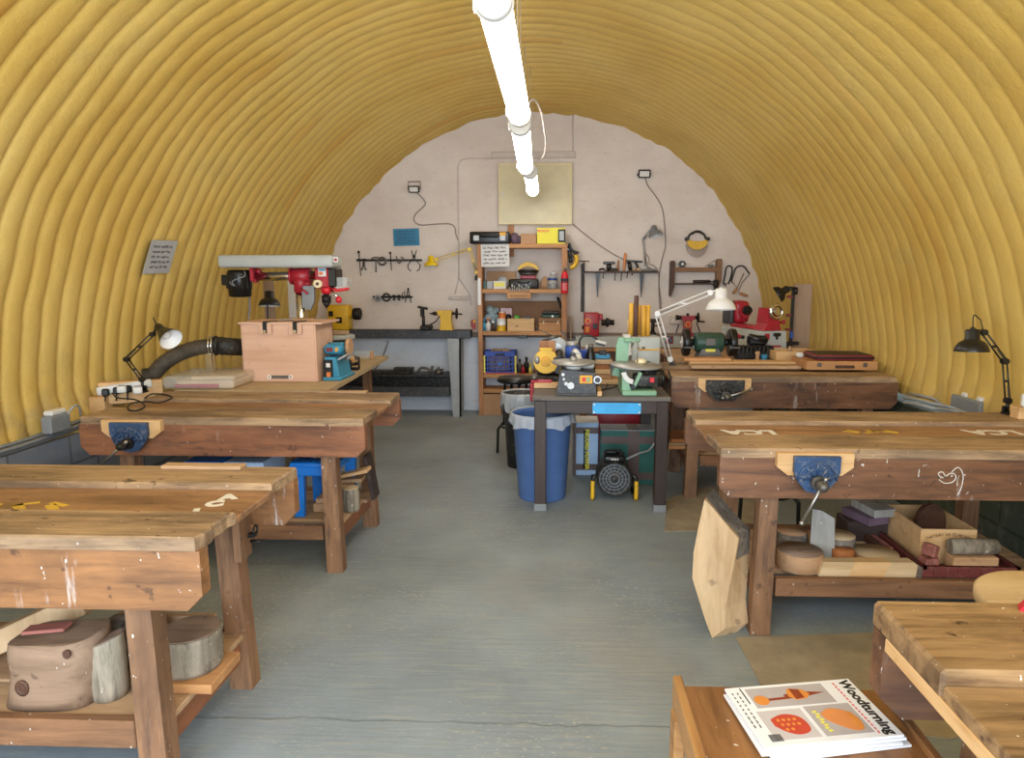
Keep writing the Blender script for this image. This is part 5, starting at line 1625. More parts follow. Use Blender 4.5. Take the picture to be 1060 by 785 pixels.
# ------------------------------------------------------------------ red lathe on the long bench against the end wall
YL = 7.60
xa, xb = P(598, 352, y=YL - .1).x, P(800, 352, y=YL - .1).x
z0, z1, z2 = P(650, 366, y=YL - .12).z, P(650, 361, y=YL - .12).z, P(650, 349, y=YL - .09).z
t = T('long_bench', 'long low bench with a wooden front edge along the end wall', 'bench', ((xa + xb) / 2, YL, 0))
mb = MB(); mb.box(((xa + xb) / 2, YL + .0, z1 - .02), (xb - xa, .44, .04), .004); t.part('top', mb, M['shelf_x'], world=True)
mb = MB(); mb.box(((xa + xb) / 2, YL - .225, z1 - .09), (xb - xa, .03, .14), .004); t.part('front_rail', mb, M['dark_wood'], world=True)
for x in (xa + .06, (xa + xb) / 2, xb - .06):
    for yy in (-.17, .17):
        mb = MB(); mb.box((x, YL + yy, (z1 - .04) / 2), (.07, .07, z1 - .04), .003); t.part('leg', mb, M['leg_z'], world=True)
bed0, bed1 = P(596, 355, y=YL).x, P(748, 355, y=YL).x
t = T('wood_lathe', 'red wood lathe with a pale grey bed on the long bench', 'lathe', ((bed0 + bed1) / 2, YL, z1 + .001))
mb = MB(); mb.box(((bed0 + bed1) / 2, YL - .05, (z1 + z2) / 2 + .003), (bed1 - bed0, .05, z2 - z1 - .004), .005); mb.box(((bed0 + bed1) / 2, YL + .05, (z1 + z2) / 2 + .003), (bed1 - bed0, .05, z2 - z1 - .004), .005)
for x in (bed0 + .03, bed1 - .03, (bed0 + bed1) / 2): mb.box((x, YL, (z1 + z2) / 2), (.05, .1, z2 - z1 - .02), .003)
bed = t.part('bed', mb, M['machine_grey'], world=True)
mb = MB(); q = P(693, 352, y=YL - .076); mb.box(q, (.085, .003, .085)); t.part('plate', mb, M['red_dark'], bed, world=True)
mb = MB()
for dx, dz, m_ in ((-.02, .015, 0), (.015, -.01, 1), (.0, .025, 1)):
    mb.i = m_; mb.box(q + Vector((dx, -.002, dz)), (.022, .003, .022))
t.part('plate_print', mb, [M['paper'], M['notice_blue']], bed, world=True)
a, b = P(604.5, 349, y=YL - .09), P(620.5, 324, y=YL - .09)
mb = MB(); mb.box(((a.x + b.x) / 2, YL, (z2 + b.z) / 2), (b.x - a.x, .18, b.z - z2 - .002), .014, None, 2); mb.box((b.x + .01, YL, b.z - .05), (.06, .1, .07), .01)
hs = t.part('headstock', mb, M['red'], world=True)
mb = MB(); q = P(608.5, 332.5, y=YL - .092); mb.cyl(q, q + Vector((0, -.006, 0)), .034, n=24); q2 = P(608, 341.5, y=YL - .092); mb.box(q2, (.048, .006, .06), .004); t.part('label_plate', mb, M['tube_yellow'], hs, world=True)
mb = MB(); mb.cyl(q + Vector((0, -.007, 0)), q + Vector((0, -.010, 0)), .022, n=20); mb.torus(q2 + Vector((0, -.005, 0)), .016, .004, (0, 1, 0)); t.part('emblem', mb, M['red_bright'], hs, world=True)
mb = MB(); q = P(602.5, 339, y=YL - .05); mb.cyl(q, q + Vector((.06, 0, 0)), .022); mb.box(P(616, 338, y=YL - .092), (.05, .01, .06), .004); t.part('control', mb, M['black'], hs, world=True)
q = P(624, 334, y=YL); mb = MB(); mb.cyl((b.x + .03, YL, q.z), (b.x + .08, YL, q.z), .035, n=20); mb.cyl((b.x + .08, YL, q.z), (b.x + .11, YL, q.z), .05, n=20); mb.cyl((b.x + .11, YL, q.z), (b.x + .17, YL, q.z), .03, n=20); mb.box((b.x + .11, YL - .06, q.z + .02), (.03, .05, .05), .006); t.part('chuck', mb, M['iron'], hs, world=True)
# tailstock
a, b = P(706.5, 346, y=YL - .05), P(718.5, 327.5, y=YL - .05)
mb = MB(); xm = (a.x + b.x) / 2; zq = b.z
mb.prism([(a.x, z2 + .002), (b.x, z2 + .002), (b.x - .022, z2 + .06), (b.x - .02, zq - .05), (b.x + .012, zq - .03), (b.x + .012, zq), (a.x - .012, zq), (a.x - .012, zq - .03), (a.x + .02, zq - .05), (a.x + .022, z2 + .06)], .11, TR((0, YL - .055, 0)))
ts = t.part('tailstock', mb, M['red'], world=True)
mb = MB(); q = P(712.3, 336, y=YL - .058); mb.cyl(q, q + Vector((0, -.005, 0)), .034, n=24); t.part('label_plate', mb, M['tube_yellow'], ts, world=True)
mb = MB(); mb.cyl(q + Vector((0, -.006, 0)), q + Vector((0, -.009, 0)), .022, n=20); t.part('emblem', mb, M['red_bright'], ts, world=True)
mb = MB(); z_ = zq - .018; mb.cyl((a.x - .012, YL, z_), (a.x - .04, YL, z_), .022); mb.cyl((a.x - .04, YL, z_), (a.x - .07, YL, z_), .028); mb.cyl((b.x + .01, YL, z_), (b.x + .05, YL, z_), .02); mb.torus((b.x + .055, YL, z_), .05, .008, (1, 0, 0)); mb.cyl((b.x + .055, YL, z_ - .05), (b.x + .055, YL, z_ + .05), .006); mb.cyl((b.x + .055, YL - .04, z_ - .04), (b.x + .12, YL - .04, z_ - .045), .009); mb.cyl((xm, YL, zq), (xm, YL, zq + .03), .014)
t.part('hand_wheel', mb, M['iron'], ts, world=True)
# tool rest behind the paper rolls
mb = MB(); q = P(675, 346, y=YL); mb.box((q.x, YL, z2 + .03), (.07, .16, .05), .008); mb.cyl((q.x, YL - .05, z2 + .05), (q.x, YL - .05, z2 + .17), .02); mb.box((q.x + .0, YL - .05, z2 + .18), (.13, .02, .04), .006); mb.cyl((q.x, YL - .05, z2 + .12), (q.x + .09, YL - .06, z2 + .13), .008); t.part('tool_rest', mb, M['iron'], world=True)
mb = MB(); q = P(699, 331.5, y=BW - .02); mb.box(q, (.14, .04, .09), .006); mb.i = 1
for dx in (-.03, .03): mb.box(q + Vector((dx, -.022, .0)), (.02, .006, .03))
solo('wall_socket', mb, [M['conduit'], M['white']], 'white double wall socket behind the red lathe tailstock', 'socket')
for pts_, l in ((((703, 335), (701, 341), (699, 348)), 'left'), (((721, 334), (725, 345), (728, 352)), 'right')):
    mb = MB(); mb.tube([P(x, y, y=BW - .01) for x, y in pts_], .006, 6, 3)
    solo('cable', mb, M['black_matt'], 'black flex hanging on the ' + l + ' side of the red tailstock', 'cable')

# ------------------------------------------------------------------ dark table with the small machines
TZ = .787; TY = 4.36; TD = .95
TX0, TX1 = P(551, 411, y=TY).x, P(695, 411, y=TY).x
t = T('machine_table', 'dark stained table with a blue sign carrying two scroll saws', 'table', ((TX0 + TX1) / 2, TY + TD / 2, 0))
hx, hd = (TX1 - TX0) / 2, TD / 2
mb = MB(); mb.box((0, 0, TZ - .016), (2 * hx, TD, .032), .005); t.part('table_top', mb, M['table_top'])
for sy in (-1, 1):
    mb = MB(); mb.box((0, sy * (hd - .035), TZ - .075), (2 * hx - .12, .03, .085), .003); t.part('apron', mb, M['dark_oak'])
for sx in (-1, 1):
    mb = MB(); mb.box((sx * (hx - .045), 0, TZ - .075), (.03, TD - .12, .085), .003); t.part('apron', mb, M['dark_oak'])
    for sy in (-1, 1):
        mb = MB(); mb.box((sx * (hx - .052), sy * (hd - .052), (TZ - .033 + .05) / 2), (.078, .078, TZ - .033 - .05), .004)
        lg = t.part('leg', mb, M['dark_oak_z']); mb = MB(); mb.box((sx * (hx - .052), sy * (hd - .052), .025), (.084, .084, .05), .003); t.part('foot', mb, M['grey_mid'], lg)
a, b = P(613.5, 429, y=TY), P(664, 418, y=TY)
sw, sh = b.x - a.x, b.z - a.z
mb = MB(); sc = ((a.x + b.x) / 2 - t.o.location.x, -hd + .019, (a.z + b.z) / 2); mb.box(sc, (sw, .004, sh), .001)
sg = t.part('sign', mb, M['sign_blue'])
mb = MB(); mb.scribble(sw * .62, sh, 4, TR((sc[0], sc[1] - .0024, sc[2])), .12, .22, seed=12); t.part('sign_print', mb, M['notice_blue'], sg)
mb = MB()
for sx in (-1, 1):
    for sz in (-1, 1): mb.cyl((sc[0] + sx * (sw / 2 - .01), sc[1] - .001, sc[2] + sz * (sh / 2 - .01)), (sc[0] + sx * (sw / 2 - .01), sc[1] - .005, sc[2] + sz * (sh / 2 - .01)), .006, n=10)
t.part('sign_screw', mb, M['label_cream'], sg)
TT = TZ + .001
def D(px, py, y): return P(px, py, y=y)

# black scroll saw (front left)
yc = TY + .17
q = D(597, 408, yc - .15)
t = T('scroll_saw', 'dark grey scroll saw with a round steel table at the front of the dark table', 'scroll saw', (q.x, yc, TT))
wd = D(617, 400, yc - .15).x - D(577, 400, yc - .15).x
mb = MB(); mb.prism([(-wd / 2, 0), (wd / 2, 0), (wd / 2, .035), (wd * .47, .15), (-wd * .40, .17), (-wd * .46, .12), (-wd / 2, .04)], .30, TR((0, -.14, 0)))
bd = t.part('body', mb, M['grey_dark'])
mb = MB(); mb.box((0, 0.01, .008), (wd + .02, .33, .016), .004); t.part('base', mb, M['grey_dark'])
mb = MB(); mb.lathe([(0, 0), (.135, 0), (.150, .008), (.150, .014), (.0, .014)], (-.02, -.0, .195), (0, -.03, 1), 36, True, 1.0, 1.0); tb = t.part('saw_table', mb, M['alu'])
mb = MB(); mb.cyl((-.02, -.02, .16), (-.02, -.02, .195), .05, .07); mb.box((.06, .1, .175), (.13, .1, .05), .02, None, 2); t.part('table_bracket', mb, M['white_plastic'])
mb = MB(); mb.box((.06, -.142, .108), (.085, .006, .055), .004); pl = t.part('switch_plate', mb, M['tube_yellow'], bd)
mb = MB(); mb.box((.047, -.147, .108), (.02, .008, .028), .003); mb.i = 1; mb.box((.074, -.147, .108), (.02, .008, .028), .003); t.part('switch', mb, [M['red_bright'], M['green']], bd)
mb = MB(); mb.cyl((.135, -.14, .108), (.135, -.158, .108), .026, n=24); mb.i = 1; mb.cyl((.135, -.158, .108), (.135, -.162, .108), .018, n=20); t.part('speed_dial', mb, [M['chrome'], M['grey_dark']], bd)
mb = MB(); mb.cyl((-.04, -.14, .07), (-.04, -.165, .07), .024, n=8); mb.cyl((-.07, -.14, .08), (-.07, -.15, .08), .012); mb.cyl((-.09, -.14, .14), (-.09, -.148, .14), .01); mb.cyl((-.085, -.14, .11), (-.085, -.148, .11), .008); t.part('knob', mb, M['steel'], bd)
mb = MB(); mb.box((-.02, .17, .13), (.05, .04, .20), .008); mb.box((-.02, .14, .235), (.035, .09, .035), .010, None, 2); t.part('arm', mb, M['grey_dark'])
mb = MB(); mb.cyl((-.02, .06, .208), (-.02, .06, .235), .03, .015, 14); t.part('hold_down', mb, M['alu'])
# blue machine head behind it
q = D(592, 385, yc + .35)
t = T('bench_machine', 'small blue bench machine with a white cap behind the dark scroll saw', 'machine', (q.x, yc + .34, TT))
zt_ = D(588, 358, yc + .35).z - TT
mb = MB(); mb.box((0, 0, .01), (.14, .16, .02), .004); mb.cyl((0, 0, .02), (0, 0, zt_ - .08), .045); mb.cyl((0, 0, zt_ - .08), (0, 0, zt_), .052, .05, 20); t.part('column', mb, M['bottle_blue'])
mb = MB(); mb.cyl((0, 0, zt_), (0, 0, zt_ + .03), .045, n=20); t.part('cap', mb, M['alu'])
mb = MB(); mb.cyl((.02, -.05, zt_ - .03), (.035, -.11, zt_ - .06), .022, .03, 14); mb.sphere((.04, -.12, zt_ - .09), .032, (1, 1, 1.3)); t.part('nozzle', mb, M['white_plastic'])
mb = MB(); mb.lathe([(0, 0), (.03, 0), (.035, .03), (.03, .06), (.012, .075), (.012, .12), (0, .12)], (.11, .0, .0), (0, 0, 1), 16); mb2 = mb
o_ = solo('turned_pot', MB().lathe([(0, 0), (.03, 0), (.036, .04), (.03, .09), (.018, .10), (.018, .14), (0, .14)], (q.x + .085, yc + .27, TT), (0, 0, 1), 18), M['dark_wood'], 'small brown turned pot beside the blue bench machine', 'pot')
# mitre saw with yellow guard
yc2 = TY + .62
q = D(567, 386, yc2)
t = T('mitre_saw', 'grey mitre saw with a round yellow disc guard at the left end of the table', 'mitre saw', (q.x + .03, yc2, TT))
x0 = 0
mb = MB(); mb.box((.02, .02, .03), (.30, .28, .06), .01); mb.box((.02, .02, .085), (.26, .05, .05), .006); t.part('base', mb, M['iron'])
pg = D(565, 374.5, yc2 - .10); pg -= t.o.location
rr = (D(578, 374, yc2 - .1).x - D(553, 374, yc2 - .1).x) / 2
out = []
for i in range(40):
    a = 2 * PI * i / 40
    r_ = rr
    if 1.2 < a < 1.95: r_ = rr * 1.02
    out.append((r_ * math.cos(a), r_ * math.sin(a)))
for i in range(0, 40): pass
out = [(x * (1.06 if (k % 5 == 0 and (k < 8 or k > 33)) else 1), z * (1.06 if (k % 5 == 0 and (k < 8 or k > 33)) else 1)) for k, (x, z) in enumerate(out)]
mb = MB(); mb.prism(out, .045, TR(pg)); mb.box(pg + Vector((0, .02, rr * 1.0)), (rr * 1.1, .045, rr * .25), .006)
gd = t.part('disc_guard', mb, M['yellow'])
mb = MB(); mb.cyl(pg, pg + Vector((0, -.012, 0)), rr * .42, rr * .38, 28); mb.cyl(pg + Vector((0, -.012, 0)), pg + Vector((0, -.024, 0)), rr * .2, n=18); t.part('hub', mb, M['tube_yellow'], gd)
mb = MB(); mb.lathe([(0, 0), (rr * .27, 0), (rr * .28, .008), (0, .010)], pg + Vector((-rr * .72, -.006, rr * .15)), (0, -1, 0), 20, True, .8, 1.25); t.part('side_disc', mb, M['alu'], gd)
for k in (.35, .0, -.35):
    pass
mb = MB(); mb.box(pg + Vector((rr * .95, .02, rr * .35)), (.06, .05, .02), .004, (0, -.5, 0)); mb.box(pg + Vector((rr * 1.1, .04, -.03)), (.05, .06, .14), .01, (0, .3, 0)); mb.cyl(pg + Vector((rr * 1.1, .03, .0)), pg + Vector((rr * 1.1, .15, .05)), .03); t.part('motor', mb, M['black'])
pu = D(575, 362, yc2 + .12) - t.o.location
mb = MB(); R2_ = (D(589, 362, yc2 + .12).x - D(563, 362, yc2 + .12).x) / 2
arc = [(R2_ * math.cos(a), R2_ * math.sin(a)) for a in [-.5 + (PI + .4) * i / 22 for i in range(23)]]
arc += [(R2_ * .55 * math.cos(a), R2_ * .55 * math.sin(a)) for a in [PI - .1 - (PI + .4) * i / 22 for i in range(23)]]
mb.prism(arc, .06, TR(pu)); mb.box(pu + Vector((R2_ * .62, .03, -R2_ * .55)), (R2_ * .5, .05, R2_ * 1.3), .008); ug = t.part('blade_guard', mb, M['machine_grey'])
mb = MB(); mb.prism([(R2_ * .7 * math.cos(2 * PI * i / 48) * (1 + .03 * (i % 2)), R2_ * .7 * math.sin(2 * PI * i / 48) * (1 + .03 * (i % 2))) for i in range(48)], .003, TR(pu + Vector((0, .02, 0)))); t.part('blade', mb, M['steel'], ug)
mb = MB(); mb.tube([pu + Vector((-.10, 0, .06)), pu + Vector((-.03, 0, .09)), pu + Vector((.02, 0, .10))], .012, 8); mb.tube([pu + Vector((-.12, 0, .15)), pu + Vector((-.02, .0, .10))], .004, 6); mb.cyl(pu + Vector((0, .03, -R2_ * .4)), Vector((.05, .06, .09)), .03); t.part('arm', mb, M['steel_dull'])
mb = MB(); mb.box(pu + Vector((-.06, -.04, -.005)), (.12, .02, .15), .003); t.part('fence_board', mb, M['shelf_z'])
# bits at the left table end
mb = MB(); q = D(557, 398, TY + .30); mb.box((q.x + .065, TY + .36, TT + .018), (.19, .08, .036), .004); solo('timber_block', mb, M['pine_x'], 'pale timber block lying in front of the mitre saw', 'timber')
t = T('red_clamp', 'red clamp gripping the left edge of the dark table', 'clamp', (TX0 + .0, TY + .36, TT))
mb = MB(); mb.box((.01, 0, .03), (.03, .04, .05), .008); mb.box((-.018, 0, -.035), (.024, .035, .13), .008); mb.box((.05, 0, .045), (.15, .025, .025), .006); t.part('body', mb, M['red'])
mb = MB(); mb.sphere((-.0, 0, .075), .03, (1, 1, .8)); mb.cyl((.03, 0, .0), (.03, 0, .06), .008); t.part('jaw', mb, M['steel_dull'])
mb = MB(); mb.box((D(576, 390, TY + .4).x, TY + .44, TT + .012), (.20, .05, .024), .003); solo('red_tool', mb, M['red_dark'], 'thin red tool lying behind the pale timber block', 'tool')
mb = MB(); mb.box((D(620, 408, TY + .1).x, TY + .12, TT + .016), (.030, .22, .032), .003); solo('wood_strip', mb, M['pine_y'], 'short pine strip lying beside the dark scroll saw', 'timber')

# green scroll saw (front right)
yc = TY + .20
q = D(662, 409, yc - .17)
t = T('scroll_saw', 'pale green scroll saw with an oval table at the right end of the dark table', 'scroll saw', (q.x, yc, TT))
wd = D(679, 405, yc - .17).x - D(643, 405, yc - .17).x
mb = MB(); mb.box((0, 0, .018), (wd, .36, .036), .008); mb.prism([(-wd / 2, .036), (-wd / 2 + .06, .036), (-wd / 2 + .03, .12), (-wd / 2, .14)], .30, TR((0, -.15, 0))); bs = t.part('base', mb, M['green'])
mb = MB(); mb.prism([(-.175, .10), (-.10, .08), (-.07, .18), (-.06, .33), (-.09, .36), (-.135, .36), (-.15, .30), (-.15, .18)], .05, TR((0.015, .10, 0))); mb.box((-.03, .08, .345), (.11, .035, .03), .008); t.part('arm', mb, M['green'])
mb = MB(); mb.lathe([(0, 0), (.165, 0), (.172, .006), (.172, .014), (0, .014)], (-.01, -.02, .175), (0.04, -.06, 1), 36, True, 1.0, .85); t.part('saw_table', mb, M['alu'])
mb = MB(); mb.prism([(.09 * math.cos(a) , .09 * math.sin(a)) for a in [PI + .15 + 1.25 * i / 10 for i in range(11)]] + [(.06 * math.cos(a), .06 * math.sin(a)) for a in [PI + 1.4 - 1.25 * i / 10 for i in range(11)]], .012, TR((-.03, -.16, .165))); t.part('tilt_scale', mb, M['paper'])
mb = MB(); mb.prism([(-.03, .05), (-.01, .05), (.035, .15), (.015, .16)], .03, TR((-.02, -.17, 0))); t.part('trunnion', mb, M['green'])
mb = MB(); mb.cyl((.02, -.03, .10), (.16, -.03, .10), .06, n=22); mb.box((.05, -.07, .09), (.17, .10, .09), .015, None, 2); mt = t.part('motor', mb, M['black_dusty'])
mb = MB(); mb.box((.085, -.128, .10), (.03, .012, .032), .003); t.part('switch', mb, M['red_bright'], mt)
mb = MB(); mb.torus((.165, -.03, .10), .048, .012, (1, 0, 0)); t.part('hand_wheel', mb, M['black'])
mb = MB(); mb.cyl((-.045, -.08, .06), (-.045, -.18, .06), .016); t.part('knob', mb, M['black'])
mb = MB(); mb.cyl((-.0, .0, .20), (-.0, .0, .345), .004, n=6); mb.cyl((.0, .0, .30), (.05, .0, .30), .008); mb.cyl((-.03, .09, .30), (-.03, -.05, .345), .006); t.part('blade_holder', mb, M['steel'])
mb = MB(); mb.lathe([(0, 0), (.035, 0), (.04, .012), (.028, .03), (0, .034)], (0.03, .05, .19), (0, 0, 1), 18); t.part('work_clamp', mb, M['label_cream'])
# cable loop between the two scroll saws
mb = MB(); mb.tube([P(x, y, z=TT + .005) for x, y in ((616, 399), (624, 395), (629, 398), (626, 403), (620, 404), (632, 402), (642, 398))], .004, 6, 5)
solo('flex', mb, M['black_matt'], 'thin black flex looped between the two scroll saws', 'cable')

# rear of the table: planks, bottle, sander with paper rolls
zz = TT
yc = TY + .62
for k, (x0, x1, h, m_, l) in enumerate(((615, 641, .036, 'pine_x', 'bottom board'), (614, 633, .040, 'shelf_x', 'second board'), (615, 632, .036, 'pine_x', 'third board'), (616, 631, .036, 'log_orange', 'fourth board'), (613, 634, .03, 'slat_x', 'top board'))):
    a, b = D(x0, 385, yc - .1), D(x1, 385, yc - .1)
    mb = MB(); mb.box(((a.x + b.x) / 2, yc + (.02 if k % 2 else 0), zz + h / 2), (b.x - a.x, .22, h - .001), .003); solo('board', mb, M[m_], l + ' of the small stack of boards behind the dark scroll saw', 'board', 'stacked boards on the machine table'); zz += h
mb = MB(); q = D(624, 366, yc - .06); mb.box((q.x, yc, zz + .016), (.11, .10, .03), .004); mb.i = 1; mb.box((q.x, yc - .02, zz + .048), (.05, .05, .034), .004)
solo('small_tray', mb, [M['notice_blue'], M['iron']], 'small blue tray with an iron weight on top of the board stack', 'tray')
t = T('oil_bottle', 'black bottle with a long curved spout left of the board stack', 'bottle', (D(611, 390, TY + .50).x, TY + .50, TT))
zt_ = D(611, 361, TY + .5).z - TT
mb = MB(); mb.lathe([(0, 0), (.034, 0), (.036, .01), (.036, zt_ * .8), (.026, zt_ * .9), (.024, zt_), (0, zt_)], (0, 0, 0), (0, 0, 1), 20); t.part('body', mb, M['black'])
mb = MB(); mb.cyl((0, 0, zt_), (0, 0, zt_ + .035), .018); t.part('cap', mb, M['steel_dull'])
t = T('magnifier_lamp', 'small goose neck lamp with a white head above the board stack', 'lamp', (D(600, 380, TY + .86).x, TY + .87, TT))
mb = MB(); mb.cyl((0, 0, 0), (0, 0, .02), .05, n=20); t.part('base', mb, M['black'])
yy = TY + .87
mb = MB(); mb.tube([(0, 0, .02)] + [D(x, y, yy) - t.o.location for x, y in ((600, 362), (600, 353), (604, 348), (610, 347.5), (616, 350), (619, 353))], .008, 7, 5); t.part('goose_neck', mb, M['black'])
mb = MB(); mb.box(D(622, 354.5, yy) - t.o.location, (.085, .05, .022), .006, (0, .25, 0)); h_ = t.part('head', mb, M['white_plastic']); mb = MB(); mb.box(D(621.5, 356.5, yy) - t.o.location, (.07, .045, .012), .003, (0, .25, 0)); t.part('lens_plate', mb, M['black'], h_)
bx('parts_tub', 600, 609, 363, TT, TY + .74, .12, M['crate_blue'], 'dark blue plastic tub near the back of the dark table', 'tub')
bx('white_carton', 606, 613, 358, TT, TY + .915, .05, M['paper'], 'white carton standing behind the dark blue tub', 'box')
# white sander cabinet with rolls
yc = TY + .78
t = T('bench_sander', 'white bench sander cabinet at the back of the dark table', 'bench sander', (D(668, 380, yc - .1).x, yc, TT))
zt_ = D(668, 349, yc - .1).z - TT
wd = D(682, 360, yc - .1).x - D(652, 360, yc - .1).x
mb = MB(); mb.box((0, 0, zt_ / 2), (wd, .22, zt_), .012, None, 2); cb = t.part('cabinet', mb, M['machine_grey'])
mb = MB(); mb.prism([(-wd / 2 - .02, zt_ * .55), (-wd / 2 + .03, zt_ * .6), (-wd / 2 + .02, zt_ + .015), (-wd / 2 - .03, zt_ + .015)], .12, TR((-.03, -.12, 0))); t.part('side_arm', mb, M['white_plastic'])
mb = MB(); mb.box((.02, -.112, zt_ * .72), (wd * .75, .01, .012)); mb.i = 1; mb.box((.0, -.115, zt_ * .42), (wd * .3, .012, .03)); t.part('strip', mb, [M['tube_yellow'], M['grey_dark']], cb)
mb = MB(); mb.box((.02, -.20, .07), (.14, .12, .10), .008); mb.box((.03, -.2, .13), (.10, .08, .03), .004, (0, .1, .3)); t.part('work_rest', mb, M['grey_mid'])
zt_ += TT + .001
rolls = [(653.5, 314, .020, 'tube_yellow', 'leftmost yellow paper roll standing on the white sander'), (658, 306, .018, 'tube_brown', 'tall dark brown roll standing on the white sander'),
         (666, 316, .017, 'tube_yellow', 'yellow paper roll just right of the brown roll'), (670.5, 316, .018, 'tube_yellow', 'rightmost yellow paper roll on the white sander'), (661.5, 316, .014, 'tube_yellow', 'yellow paper roll half hidden behind the brown roll')]
for k, (px, ty, r_, m_, l) in enumerate(rolls):
    yy = yc + (-.03, -.06, -.02, .0, .06)[k]
    p = D(px, 340, yy); h = D(px, ty, yy).z - zt_
    mb = MB(); mb.lathe([(r_ * .6, .004), (r_ * .6, 0), (r_, 0), (r_, h), (r_ * .6, h), (r_ * .6, .004)], (p.x, yy, zt_), (0, 0, 1), 18)
    solo('paper_roll', mb, M[m_], l, 'paper roll', 'abrasive rolls on the sander')
mb = MB(); p = D(651, 322, yc + .02); mb.tube([(p.x, yc + .02, zt_), (p.x + .004, yc + .02, zt_ + .16), (p.x + .012, yc + .02, zt_ + .22)], .006, 6); mb.cyl((p.x, yc + .02, zt_), (p.x, yc + .02, zt_ + .12), .010)
solo('thin_rod', mb, M['log_pale'], 'thin pale rod standing at the left edge of the white sander', 'rod')

# ------------------------------------------------------------------ below and beside the table
by = TY + .345
q = P(562, 430, y=by)
t = T('waste_bin', 'blue plastic waste bin with a clear liner beside the dark table', 'bin', (q.x - .005, by, 0))
hb, rt, rb = .61, .215, .165
mb = MB(); mb.lathe([(0, 0), (rb, 0), (rb + .004, .01), (rt - .006, hb - .03), (rt + .004, hb - .025), (rt + .006, hb), (rt - .008, hb), (rt - .014, hb - .03), (rb - .008, .02), (0, .02)], (0, 0, 0), (0, 0, 1), 40); t.part('bucket', mb, M['bin_blue'])
rnd = random.Random(2)
def liner(t, r, z, drop, seed, mat='liner'):
    ph = [mn.noise(Vector((math.cos(2 * PI * k / 60) * 2, math.sin(2 * PI * k / 60) * 2, seed))) for k in range(60)]
    mb = MB()
    n = 60; vs = []; fs = []
    ring = [(r - .03, -.30, 0), (r - .018, -.1, .2), (r - .004, .002, .3), (r + .006, .012, .4), (r + .014, .0, .5), (r + .016, -.5, 1.0), (r + .020, -1.0, 1.4)]
    for (rr, zz, am) in ring:
        for k in range(n):
            a = 2 * PI * k / n
            f = drop * (1 + .9 * ph[k])
            z_ = z + (zz * f if zz < -.2 and rr > r else zz)
            w_ = 1 + am * .035 * math.sin(k * 2.1 + seed) + am * .03 * ph[(k * 3) % n]
            vs.append((rr * w_ * math.cos(a), rr * w_ * math.sin(a), z_))
    for j in range(len(ring) - 1):
        for k in range(n): fs.append((j * n + k, j * n + (k + 1) % n, (j + 1) * n + (k + 1) % n, (j + 1) * n + k))
    mb.add(vs, fs, True)
    t.part('liner', mb, M[mat])
liner(t, rt, hb, .07, 1)
by = 5.50
q = P(540, 410, y=by)
t = T('waste_bin', 'dark waste bin with a clear liner behind the blue bin', 'bin', (q.x, by, 0))
h2 = P(540, 409, y=by - .1).z
mb = MB(); mb.lathe([(0, 0), (.12, 0), (.155, h2 - .02), (.16, h2), (.15, h2), (.115, .02), (0, .02)], (0, 0, 0), (0, 0, 1), 32); t.part('bucket', mb, M['black_dusty'])
liner(t, .158, h2, .12, 4)

def stool(label, x, y, z, r, rot, seat='black'):
    t = T('bar_stool', label, 'stool', (x, y, 0), rot, 'black metal stools')
    mb = MB(); mb.lathe([(0, 0), (r * .9, 0), (r, .01), (r, .03), (r * .93, .045), (0, .05)], (0, 0, z - .05), (0, 0, 1), 30); t.part('seat', mb, M[seat])
    for k in range(4):
        a = PI / 4 + k * PI / 2
        mb = MB(); mb.tube([(r * .62 * math.cos(a), r * .62 * math.sin(a), z - .05), (r * .68 * math.cos(a), r * .68 * math.sin(a), z * .42), (r * .72 * math.cos(a), r * .72 * math.sin(a), .28), (r * 1.05 * math.cos(a), r * 1.05 * math.sin(a), .22), (r * 1.10 * math.cos(a), r * 1.10 * math.sin(a), 0.0)], .0125, 8); t.part('leg', mb, M['black'])
    mb = MB(); mb.torus((0, 0, .26), r * .80, .009, (0, 0, 1)); t.part('foot_ring', mb, M['black'])
    mb = MB(); mb.box((0, 0, z - .058), (r * 1.2, .03, .014)); mb.box((0, 0, z - .058), (.03, r * 1.2, .014)); t.part('seat_frame', mb, M['black'])
    return t
q = P(536, 391, y=5.85)
stool('black metal stool standing left of the mitre saw', q.x - .02, 5.85, q.z + .01, .16, .5)

# cartons under the table
def carton(name, x0, x1, ytop, yf, dep, mats, label, tape):
    a, b = P(x0, 480, y=yf), P(x1, 480, y=yf)
    h = P(x0, ytop, y=yf).z
    t = T(name, label, 'box', ((a.x + b.x) / 2, yf + dep / 2, 0))
    w_ = b.x - a.x
    mb = MB(); mb.box((0, 0, h / 2 + .001), (w_, dep, h), .004); c = t.part('carton', mb, mats[0])
    return t, c, w_, h
t, c_, w_, h_ = carton('machine_carton', 593, 619, 438, 5.22, .26, (M['pale_blue'],), 'pale blue and white carton with yellow lettering under the dark table', True)
mb = MB(); mb.box((0, -.1315, h_ * .86), (w_, .003, .05)); mb.box((0, -.1315, .07), (w_, .003, .05)); mb.box((-w_ / 2 + .012, -.1312, h_ / 2), (.025, .003, h_)); mb.box((-w_ / 2 - .001, 0, h_ * .86), (.003, .26, .05)); t.part('tape', mb, M['tape'], c_)
mb = MB(); mb.box((-.0, -.132, h_ * .5), (.035, .002, h_ * .72)); t.part('dark_strip', mb, M['green_dk'], c_)
mb = MB(); mb.text('RECORD POWER', .042, TR((.012, -.1335, h_ * .5), (PI / 2, PI / 2, 0)), .0004, .002); t.part('lettering', mb, M['yellow_box'], c_)
mb = MB(); mb.box((.0, .0, h_ + .002), (w_ + .004, .262, .004)); t.part('top_flaps', mb, M['paper'], c_)
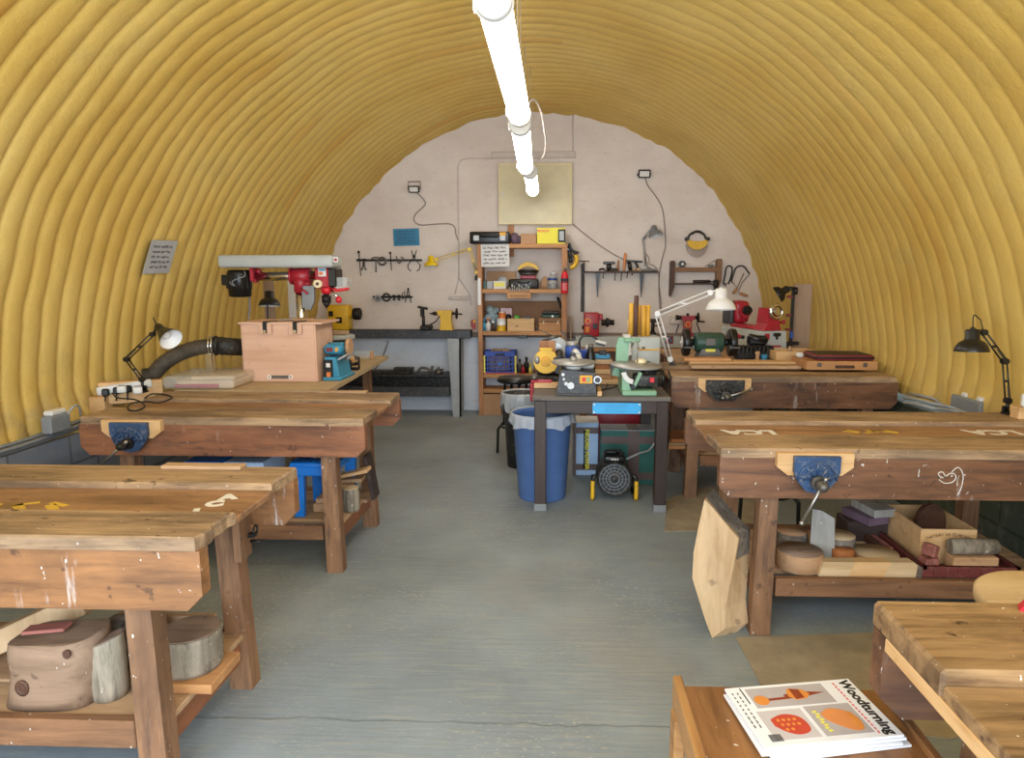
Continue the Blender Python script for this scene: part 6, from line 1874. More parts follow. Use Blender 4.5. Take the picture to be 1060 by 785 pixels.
t, c_, w_, h_ = carton('machine_carton', 622, 681, 446, 4.98, .22, (M['green_box'],), 'large dark green carton with brown tape under the dark table', True)
mb = MB(); mb.box((0, .0, h_ + .003), (w_ + .004, .224, .005), .001); t.part('top_flaps', mb, M['grey_paint'], c_)
mb = MB(); mb.box((0, -.1115, h_ * .83), (w_, .003, .055)); mb.box((0.0, -.1115, .07), (w_, .003, .055)); mb.box((.03, -.112, h_ / 2), (.085, .003, h_)); mb.box((.03, -.0, h_ + .006), (.085, .22, .002)); t.part('tape', mb, M['tape'], c_)
mb = MB(); q = P(640, 434, y=5.70); mb.box((q.x, 5.72, .24), (.42, .22, .48), .02, None, 2); mb.i = 1; mb.box((q.x, 5.72, .49), (.43, .23, .03), .01)
solo('red_box', mb, [M['red'], M['black_matt']], 'dark red plastic box behind the cartons under the dark table', 'box')
# fan heater
q = P(635, 522, y=4.66)
t = T('fan_heater', 'black drum fan heater on yellow feet under the dark table', 'heater', (q.x, 4.72, 0))
zc, R_ = .155, .118
mb = MB()
mb.lathe([(R_, .0), (R_ + .004, .005), (R_ + .004, .21), (R_, .22), (R_ - .008, .22), (R_ - .008, .0), (R_, 0)], (0, -.11, zc), (0, 1, 0), 36, cap=False); dr = t.part('drum', mb, M['black_dusty'])
mb = MB()
for r_ in (.035, .058, .081, .104): mb.torus((0, -.105, zc), r_, .0032, (0, 1, 0), 30, 6)
for k in range(8):
    a = PI * k / 8; mb.cyl((-.11 * math.cos(a), -.102, zc - .11 * math.sin(a)), (.11 * math.cos(a), -.102, zc + .11 * math.sin(a)), .0022, n=5)
t.part('grille', mb, M['grey_mid'], dr)
mb = MB(); mb.lathe([(0, 0), (.03, 0), (.026, .02), (0, .03)], (0, -.09, zc), (0, -1, 0), 20); mb.cyl((0, -.06, zc), (0, -.055, zc), .108, n=30); t.part('fan_hub', mb, M['grey_dark'], dr)
mb = MB(); mb.box((0, 0, zc + R_ + .02), (.15, .19, .05), .015, None, 2); mb.box((-.02, -.02, zc + R_ + .06), (.08, .03, .03), .008); mb.cyl((.03, 0, zc + R_ + .045), (.03, 0, zc + R_ + .07), .014); tp = t.part('control_box', mb, M['black'])
mb = MB()
for k in range(5): mb.box((-.022 + .011 * k, -.0965, zc + R_ + .022), (.006, .002, .012))
t.part('badge', mb, M['white'], tp)
for s in (-1, 1):
    mb = MB(); mb.tube([(s * .125, -.10, .18), (s * .15, -.11, .16), (s * .15, -.11, .02), (s * .15, -.06, .012), (s * .15, .10, .012), (s * .14, .11, .12)], .013, 8, 3); t.part('side_frame', mb, M['black'])
    mb = MB(); mb.tube([(s * .153, -.118, .145), (s * .153, -.122, .06), (s * .153, -.11, .016), (s * .153, -.02, .014)], .0145, 8, 3); t.part('foot_grip', mb, M['yellow'])
mb = MB(); mb.tube([P(653, 484, y=4.84) if False else (q.x + .10, 4.80, .25), (q.x + .2, 4.86, .28), P(672, 466, y=4.93), P(678, 458, y=4.95), P(684, 452, y=4.95), P(690, 440, y=4.9)], .008, 7, 5)
solo('flex', mb, M['grey_paint'], 'grey flex running up from the fan heater in front of the green carton', 'cable')

# mats on the floor
def mat(pts, label):
    mb = MB(); ps = [P(x, y, z=.006) for x, y in pts]
    vs = [(p.x, p.y, .0005) for p in ps] + [(p.x, p.y, .006) for p in ps]; n = len(ps)
    mb.add(vs, [tuple(range(n))[::-1], tuple(range(n, 2 * n))] + [(k, (k + 1) % n, n + (k + 1) % n, n + k) for k in range(n)])
    solo('floor_mat', mb, M['mat'], label, 'floor mat', 'hardboard mats on the floor')
mat(((762, 660), (905, 655), (1120, 650), (1160, 700), (985, 765), (805, 742)), 'tan hardboard mat on the floor before the nearest right workbench')
mat(((688, 550), (690, 518), (722, 505), (800, 500), (800, 548)), 'tan hardboard mat on the floor between the dark table and the leaning slab')
# ------------------------------------------------------------------ far right: bench behind the right workbench, and what stands on it
R3Y0 = R2.o.location.y + R2.hd + .02
R3Y1 = R3Y0 + 1.0
x0, x1 = .95, 2.30
t = T('work_table', 'long plain table behind the far right workbench', 'table', ((x0 + x1) / 2, (R3Y0 + R3Y1) / 2, 0))
mb = MB(); mb.box((0, 0, ZR2 - .018), (x1 - x0, R3Y1 - R3Y0, .036), .004); t.part('table_top', mb, M['slat_x'])
for sx in (-1, 1):
    for sy in (-1, 1):
        mb = MB(); mb.box((sx * (x1 - x0 - .14) / 2, sy * (R3Y1 - R3Y0 - .14) / 2, (ZR2 - .036) / 2), (.07, .07, ZR2 - .036), .003); t.part('leg', mb, M['leg_z'])
for sy in (-1, 1):
    mb = MB(); mb.box((0, sy * (R3Y1 - R3Y0 - .14) / 2, ZR2 - .085), (x1 - x0 - .22, .03, .09), .003); t.part('apron', mb, M['dark_wood'])
Z3 = ZR2 + .001

# long planks on the bench
Yp = R2.o.location.y + R2.hd - .16
for k, (px0, px1, yy, dep, th, m_, l) in enumerate(((712, 828, Yp, .15, .030, 'pine_x', 'long pale plank lying along the back of the far right workbench'),
                                                     (714, 826, Yp - .19, .14, .022, 'slat_x', 'long flat board in front of the pale plank on the far right workbench'),
                                                     (707, 755, Yp + .02, .12, .022, 'shelf_x', 'short board lying on top of the long pale plank under the grinder'))):
    a, b = P(px0, 380, y=yy), P(px1, 380, y=yy)
    z = Z3 + (.031 if k == 2 else 0)
    mb = MB(); mb.box(((a.x + b.x) / 2, yy, z + th / 2), (b.x - a.x, dep, th), .003); solo('plank', mb, M[m_], l, 'plank', 'planks on the far right workbench')

# grinder
yg = R3Y0 + .20
q = P(733, 370, y=yg)
t = T('bench_grinder', 'dark green bench grinder with two black wheels', 'bench grinder', (q.x - .0, yg, Z3))
zc = P(733, 357, y=yg).z - Z3 + .02
mb = MB(); mb.prism([(-.11, 0), (.11, 0), (.07, zc - .05), (-.07, zc - .05)], .15, TR((0, -.075, 0))); t.part('base', mb, M['steel_dull'])
mb = MB(); mb.lathe([(.03, -.13), (.075, -.115), (.082, -.10), (.085, 0), (.082, .10), (.075, .115), (.03, .13)], (0, 0, zc), (1, 0, 0), 26); bd = t.part('motor', mb, M['green_dk'])
mb = MB(); mb.box((0, -.083, zc + .01), (.08, .01, .06), .003); mb.i = 1; mb.box((0, -.078, zc - .06), (.08, .01, .025), .002); t.part('plate', mb, [M['steel_dull'], M['yellow_lt']], bd)
for s in (-1, 1):
    mb = MB(); mb.cyl((s * .13, 0, zc), (s * .16, 0, zc), .03); mb.lathe([(0, 0), (.09, 0), (.112, .006), (.115, .012), (.115, .048), (.112, .054), (.09, .06), (0, .06)], (s * .16 - (.0 if s > 0 else 0), 0, zc), (s, 0, 0), 32); wg = t.part('wheel_guard', mb, M['black'])
    mb = MB(); mb.cyl((s * .221, 0, zc), (s * .224, 0, zc), .05, n=22); mb.cyl((s * .222, 0, zc), (s * .235, 0, zc), .016, n=8); t.part('end_cover', mb, M['black_dusty'] if s > 0 else M['paper'], wg)
    mb = MB(); mb.box((s * .19, -.13, zc - .03), (.07, .05, .008)); mb.box((s * .15, -.10, zc - .03), (.01, .08, .03)); t.part('tool_rest', mb, M['steel_dull'])
# long handled machine vise / mortiser behind
ym_ = R3Y0 + .18
q = P(775, 368, y=ym_ + .1)
t = T('jaw_clamp', 'heavy dark ribbed iron jig between the grinder and the grey red lathe', 'machine', (q.x + .045, ym_ + .05, Z3))
mb = MB()
for k in range(9): mb.box((-.16 + .034 * k, 0 , .075 - .0 * k), (.026, .14, .07), .006, (0, .12, 0))
mb.box((-.02, 0, .04), (.30, .11, .06), .008, (0, .1, 0)); mb.box((-.1, .0, .015), (.14, .12, .03), .004); mb.box((.1, .0, .01), (.1, .12, .02), .004)
t.part('ribbed_bed', mb, M['iron'])
mb = MB(); mb.box((0.02, .06, .15), (.16, .07, .08), .015); mb.cyl((-.05, .05, .18), (.1, .05, .14), .03); mb.cyl((-.09, .05, .175), (-.13, .05, .18), .015); t.part('slide', mb, M['black'])
mb = MB(); mb.cyl((-.12, .05, .18), (-.145, .05, .183), .018); mb.sphere((-.145, .05, .183), .022); t.part('grip', mb, M['red'])
# grey and red midi lathe standing end on
yl = R3Y0 + .54
q = P(793, 365, y=yl - .18)
t = T('midi_lathe', 'small lathe with a pale grey bed and bright red ends seen end on', 'lathe', (q.x, yl, Z3), .30)
zt_ = P(800, 343, y=yl - .2).z - Z3
mb = MB(); mb.prism([(-.13, 0), (.13, 0), (.115, zt_), (-.115, zt_)], .8 * .5, TR((0, -.2, 0)), [(-.13, 0), (.13, 0), (.10, zt_ + .0), (-.10, zt_ + .0)])
mb.box((0, .35, zt_ * .8), (.16, .36, zt_ * .4), .01)
bd = t.part('bed', mb, M['machine_grey'])
mb = MB(); mb.box((-.07, -.203, zt_ * .8), (.045, .004, .05)); mb.box((.0, -.206, zt_ * .42), (.13, .006, .014)); t.part('red_badge', mb, M['red'], bd)
mb = MB(); mb.box((0.02, -.21, zt_ - .03), (.07, .02, .03), .006); mb.cyl((.02, -.21, zt_ - .045), (.02, -.21, zt_ - .07), .01); mb.cyl((-.08, -.20, .03), (-.08, -.215, .03), .012); mb.cyl((.08, -.20, .03), (.08, -.215, .03), .012); t.part('fitting', mb, M['iron'], bd)
mb = MB(); mb.prism([(-.08, 0), (.085, 0), (.065, .06), (.045, .14), (.04, .19), (-.04, .19), (-.045, .14), (-.055, .06)], .16, TR((0.0, -.17, zt_ + .002))); mb.box((-.0, .14, zt_ + .015), (.15, .5, .03), .008)
ts = t.part('tailstock', mb, M['red'])
mb = MB(); mb.cyl((0.0, -.17, zt_ + .165), (0.0, -.21, zt_ + .165), .02); mb.torus((0.0, -.215, zt_ + .165), .055, .016, (0, 1, 0)); mb.cyl((.0, -.205, zt_ + .165), (.0, -.23, zt_ + .165), .03, n=20); t.part('hand_wheel', mb, M['chrome'], ts)
mb = MB(); mb.cyl((.06, -.1, zt_ + .06), (.14, -.12, zt_ + .07), .012); mb.sphere((.14, -.12, zt_ + .07), .018); t.part('lever', mb, M['red'], ts)
mb = MB(); mb.box((.03, .42, zt_ + .135), (.15, .18, .21), .045, None, 3); mb.cyl((.03, .33, zt_ + .145), (.03, .30, zt_ + .145), .062, n=26); hs = t.part('headstock', mb, M['red'])
mb = MB(); mb.cyl((.035, .30, zt_ + .155), (.035, .27, zt_ + .155), .042, n=22); mb.cyl((.035, .27, zt_ + .155), (.035, .24, zt_ + .155), .028, n=20); t.part('spindle', mb, M['iron'], hs)
mb = MB(); mb.box((-.065, .44, zt_ + .13), (.04, .16, .22), .018, None, 2); t.part('motor_cover', mb, M['grey_dark'], hs)
mb = MB(); q2 = P(781, 372, y=R3Y0 + .12)
# bits in front of the lathe
for k, (px, h, r_, m_, l) in enumerate(((784, .075, .020, 'log_tan', 'small turned wooden spool in front of the grey red lathe'), (791, .05, .030, 'notice_blue', 'small blue cap in front of the grey red lathe'))):
    p = P(px, 371, y=R3Y0 + .10)
    mb = MB(); mb.lathe([(0, 0), (r_ * .9, 0), (r_, .004), (r_ * .7, h * .4), (r_, h * .8), (r_ * .8, h), (0, h)], (p.x, R3Y0 + .10, Z3), (0, 0, 1), 16); solo('turned_spool' if k == 0 else 'blue_cap', mb, M[m_], l, 'small part')
# clamp stand with a black lamp, plywood board behind
yb = R3Y0 + .66
a, b = P(818, 362, y=yb), P(841, 294, y=yb)
mb = MB(); mb.box(((a.x + b.x) / 2, yb, (Z3 + b.z) / 2 + .0), (b.x - a.x, .018, b.z - Z3), .002, (-.0, 0, 0)); solo('plywood_board', mb, M['ply_z'], 'tall grey brown plywood board standing against the right foam wall', 'board')
ysd = yb - .10
t = T('stand_lamp', 'black lamp on an upright bar clamp stand before the plywood board', 'lamp', (P(818, 360, y=ysd).x, ysd, Z3))
o = t.o.location
sx = 0.0
zt_ = P(818, 299, y=ysd).z - Z3
mb = MB(); mb.box((0, 0, .012), (.14, .14, .024), .004); mb.box((-.03, 0, .10), (.20, .05, .03), .006); mb.box((-.06, 0, .06), (.10, .06, .09), .01); t.part('base', mb, M['iron'])
mb = MB(); mb.box((0, 0, zt_ / 2 + .012), (.028, .012, zt_ - .02)); pl_ = t.part('pole', mb, M['black'])
mb = MB()
for f in (.88, .60, .38): mb.box((-.03, -.005, zt_ * f), (.05, .02, .022), .004)
t.part('clamp_pad', mb, M['red_dark'], pl_)
mb = MB(); mb.box((0, -.01, zt_ * .30), (.03, .02, .06), .004); t.part('grip', mb, M['bottle_blue'], pl_)
mb = MB(); mb.cyl((.02, 0, zt_), (-.05, -.02, zt_ + .005), .016); mb.cyl((.02, 0, zt_ + .01), (.02, 0, zt_ - .05), .018); t.part('swivel', mb, M['black'])
shade_parts(t, (o.x - .05, o.y - .02, Z3 + zt_ + .005), (-.8, .25, -.55), .75, (M['black'], M['white']), 'dome')
# wooden tray with a black tool
yt = R3Y0 + .145
a, b = P(803, 372, y=yt - .14), P(848, 372, y=yt - .14)
h_ = P(800, 364, y=yt - .14).z - Z3
t = T('wooden_tray', 'shallow pine tray with a black tool sticking over its edge', 'tray', ((a.x + b.x) / 2, yt, Z3))
w_ = b.x - a.x
mb = MB(); mb.box((0, 0, .006), (w_, .28, .012))
for s in (-1, 1): mb.box((0, s * .134, h_ / 2), (w_, .012, h_), .002); mb.box((s * (w_ / 2 - .006), 0, h_ / 2), (.012, .27, h_), .002)
t.part('tray_sides', mb, M['pine_x'])
mb = MB(); q = Vector(((a.x + b.x) / 2 + .02, yt - .155, Z3))
mb.tube([q + Vector((-.07, -.02, .012)), q + Vector((-.03, -.02, .03)), q + Vector((.0, -.02, .025)), q + Vector((.05, -.02, .035)), q + Vector((.09, -.02, .012))], .012, 7, 4); mb.box(q + Vector((-.06, -.02, .02)), (.03, .03, .03), .005)
solo('black_spanner', mb, M['black'], 'black bent tool lying in front of the shallow pine tray', 'tool')
q = Vector((a.x + w_ * .45, yt, Z3 + .0125))
mb = MB(); mb.lathe([(0, 0), (.02, 0), (.022, .05), (.012, .1), (0, .105)], q, (0, 0, 1), 14)
solo('wood_peg', mb, M['slat_x'], 'small turned peg standing in the shallow pine tray', 'peg')
mb = MB(); mb.box(q + Vector((.12, .02, .031)), (.1, .06, .06), .006, (0, 0, .4))
solo('wood_block', mb, M['slat_x'], 'small block lying at the right in the shallow pine tray', 'block')
# flat wooden box with a red edged folder on the workbench
yk = R2.o.location.y + .10
a, b = P(835, 381, y=yk - .17), P(909, 381, y=yk - .17)
w_ = b.x - a.x
t = T('flat_case', 'flat wooden case at the right end of the far right workbench', 'case', ((a.x + b.x) / 2, yk, Z3))
mb = MB(); mb.box((0, 0, .033), (w_, .33, .066), .004); cs = t.part('case', mb, M['shelf_x'])
mb = MB(); mb.box((.02, -.167, .025), (.14, .008, .022), .004); mb.i = 1
for s in (-1, 1): mb.box((s * w_ * .32, -.167, .04), (.03, .006, .03), .002)
t.part('case_handle', mb, [M['dark_wood'], M['steel_dull']], cs)
t = T('folder', 'dark red edged zip folder lying on the flat wooden case', 'folder', ((a.x + b.x) / 2 + .03, yk, Z3 + .067), -.04)
w2 = P(907, 370, y=yk).x - P(849, 370, y=yk).x
mb = MB(); mb.box((0, 0, .022), (w2, .30, .040), .012, None, 2); fb_ = t.part('cover', mb, M['red_dark'])
mb = MB(); mb.box((0, -.0, .022), (w2 + .004, .304, .018), .004); t.part('zip', mb, M['black'], fb_)
mb = MB(); mb.box((0, 0, .043), (w2 - .03, .27, .004), .001); t.part('top_panel', mb, M['iron'], fb_)
mb = MB(); p = P(845, 368, y=yk - .1); mb.box((p.x - .0 if False else a.x + .035, yk + .09, Z3 + .066 + .018), (.05, .05, .036), .01); solo('white_block', mb, M['paper'], 'small white block on the flat wooden case left of the folder', 'block')

# white anglepoise clamped at the left end of the far right workbench
yw = R2.o.location.y + R2.hd - .20
lamp('white adjustable lamp clamped to the left end of the far right workbench', (P(693, 380, y=yw).x + .02, yw, ZR2), (P(693.5, 372, y=yw), P(680.5, 325, y=yw - .05), P(735, 303, y=yw - .15)), P(746.5, 299, y=yw - .18), (.0, -.10, -1), 1.10,
     (M['white'], M['white'], M['white'], M['grey_dark']), 'dome', 'clamp', twin=.016, r=.0055, cable=False)
mb = MB(); mb.tube([P(x, y, y=R2Y - .02) for x, y in ((692, 384), (694, 392), (691, 402), (689, 418), (694, 432), (692, 455), (690, 470))], .006, 6, 4)
solo('cable', mb, M['black_matt'], 'black flex hanging from the left end of the far right workbench', 'cable')
# boards on the floor shelf below its left end
for k in range(3):
    mb = MB(); q = P(700, 482, y=4.75); mb.box((R2X0 + .09 + .02 * k, R2Y + .28, .331 + .013 + .026 * k), (.24 - .02 * k, .30, .024), .003); solo('board', mb, M[('shelf_x', 'slat_x', 'log_orange')[k]], ('bottom', 'middle', 'top')[k] + ' board of the small stack poking out under the far right workbench', 'board', 'boards poking out under the far right workbench')

# sockets and cables at the right wall
t = T('junction_box', 'grey double socket box on the right wall ledge behind the right workbench', 'junction box', Vector((2.46, P(1001, 424, x=2.42).y, .703)))
mb = MB(); mb.box((0, .05, .07), (.06, .30, .14), .01); mb.i = 1; mb.box((-.0, -.07, .15), (.05, .05, .03), .008); mb.box((0, .08, .15), (.05, .05, .03), .008); t.part('box', mb, [M['grey_mid'], M['white_plastic']])
mb = MB()
for k in range(4):
    zc_ = .715 + .012 * k
    pts_ = [P(px, py, z=zc_ + dz) for px, py, dz in ((936, 402 + 5 * k, .02), (950, 404 + 5 * k, .05), (966, 408 + 5 * k, .05), (985, 416 + 3 * k, .03), (1000, 424 + 2 * k, .02))]
    mb.tube([Vector((min(v.x, 2.43), v.y, v.z)) for v in pts_], .009, 7, 5)
solo('wall_cable', mb, M['grey_paint'], 'loose grey cables looping along the right wall between the workbenches', 'cable')
mb = MB(); q = P(937, 397, y=5.05); mb.box((2.415, 5.15, .736), (.05, .4, .07), .01); mb.i = 1; mb.box((2.41, 5.0, .795), (.05, .12, .05), .012)
solo('trunking', mb, [M['grey_dark'], M['plastic_clear']], 'dark trunking on the right wall beside the far right workbench', 'trunking')
t = T('socket_block', 'white socket with a red dot on a wooden block beside the right black lamp', 'socket', (P(1058, 432, y=3.42).x, 3.42, ZR))
mb = MB(); mb.box((.02, 0, .03), (.12, .07, .06), .003); t.part('block', mb, M['pine_x']); mb = MB(); mb.box((.02, -.02, .095), (.09, .035, .07), .014, None, 2); pl_ = t.part('socket_plate', mb, M['white_plastic']); mb = MB(); mb.cyl((-.005, -.038, .105), (-.005, -.041, .105), .006, n=10); t.part('switch_dot', mb, M['red_bright'], pl_)

# ------------------------------------------------------------------ left: bench behind the left workbench with the drill
L3Y0, L3Y1 = L2.o.location.y + L2.hd + .04, 6.15
t = T('work_table', 'chipboard topped table behind the left workbench', 'table', (-2.15, (L3Y0 + L3Y1) / 2, 0))
mb = MB(); mb.add([(-2.46, L3Y0, ZL - .03), (P(351, 400, z=ZL).x - .02, L3Y0, ZL - .03), (P(392, 373, z=ZL).x, L3Y1, ZL - .03), (-2.74, L3Y1, ZL - .03), (-2.46, L3Y0, ZL), (P(351, 400, z=ZL).x - .02, L3Y0, ZL), (P(392, 373, z=ZL).x, L3Y1, ZL), (-2.74, L3Y1, ZL)], [(0, 3, 2, 1), (4, 5, 6, 7), (0, 1, 5, 4), (1, 2, 6, 5), (2, 3, 7, 6), (3, 0, 4, 7)]); t.part('table_top', mb, M['mdf'], world=True)
for x, y in ((-2.40, L3Y0 + .1), (-1.72, L3Y0 + .1), (-2.66, L3Y1 - .1), (-1.76, L3Y1 - .1)):
    mb = MB(); mb.box((x, y, (ZL - .03) / 2), (.07, .07, ZL - .03), .003); t.part('leg', mb, M['leg_z'], world=True)
for x in (-2.40, -1.76):
    mb = MB(); mb.box((x, (L3Y0 + L3Y1) / 2, ZL - .08), (.035, L3Y1 - L3Y0 - .3, .09), .003); t.part('side_rail', mb, M['rail_y'], world=True)
Z4 = ZL + .001
# plywood box
yb = 4.55
a, b = P(252.5, 402, y=yb), P(329, 402, y=yb)
zt_ = P(290, 336, y=yb).z - Z4
w_ = b.x - a.x; d_ = .36
t = T('plywood_box', 'pinkish plywood box with two black straps standing before the drill', 'box', ((a.x + b.x) / 2, yb + d_ / 2, Z4))
mb = MB(); mb.box((0, -d_ / 2 + .007, zt_ / 2), (w_ - .02, .014, zt_), .002); mb.box((0, d_ / 2 - .007, zt_ / 2), (w_, .014, zt_), .002)
for s in (-1, 1): mb.box((s * (w_ / 2 - .007), .004, zt_ / 2), (.014, d_ - .006, zt_ - .001), .002)
mb.box((0, 0, .008), (w_ - .03, d_ - .03, .014))
cs = t.part('carcass', mb, M['ply'])
mb = MB(); mb.box((0.02, .0, zt_ + .008), (w_ + .06, d_ + .02, .014), .002); t.part('lid', mb, M['ply'])
for px in (276, 307):
    x = P(px, 340, y=yb).x - t.o.location.x
    mb = MB(); mb.box((x, -d_ / 2 - .02, zt_ - .03), (.085, .012, .07), .002); t.part('strap_block', mb, M['ply'])
    mb = MB(); mb.box((x, -d_ / 2 - .03, zt_ - .02), (.028, .006, .075), .002); mb.box((x + .015, -d_ / 2 + .03, zt_ + .018), (.028, .12, .006), .001, (0, 0, -.3)); st_ = t.part('strap', mb, M['black_matt'])
    mb = MB(); mb.cyl((x, -d_ / 2 - .033, zt_ - .045), (x, -d_ / 2 - .039, zt_ - .045), .011, n=14); t.part('stud', mb, M['chrome'], st_)
mb = MB(); x = 0.0; mb.box((x, -d_ / 2 - .001, .032), (.14, .006, .022), .009); mb.i = 1
mb.torus((x - .075, -d_ / 2 - .004, .032), .012, .004, (0, 1, 0)); mb.torus((x + .075, -d_ / 2 - .004, .032), .012, .004, (0, 1, 0)); t.part('hand_slot', mb, [M['steel_dull'], M['white']], cs)
zt2 = Z4 + zt_ + .016
for k, (px, py, w2, d2, rz, m_, l) in enumerate(((312, 331, .19, .1, .1, 'slat_x', 'thin board lying at the back of the plywood box lid'), (310, 333, .12, .07, -.35, 'log_tan', 'small brown board lying on the plywood box lid'), (281, 335, .15, .09, .3, 'paper_grey', 'pale paper sheet on the left of the plywood box lid'))):
    p = P(px, py, z=zt2)
    mb = MB(); mb.box((min(p.x, t.o.location.x + w_ / 2 - .08), t.o.location.y + (.08, -.03, .0)[k], zt2 + .007), (w2, d2, .012 if k < 2 else .003), .002, (0, 0, rz)); solo('thin_board' if k < 2 else 'paper_sheet', mb, M[m_], l, 'board' if k < 2 else 'paper')

# radial drill
yd = 5.15
sc_ = 700 / yd
def DP(px, py, y=yd): return P(px, py, y=y)
t = T('radial_drill', 'red and black radial drill with a long grey belt cover', 'drill press', (DP(310, 380).x, yd + .0, Z4))
mb = MB(); mb.box((0, 0, .02), (.30, .42, .04), .01); mb.cyl((0, 0, .04), (0, 0, .12), .06, .05); t.part('base', mb, M['grey_mid'])
zc = DP(310, 290).z
mb = MB(); mb.cyl((DP(311, 300).x, yd, Z4 + .1), (DP(311, 300).x, yd, zc), .037, n=24); t.part('column', mb, M['chrome'], world=True)
a, b = DP(234.5, 277.5), DP(350, 264.5)
mb = MB(); mb.box(((a.x + b.x) / 2, yd - .02, (a.z + b.z) / 2), (b.x - a.x, .24, b.z - a.z), .022, None, 3); cv = t.part('belt_cover', mb, M['machine_grey'], world=True)
mb = MB(); q = DP(347.5, 269, yd - .142); mb.box(q, (.035, .004, .04), .001); t.part('warning_label', mb, M['paper'], cv, world=True)
mb = MB(); mb.box(q + Vector((0, -.003, 0)), (.02, .003, .02)); t.part('label_print', mb, M['red'], cv, world=True)
# motor
mx = DP(249, 290).x
mb = MB(); mb.lathe([(0, 0), (.07, 0), (.082, .012), (.084, .07), (.088, .075), (.088, .18), (.075, .205), (0, .205)], (mx, yd - .02, DP(249, 307.5).z), (0, 0, 1), 24); mb.box((mx - .085, yd - .05, DP(239, 290).z), (.06, .06, .08), .008)
for k in range(8):
    an = PI + PI * k / 7; mb.box((mx + .088 * math.cos(an), yd - .02 + .088 * math.sin(an), DP(249, 292).z), (.012, .012, .10))
mt = t.part('motor', mb, M['black'], world=True)
mb = MB(); mb.tube([DP(241, 289, yd - .1), DP(238, 293, yd - .11), DP(243, 296, yd - .12), (mx, yd - .13, DP(249, 291).z), DP(253, 286, yd - .11), DP(253, 281, yd - .09)], .004, 6, 5); t.part('motor_flex', mb, M['grey_mid'], mt, world=True)
mb = MB(); mb.box(DP(263, 284), (.03, .1, .11), .006); mb.box(DP(265, 291), (.02, .06, .03), .004); mb.cyl(DP(266, 281), DP(270, 281), .02); t.part('motor_plate', mb, M['red'], world=True)
mb = MB(); mb.cyl(DP(262, 286.5), DP(328, 285.5), .033, n=24); t.part('horizontal_arm', mb, M['chrome'], world=True)
mb = MB(); mb.cyl(DP(302, 286), DP(322, 285.5), .058, n=24); mb.cyl(DP(302, 286) - Vector((.004, 0, 0)), DP(303.5, 286), .064, n=24); mb.cyl((DP(311, 286).x, yd, DP(311, 303).z), (DP(311, 286).x, yd, DP(311, 284).z), .052, n=24); mb.box(DP(318, 293), (.06, .05, .05), .01); mb.cyl(DP(311, 298, yd - .04), DP(318, 304, yd - .1), .008); t.part('arm_bracket', mb, M['red'], world=True)
mb = MB(); mb.prism([(DP(317, 296).x, DP(317, 296).z), (DP(328, 296).x, DP(328, 296).z), (DP(328, 312).x, DP(328, 312).z), (DP(324, 321).x, DP(324, 321).z), (DP(316, 318).x, DP(316, 318).z), (DP(315.5, 300).x, DP(315, 300).z)], .03, TR((0, yd - .06, 0))); t.part('chuck_guard_arm', mb, M['grey_mid'], world=True)
a, b = DP(326, 298, yd - .09), DP(339, 277.5, yd - .09)
mb = MB(); mb.box(((a.x + b.x) / 2, yd, (a.z + b.z) / 2), (b.x - a.x, .18, b.z - a.z), .01); mb.cyl(((a.x + b.x) / 2 + .0, yd - .01, a.z), ((a.x + b.x) / 2, yd - .01, a.z - .01), .07, n=24); hd_ = t.part('head', mb, M['red'], world=True)
a2, b2 = DP(339, 297, yd - .08), DP(347.5, 278, yd - .08)
mb = MB(); mb.box(((a2.x + b2.x) / 2, yd, (a2.z + b2.z) / 2), (b2.x - a2.x, .16, b2.z - a2.z), .008); t.part('switch_box', mb, M['black'], hd_, world=True)
mb = MB(); mb.box(DP(349, 283, yd - .02), (.012, .05, .05), .004); t.part('switch_plate', mb, M['yellow_lt'], hd_, world=True)
mb = MB(); q = DP(333.5, 282, yd - .092); mb.box(q, (.058, .004, .06)); mb.i = 1; mb.box(q + Vector((.0, -.003, .018)), (.05, .003, .014)); mb.i = 2; mb.box(q + Vector((-.01, -.003, -.008)), (.028, .003, .024)); t.part('label', mb, [M['paper'], M['notice_blue'], M['orange']], hd_, world=True)
mb = MB(); q = DP(330, 294, yd - .09); mb.cyl(q + Vector((0, .01, 0)), q + Vector((0, -.03, 0)), .030, n=22); mb.i = 1; mb.cyl(q + Vector((0, -.03, 0)), q + Vector((0, -.035, 0)), .012); t.part('depth_knob', mb, [M['label_cream'], M['dark_wood']], hd_, world=True)
q = DP(337.5, 300, yd - .01)
mb = MB(); mb.cyl(q + Vector((0, 0, .02)), q + Vector((0, 0, -.03)), .018); mb.cyl(DP(338, 306, yd - .01), DP(338, 313, yd - .01), .036, .034, 20); mb.cyl(DP(338, 313, yd - .01), DP(338, 318, yd - .01), .034, .012, 20); mb.cyl(DP(338, 318, yd - .01), DP(338, 319.5, yd - .01), .006); mb.cyl(q + Vector((0, 0, -.03)), DP(338, 306, yd - .01), .022); t.part('chuck', mb, M['iron'], world=True)
mb = MB(); mb.cyl(DP(334, 300.5, yd - .05), DP(342, 300.5, yd - .05), .03, n=20); t.part('safety_ring', mb, M['red_bright'], world=True)
p, q = DP(343, 300, yd - .06), DP(350, 309, yd - .08)
mb = MB(); mb.cyl(p, q, .008); t.part('feed_lever', mb, M['chrome'], world=True); mb = MB(); mb.sphere(q + Vector((.005, 0, -.01)), .024, (1, 1, 1.1)); t.part('lever_knob', mb, M['red_bright'], world=True)
p = DP(354, 299, yd - .05)
mb = MB(); mb.prism([(-.04, 0), (.035, 0), (.05, .085), (-.03, .085)], .003, TR(p + Vector((0, -.02, 0)))); mb.prism([(.035, 0), (.037, 0), (.052, .085), (.050, .085)], .10, TR(p + Vector((0, -.02, 0)))); t.part('chuck_shield', mb, M['plastic_clear'], world=True)
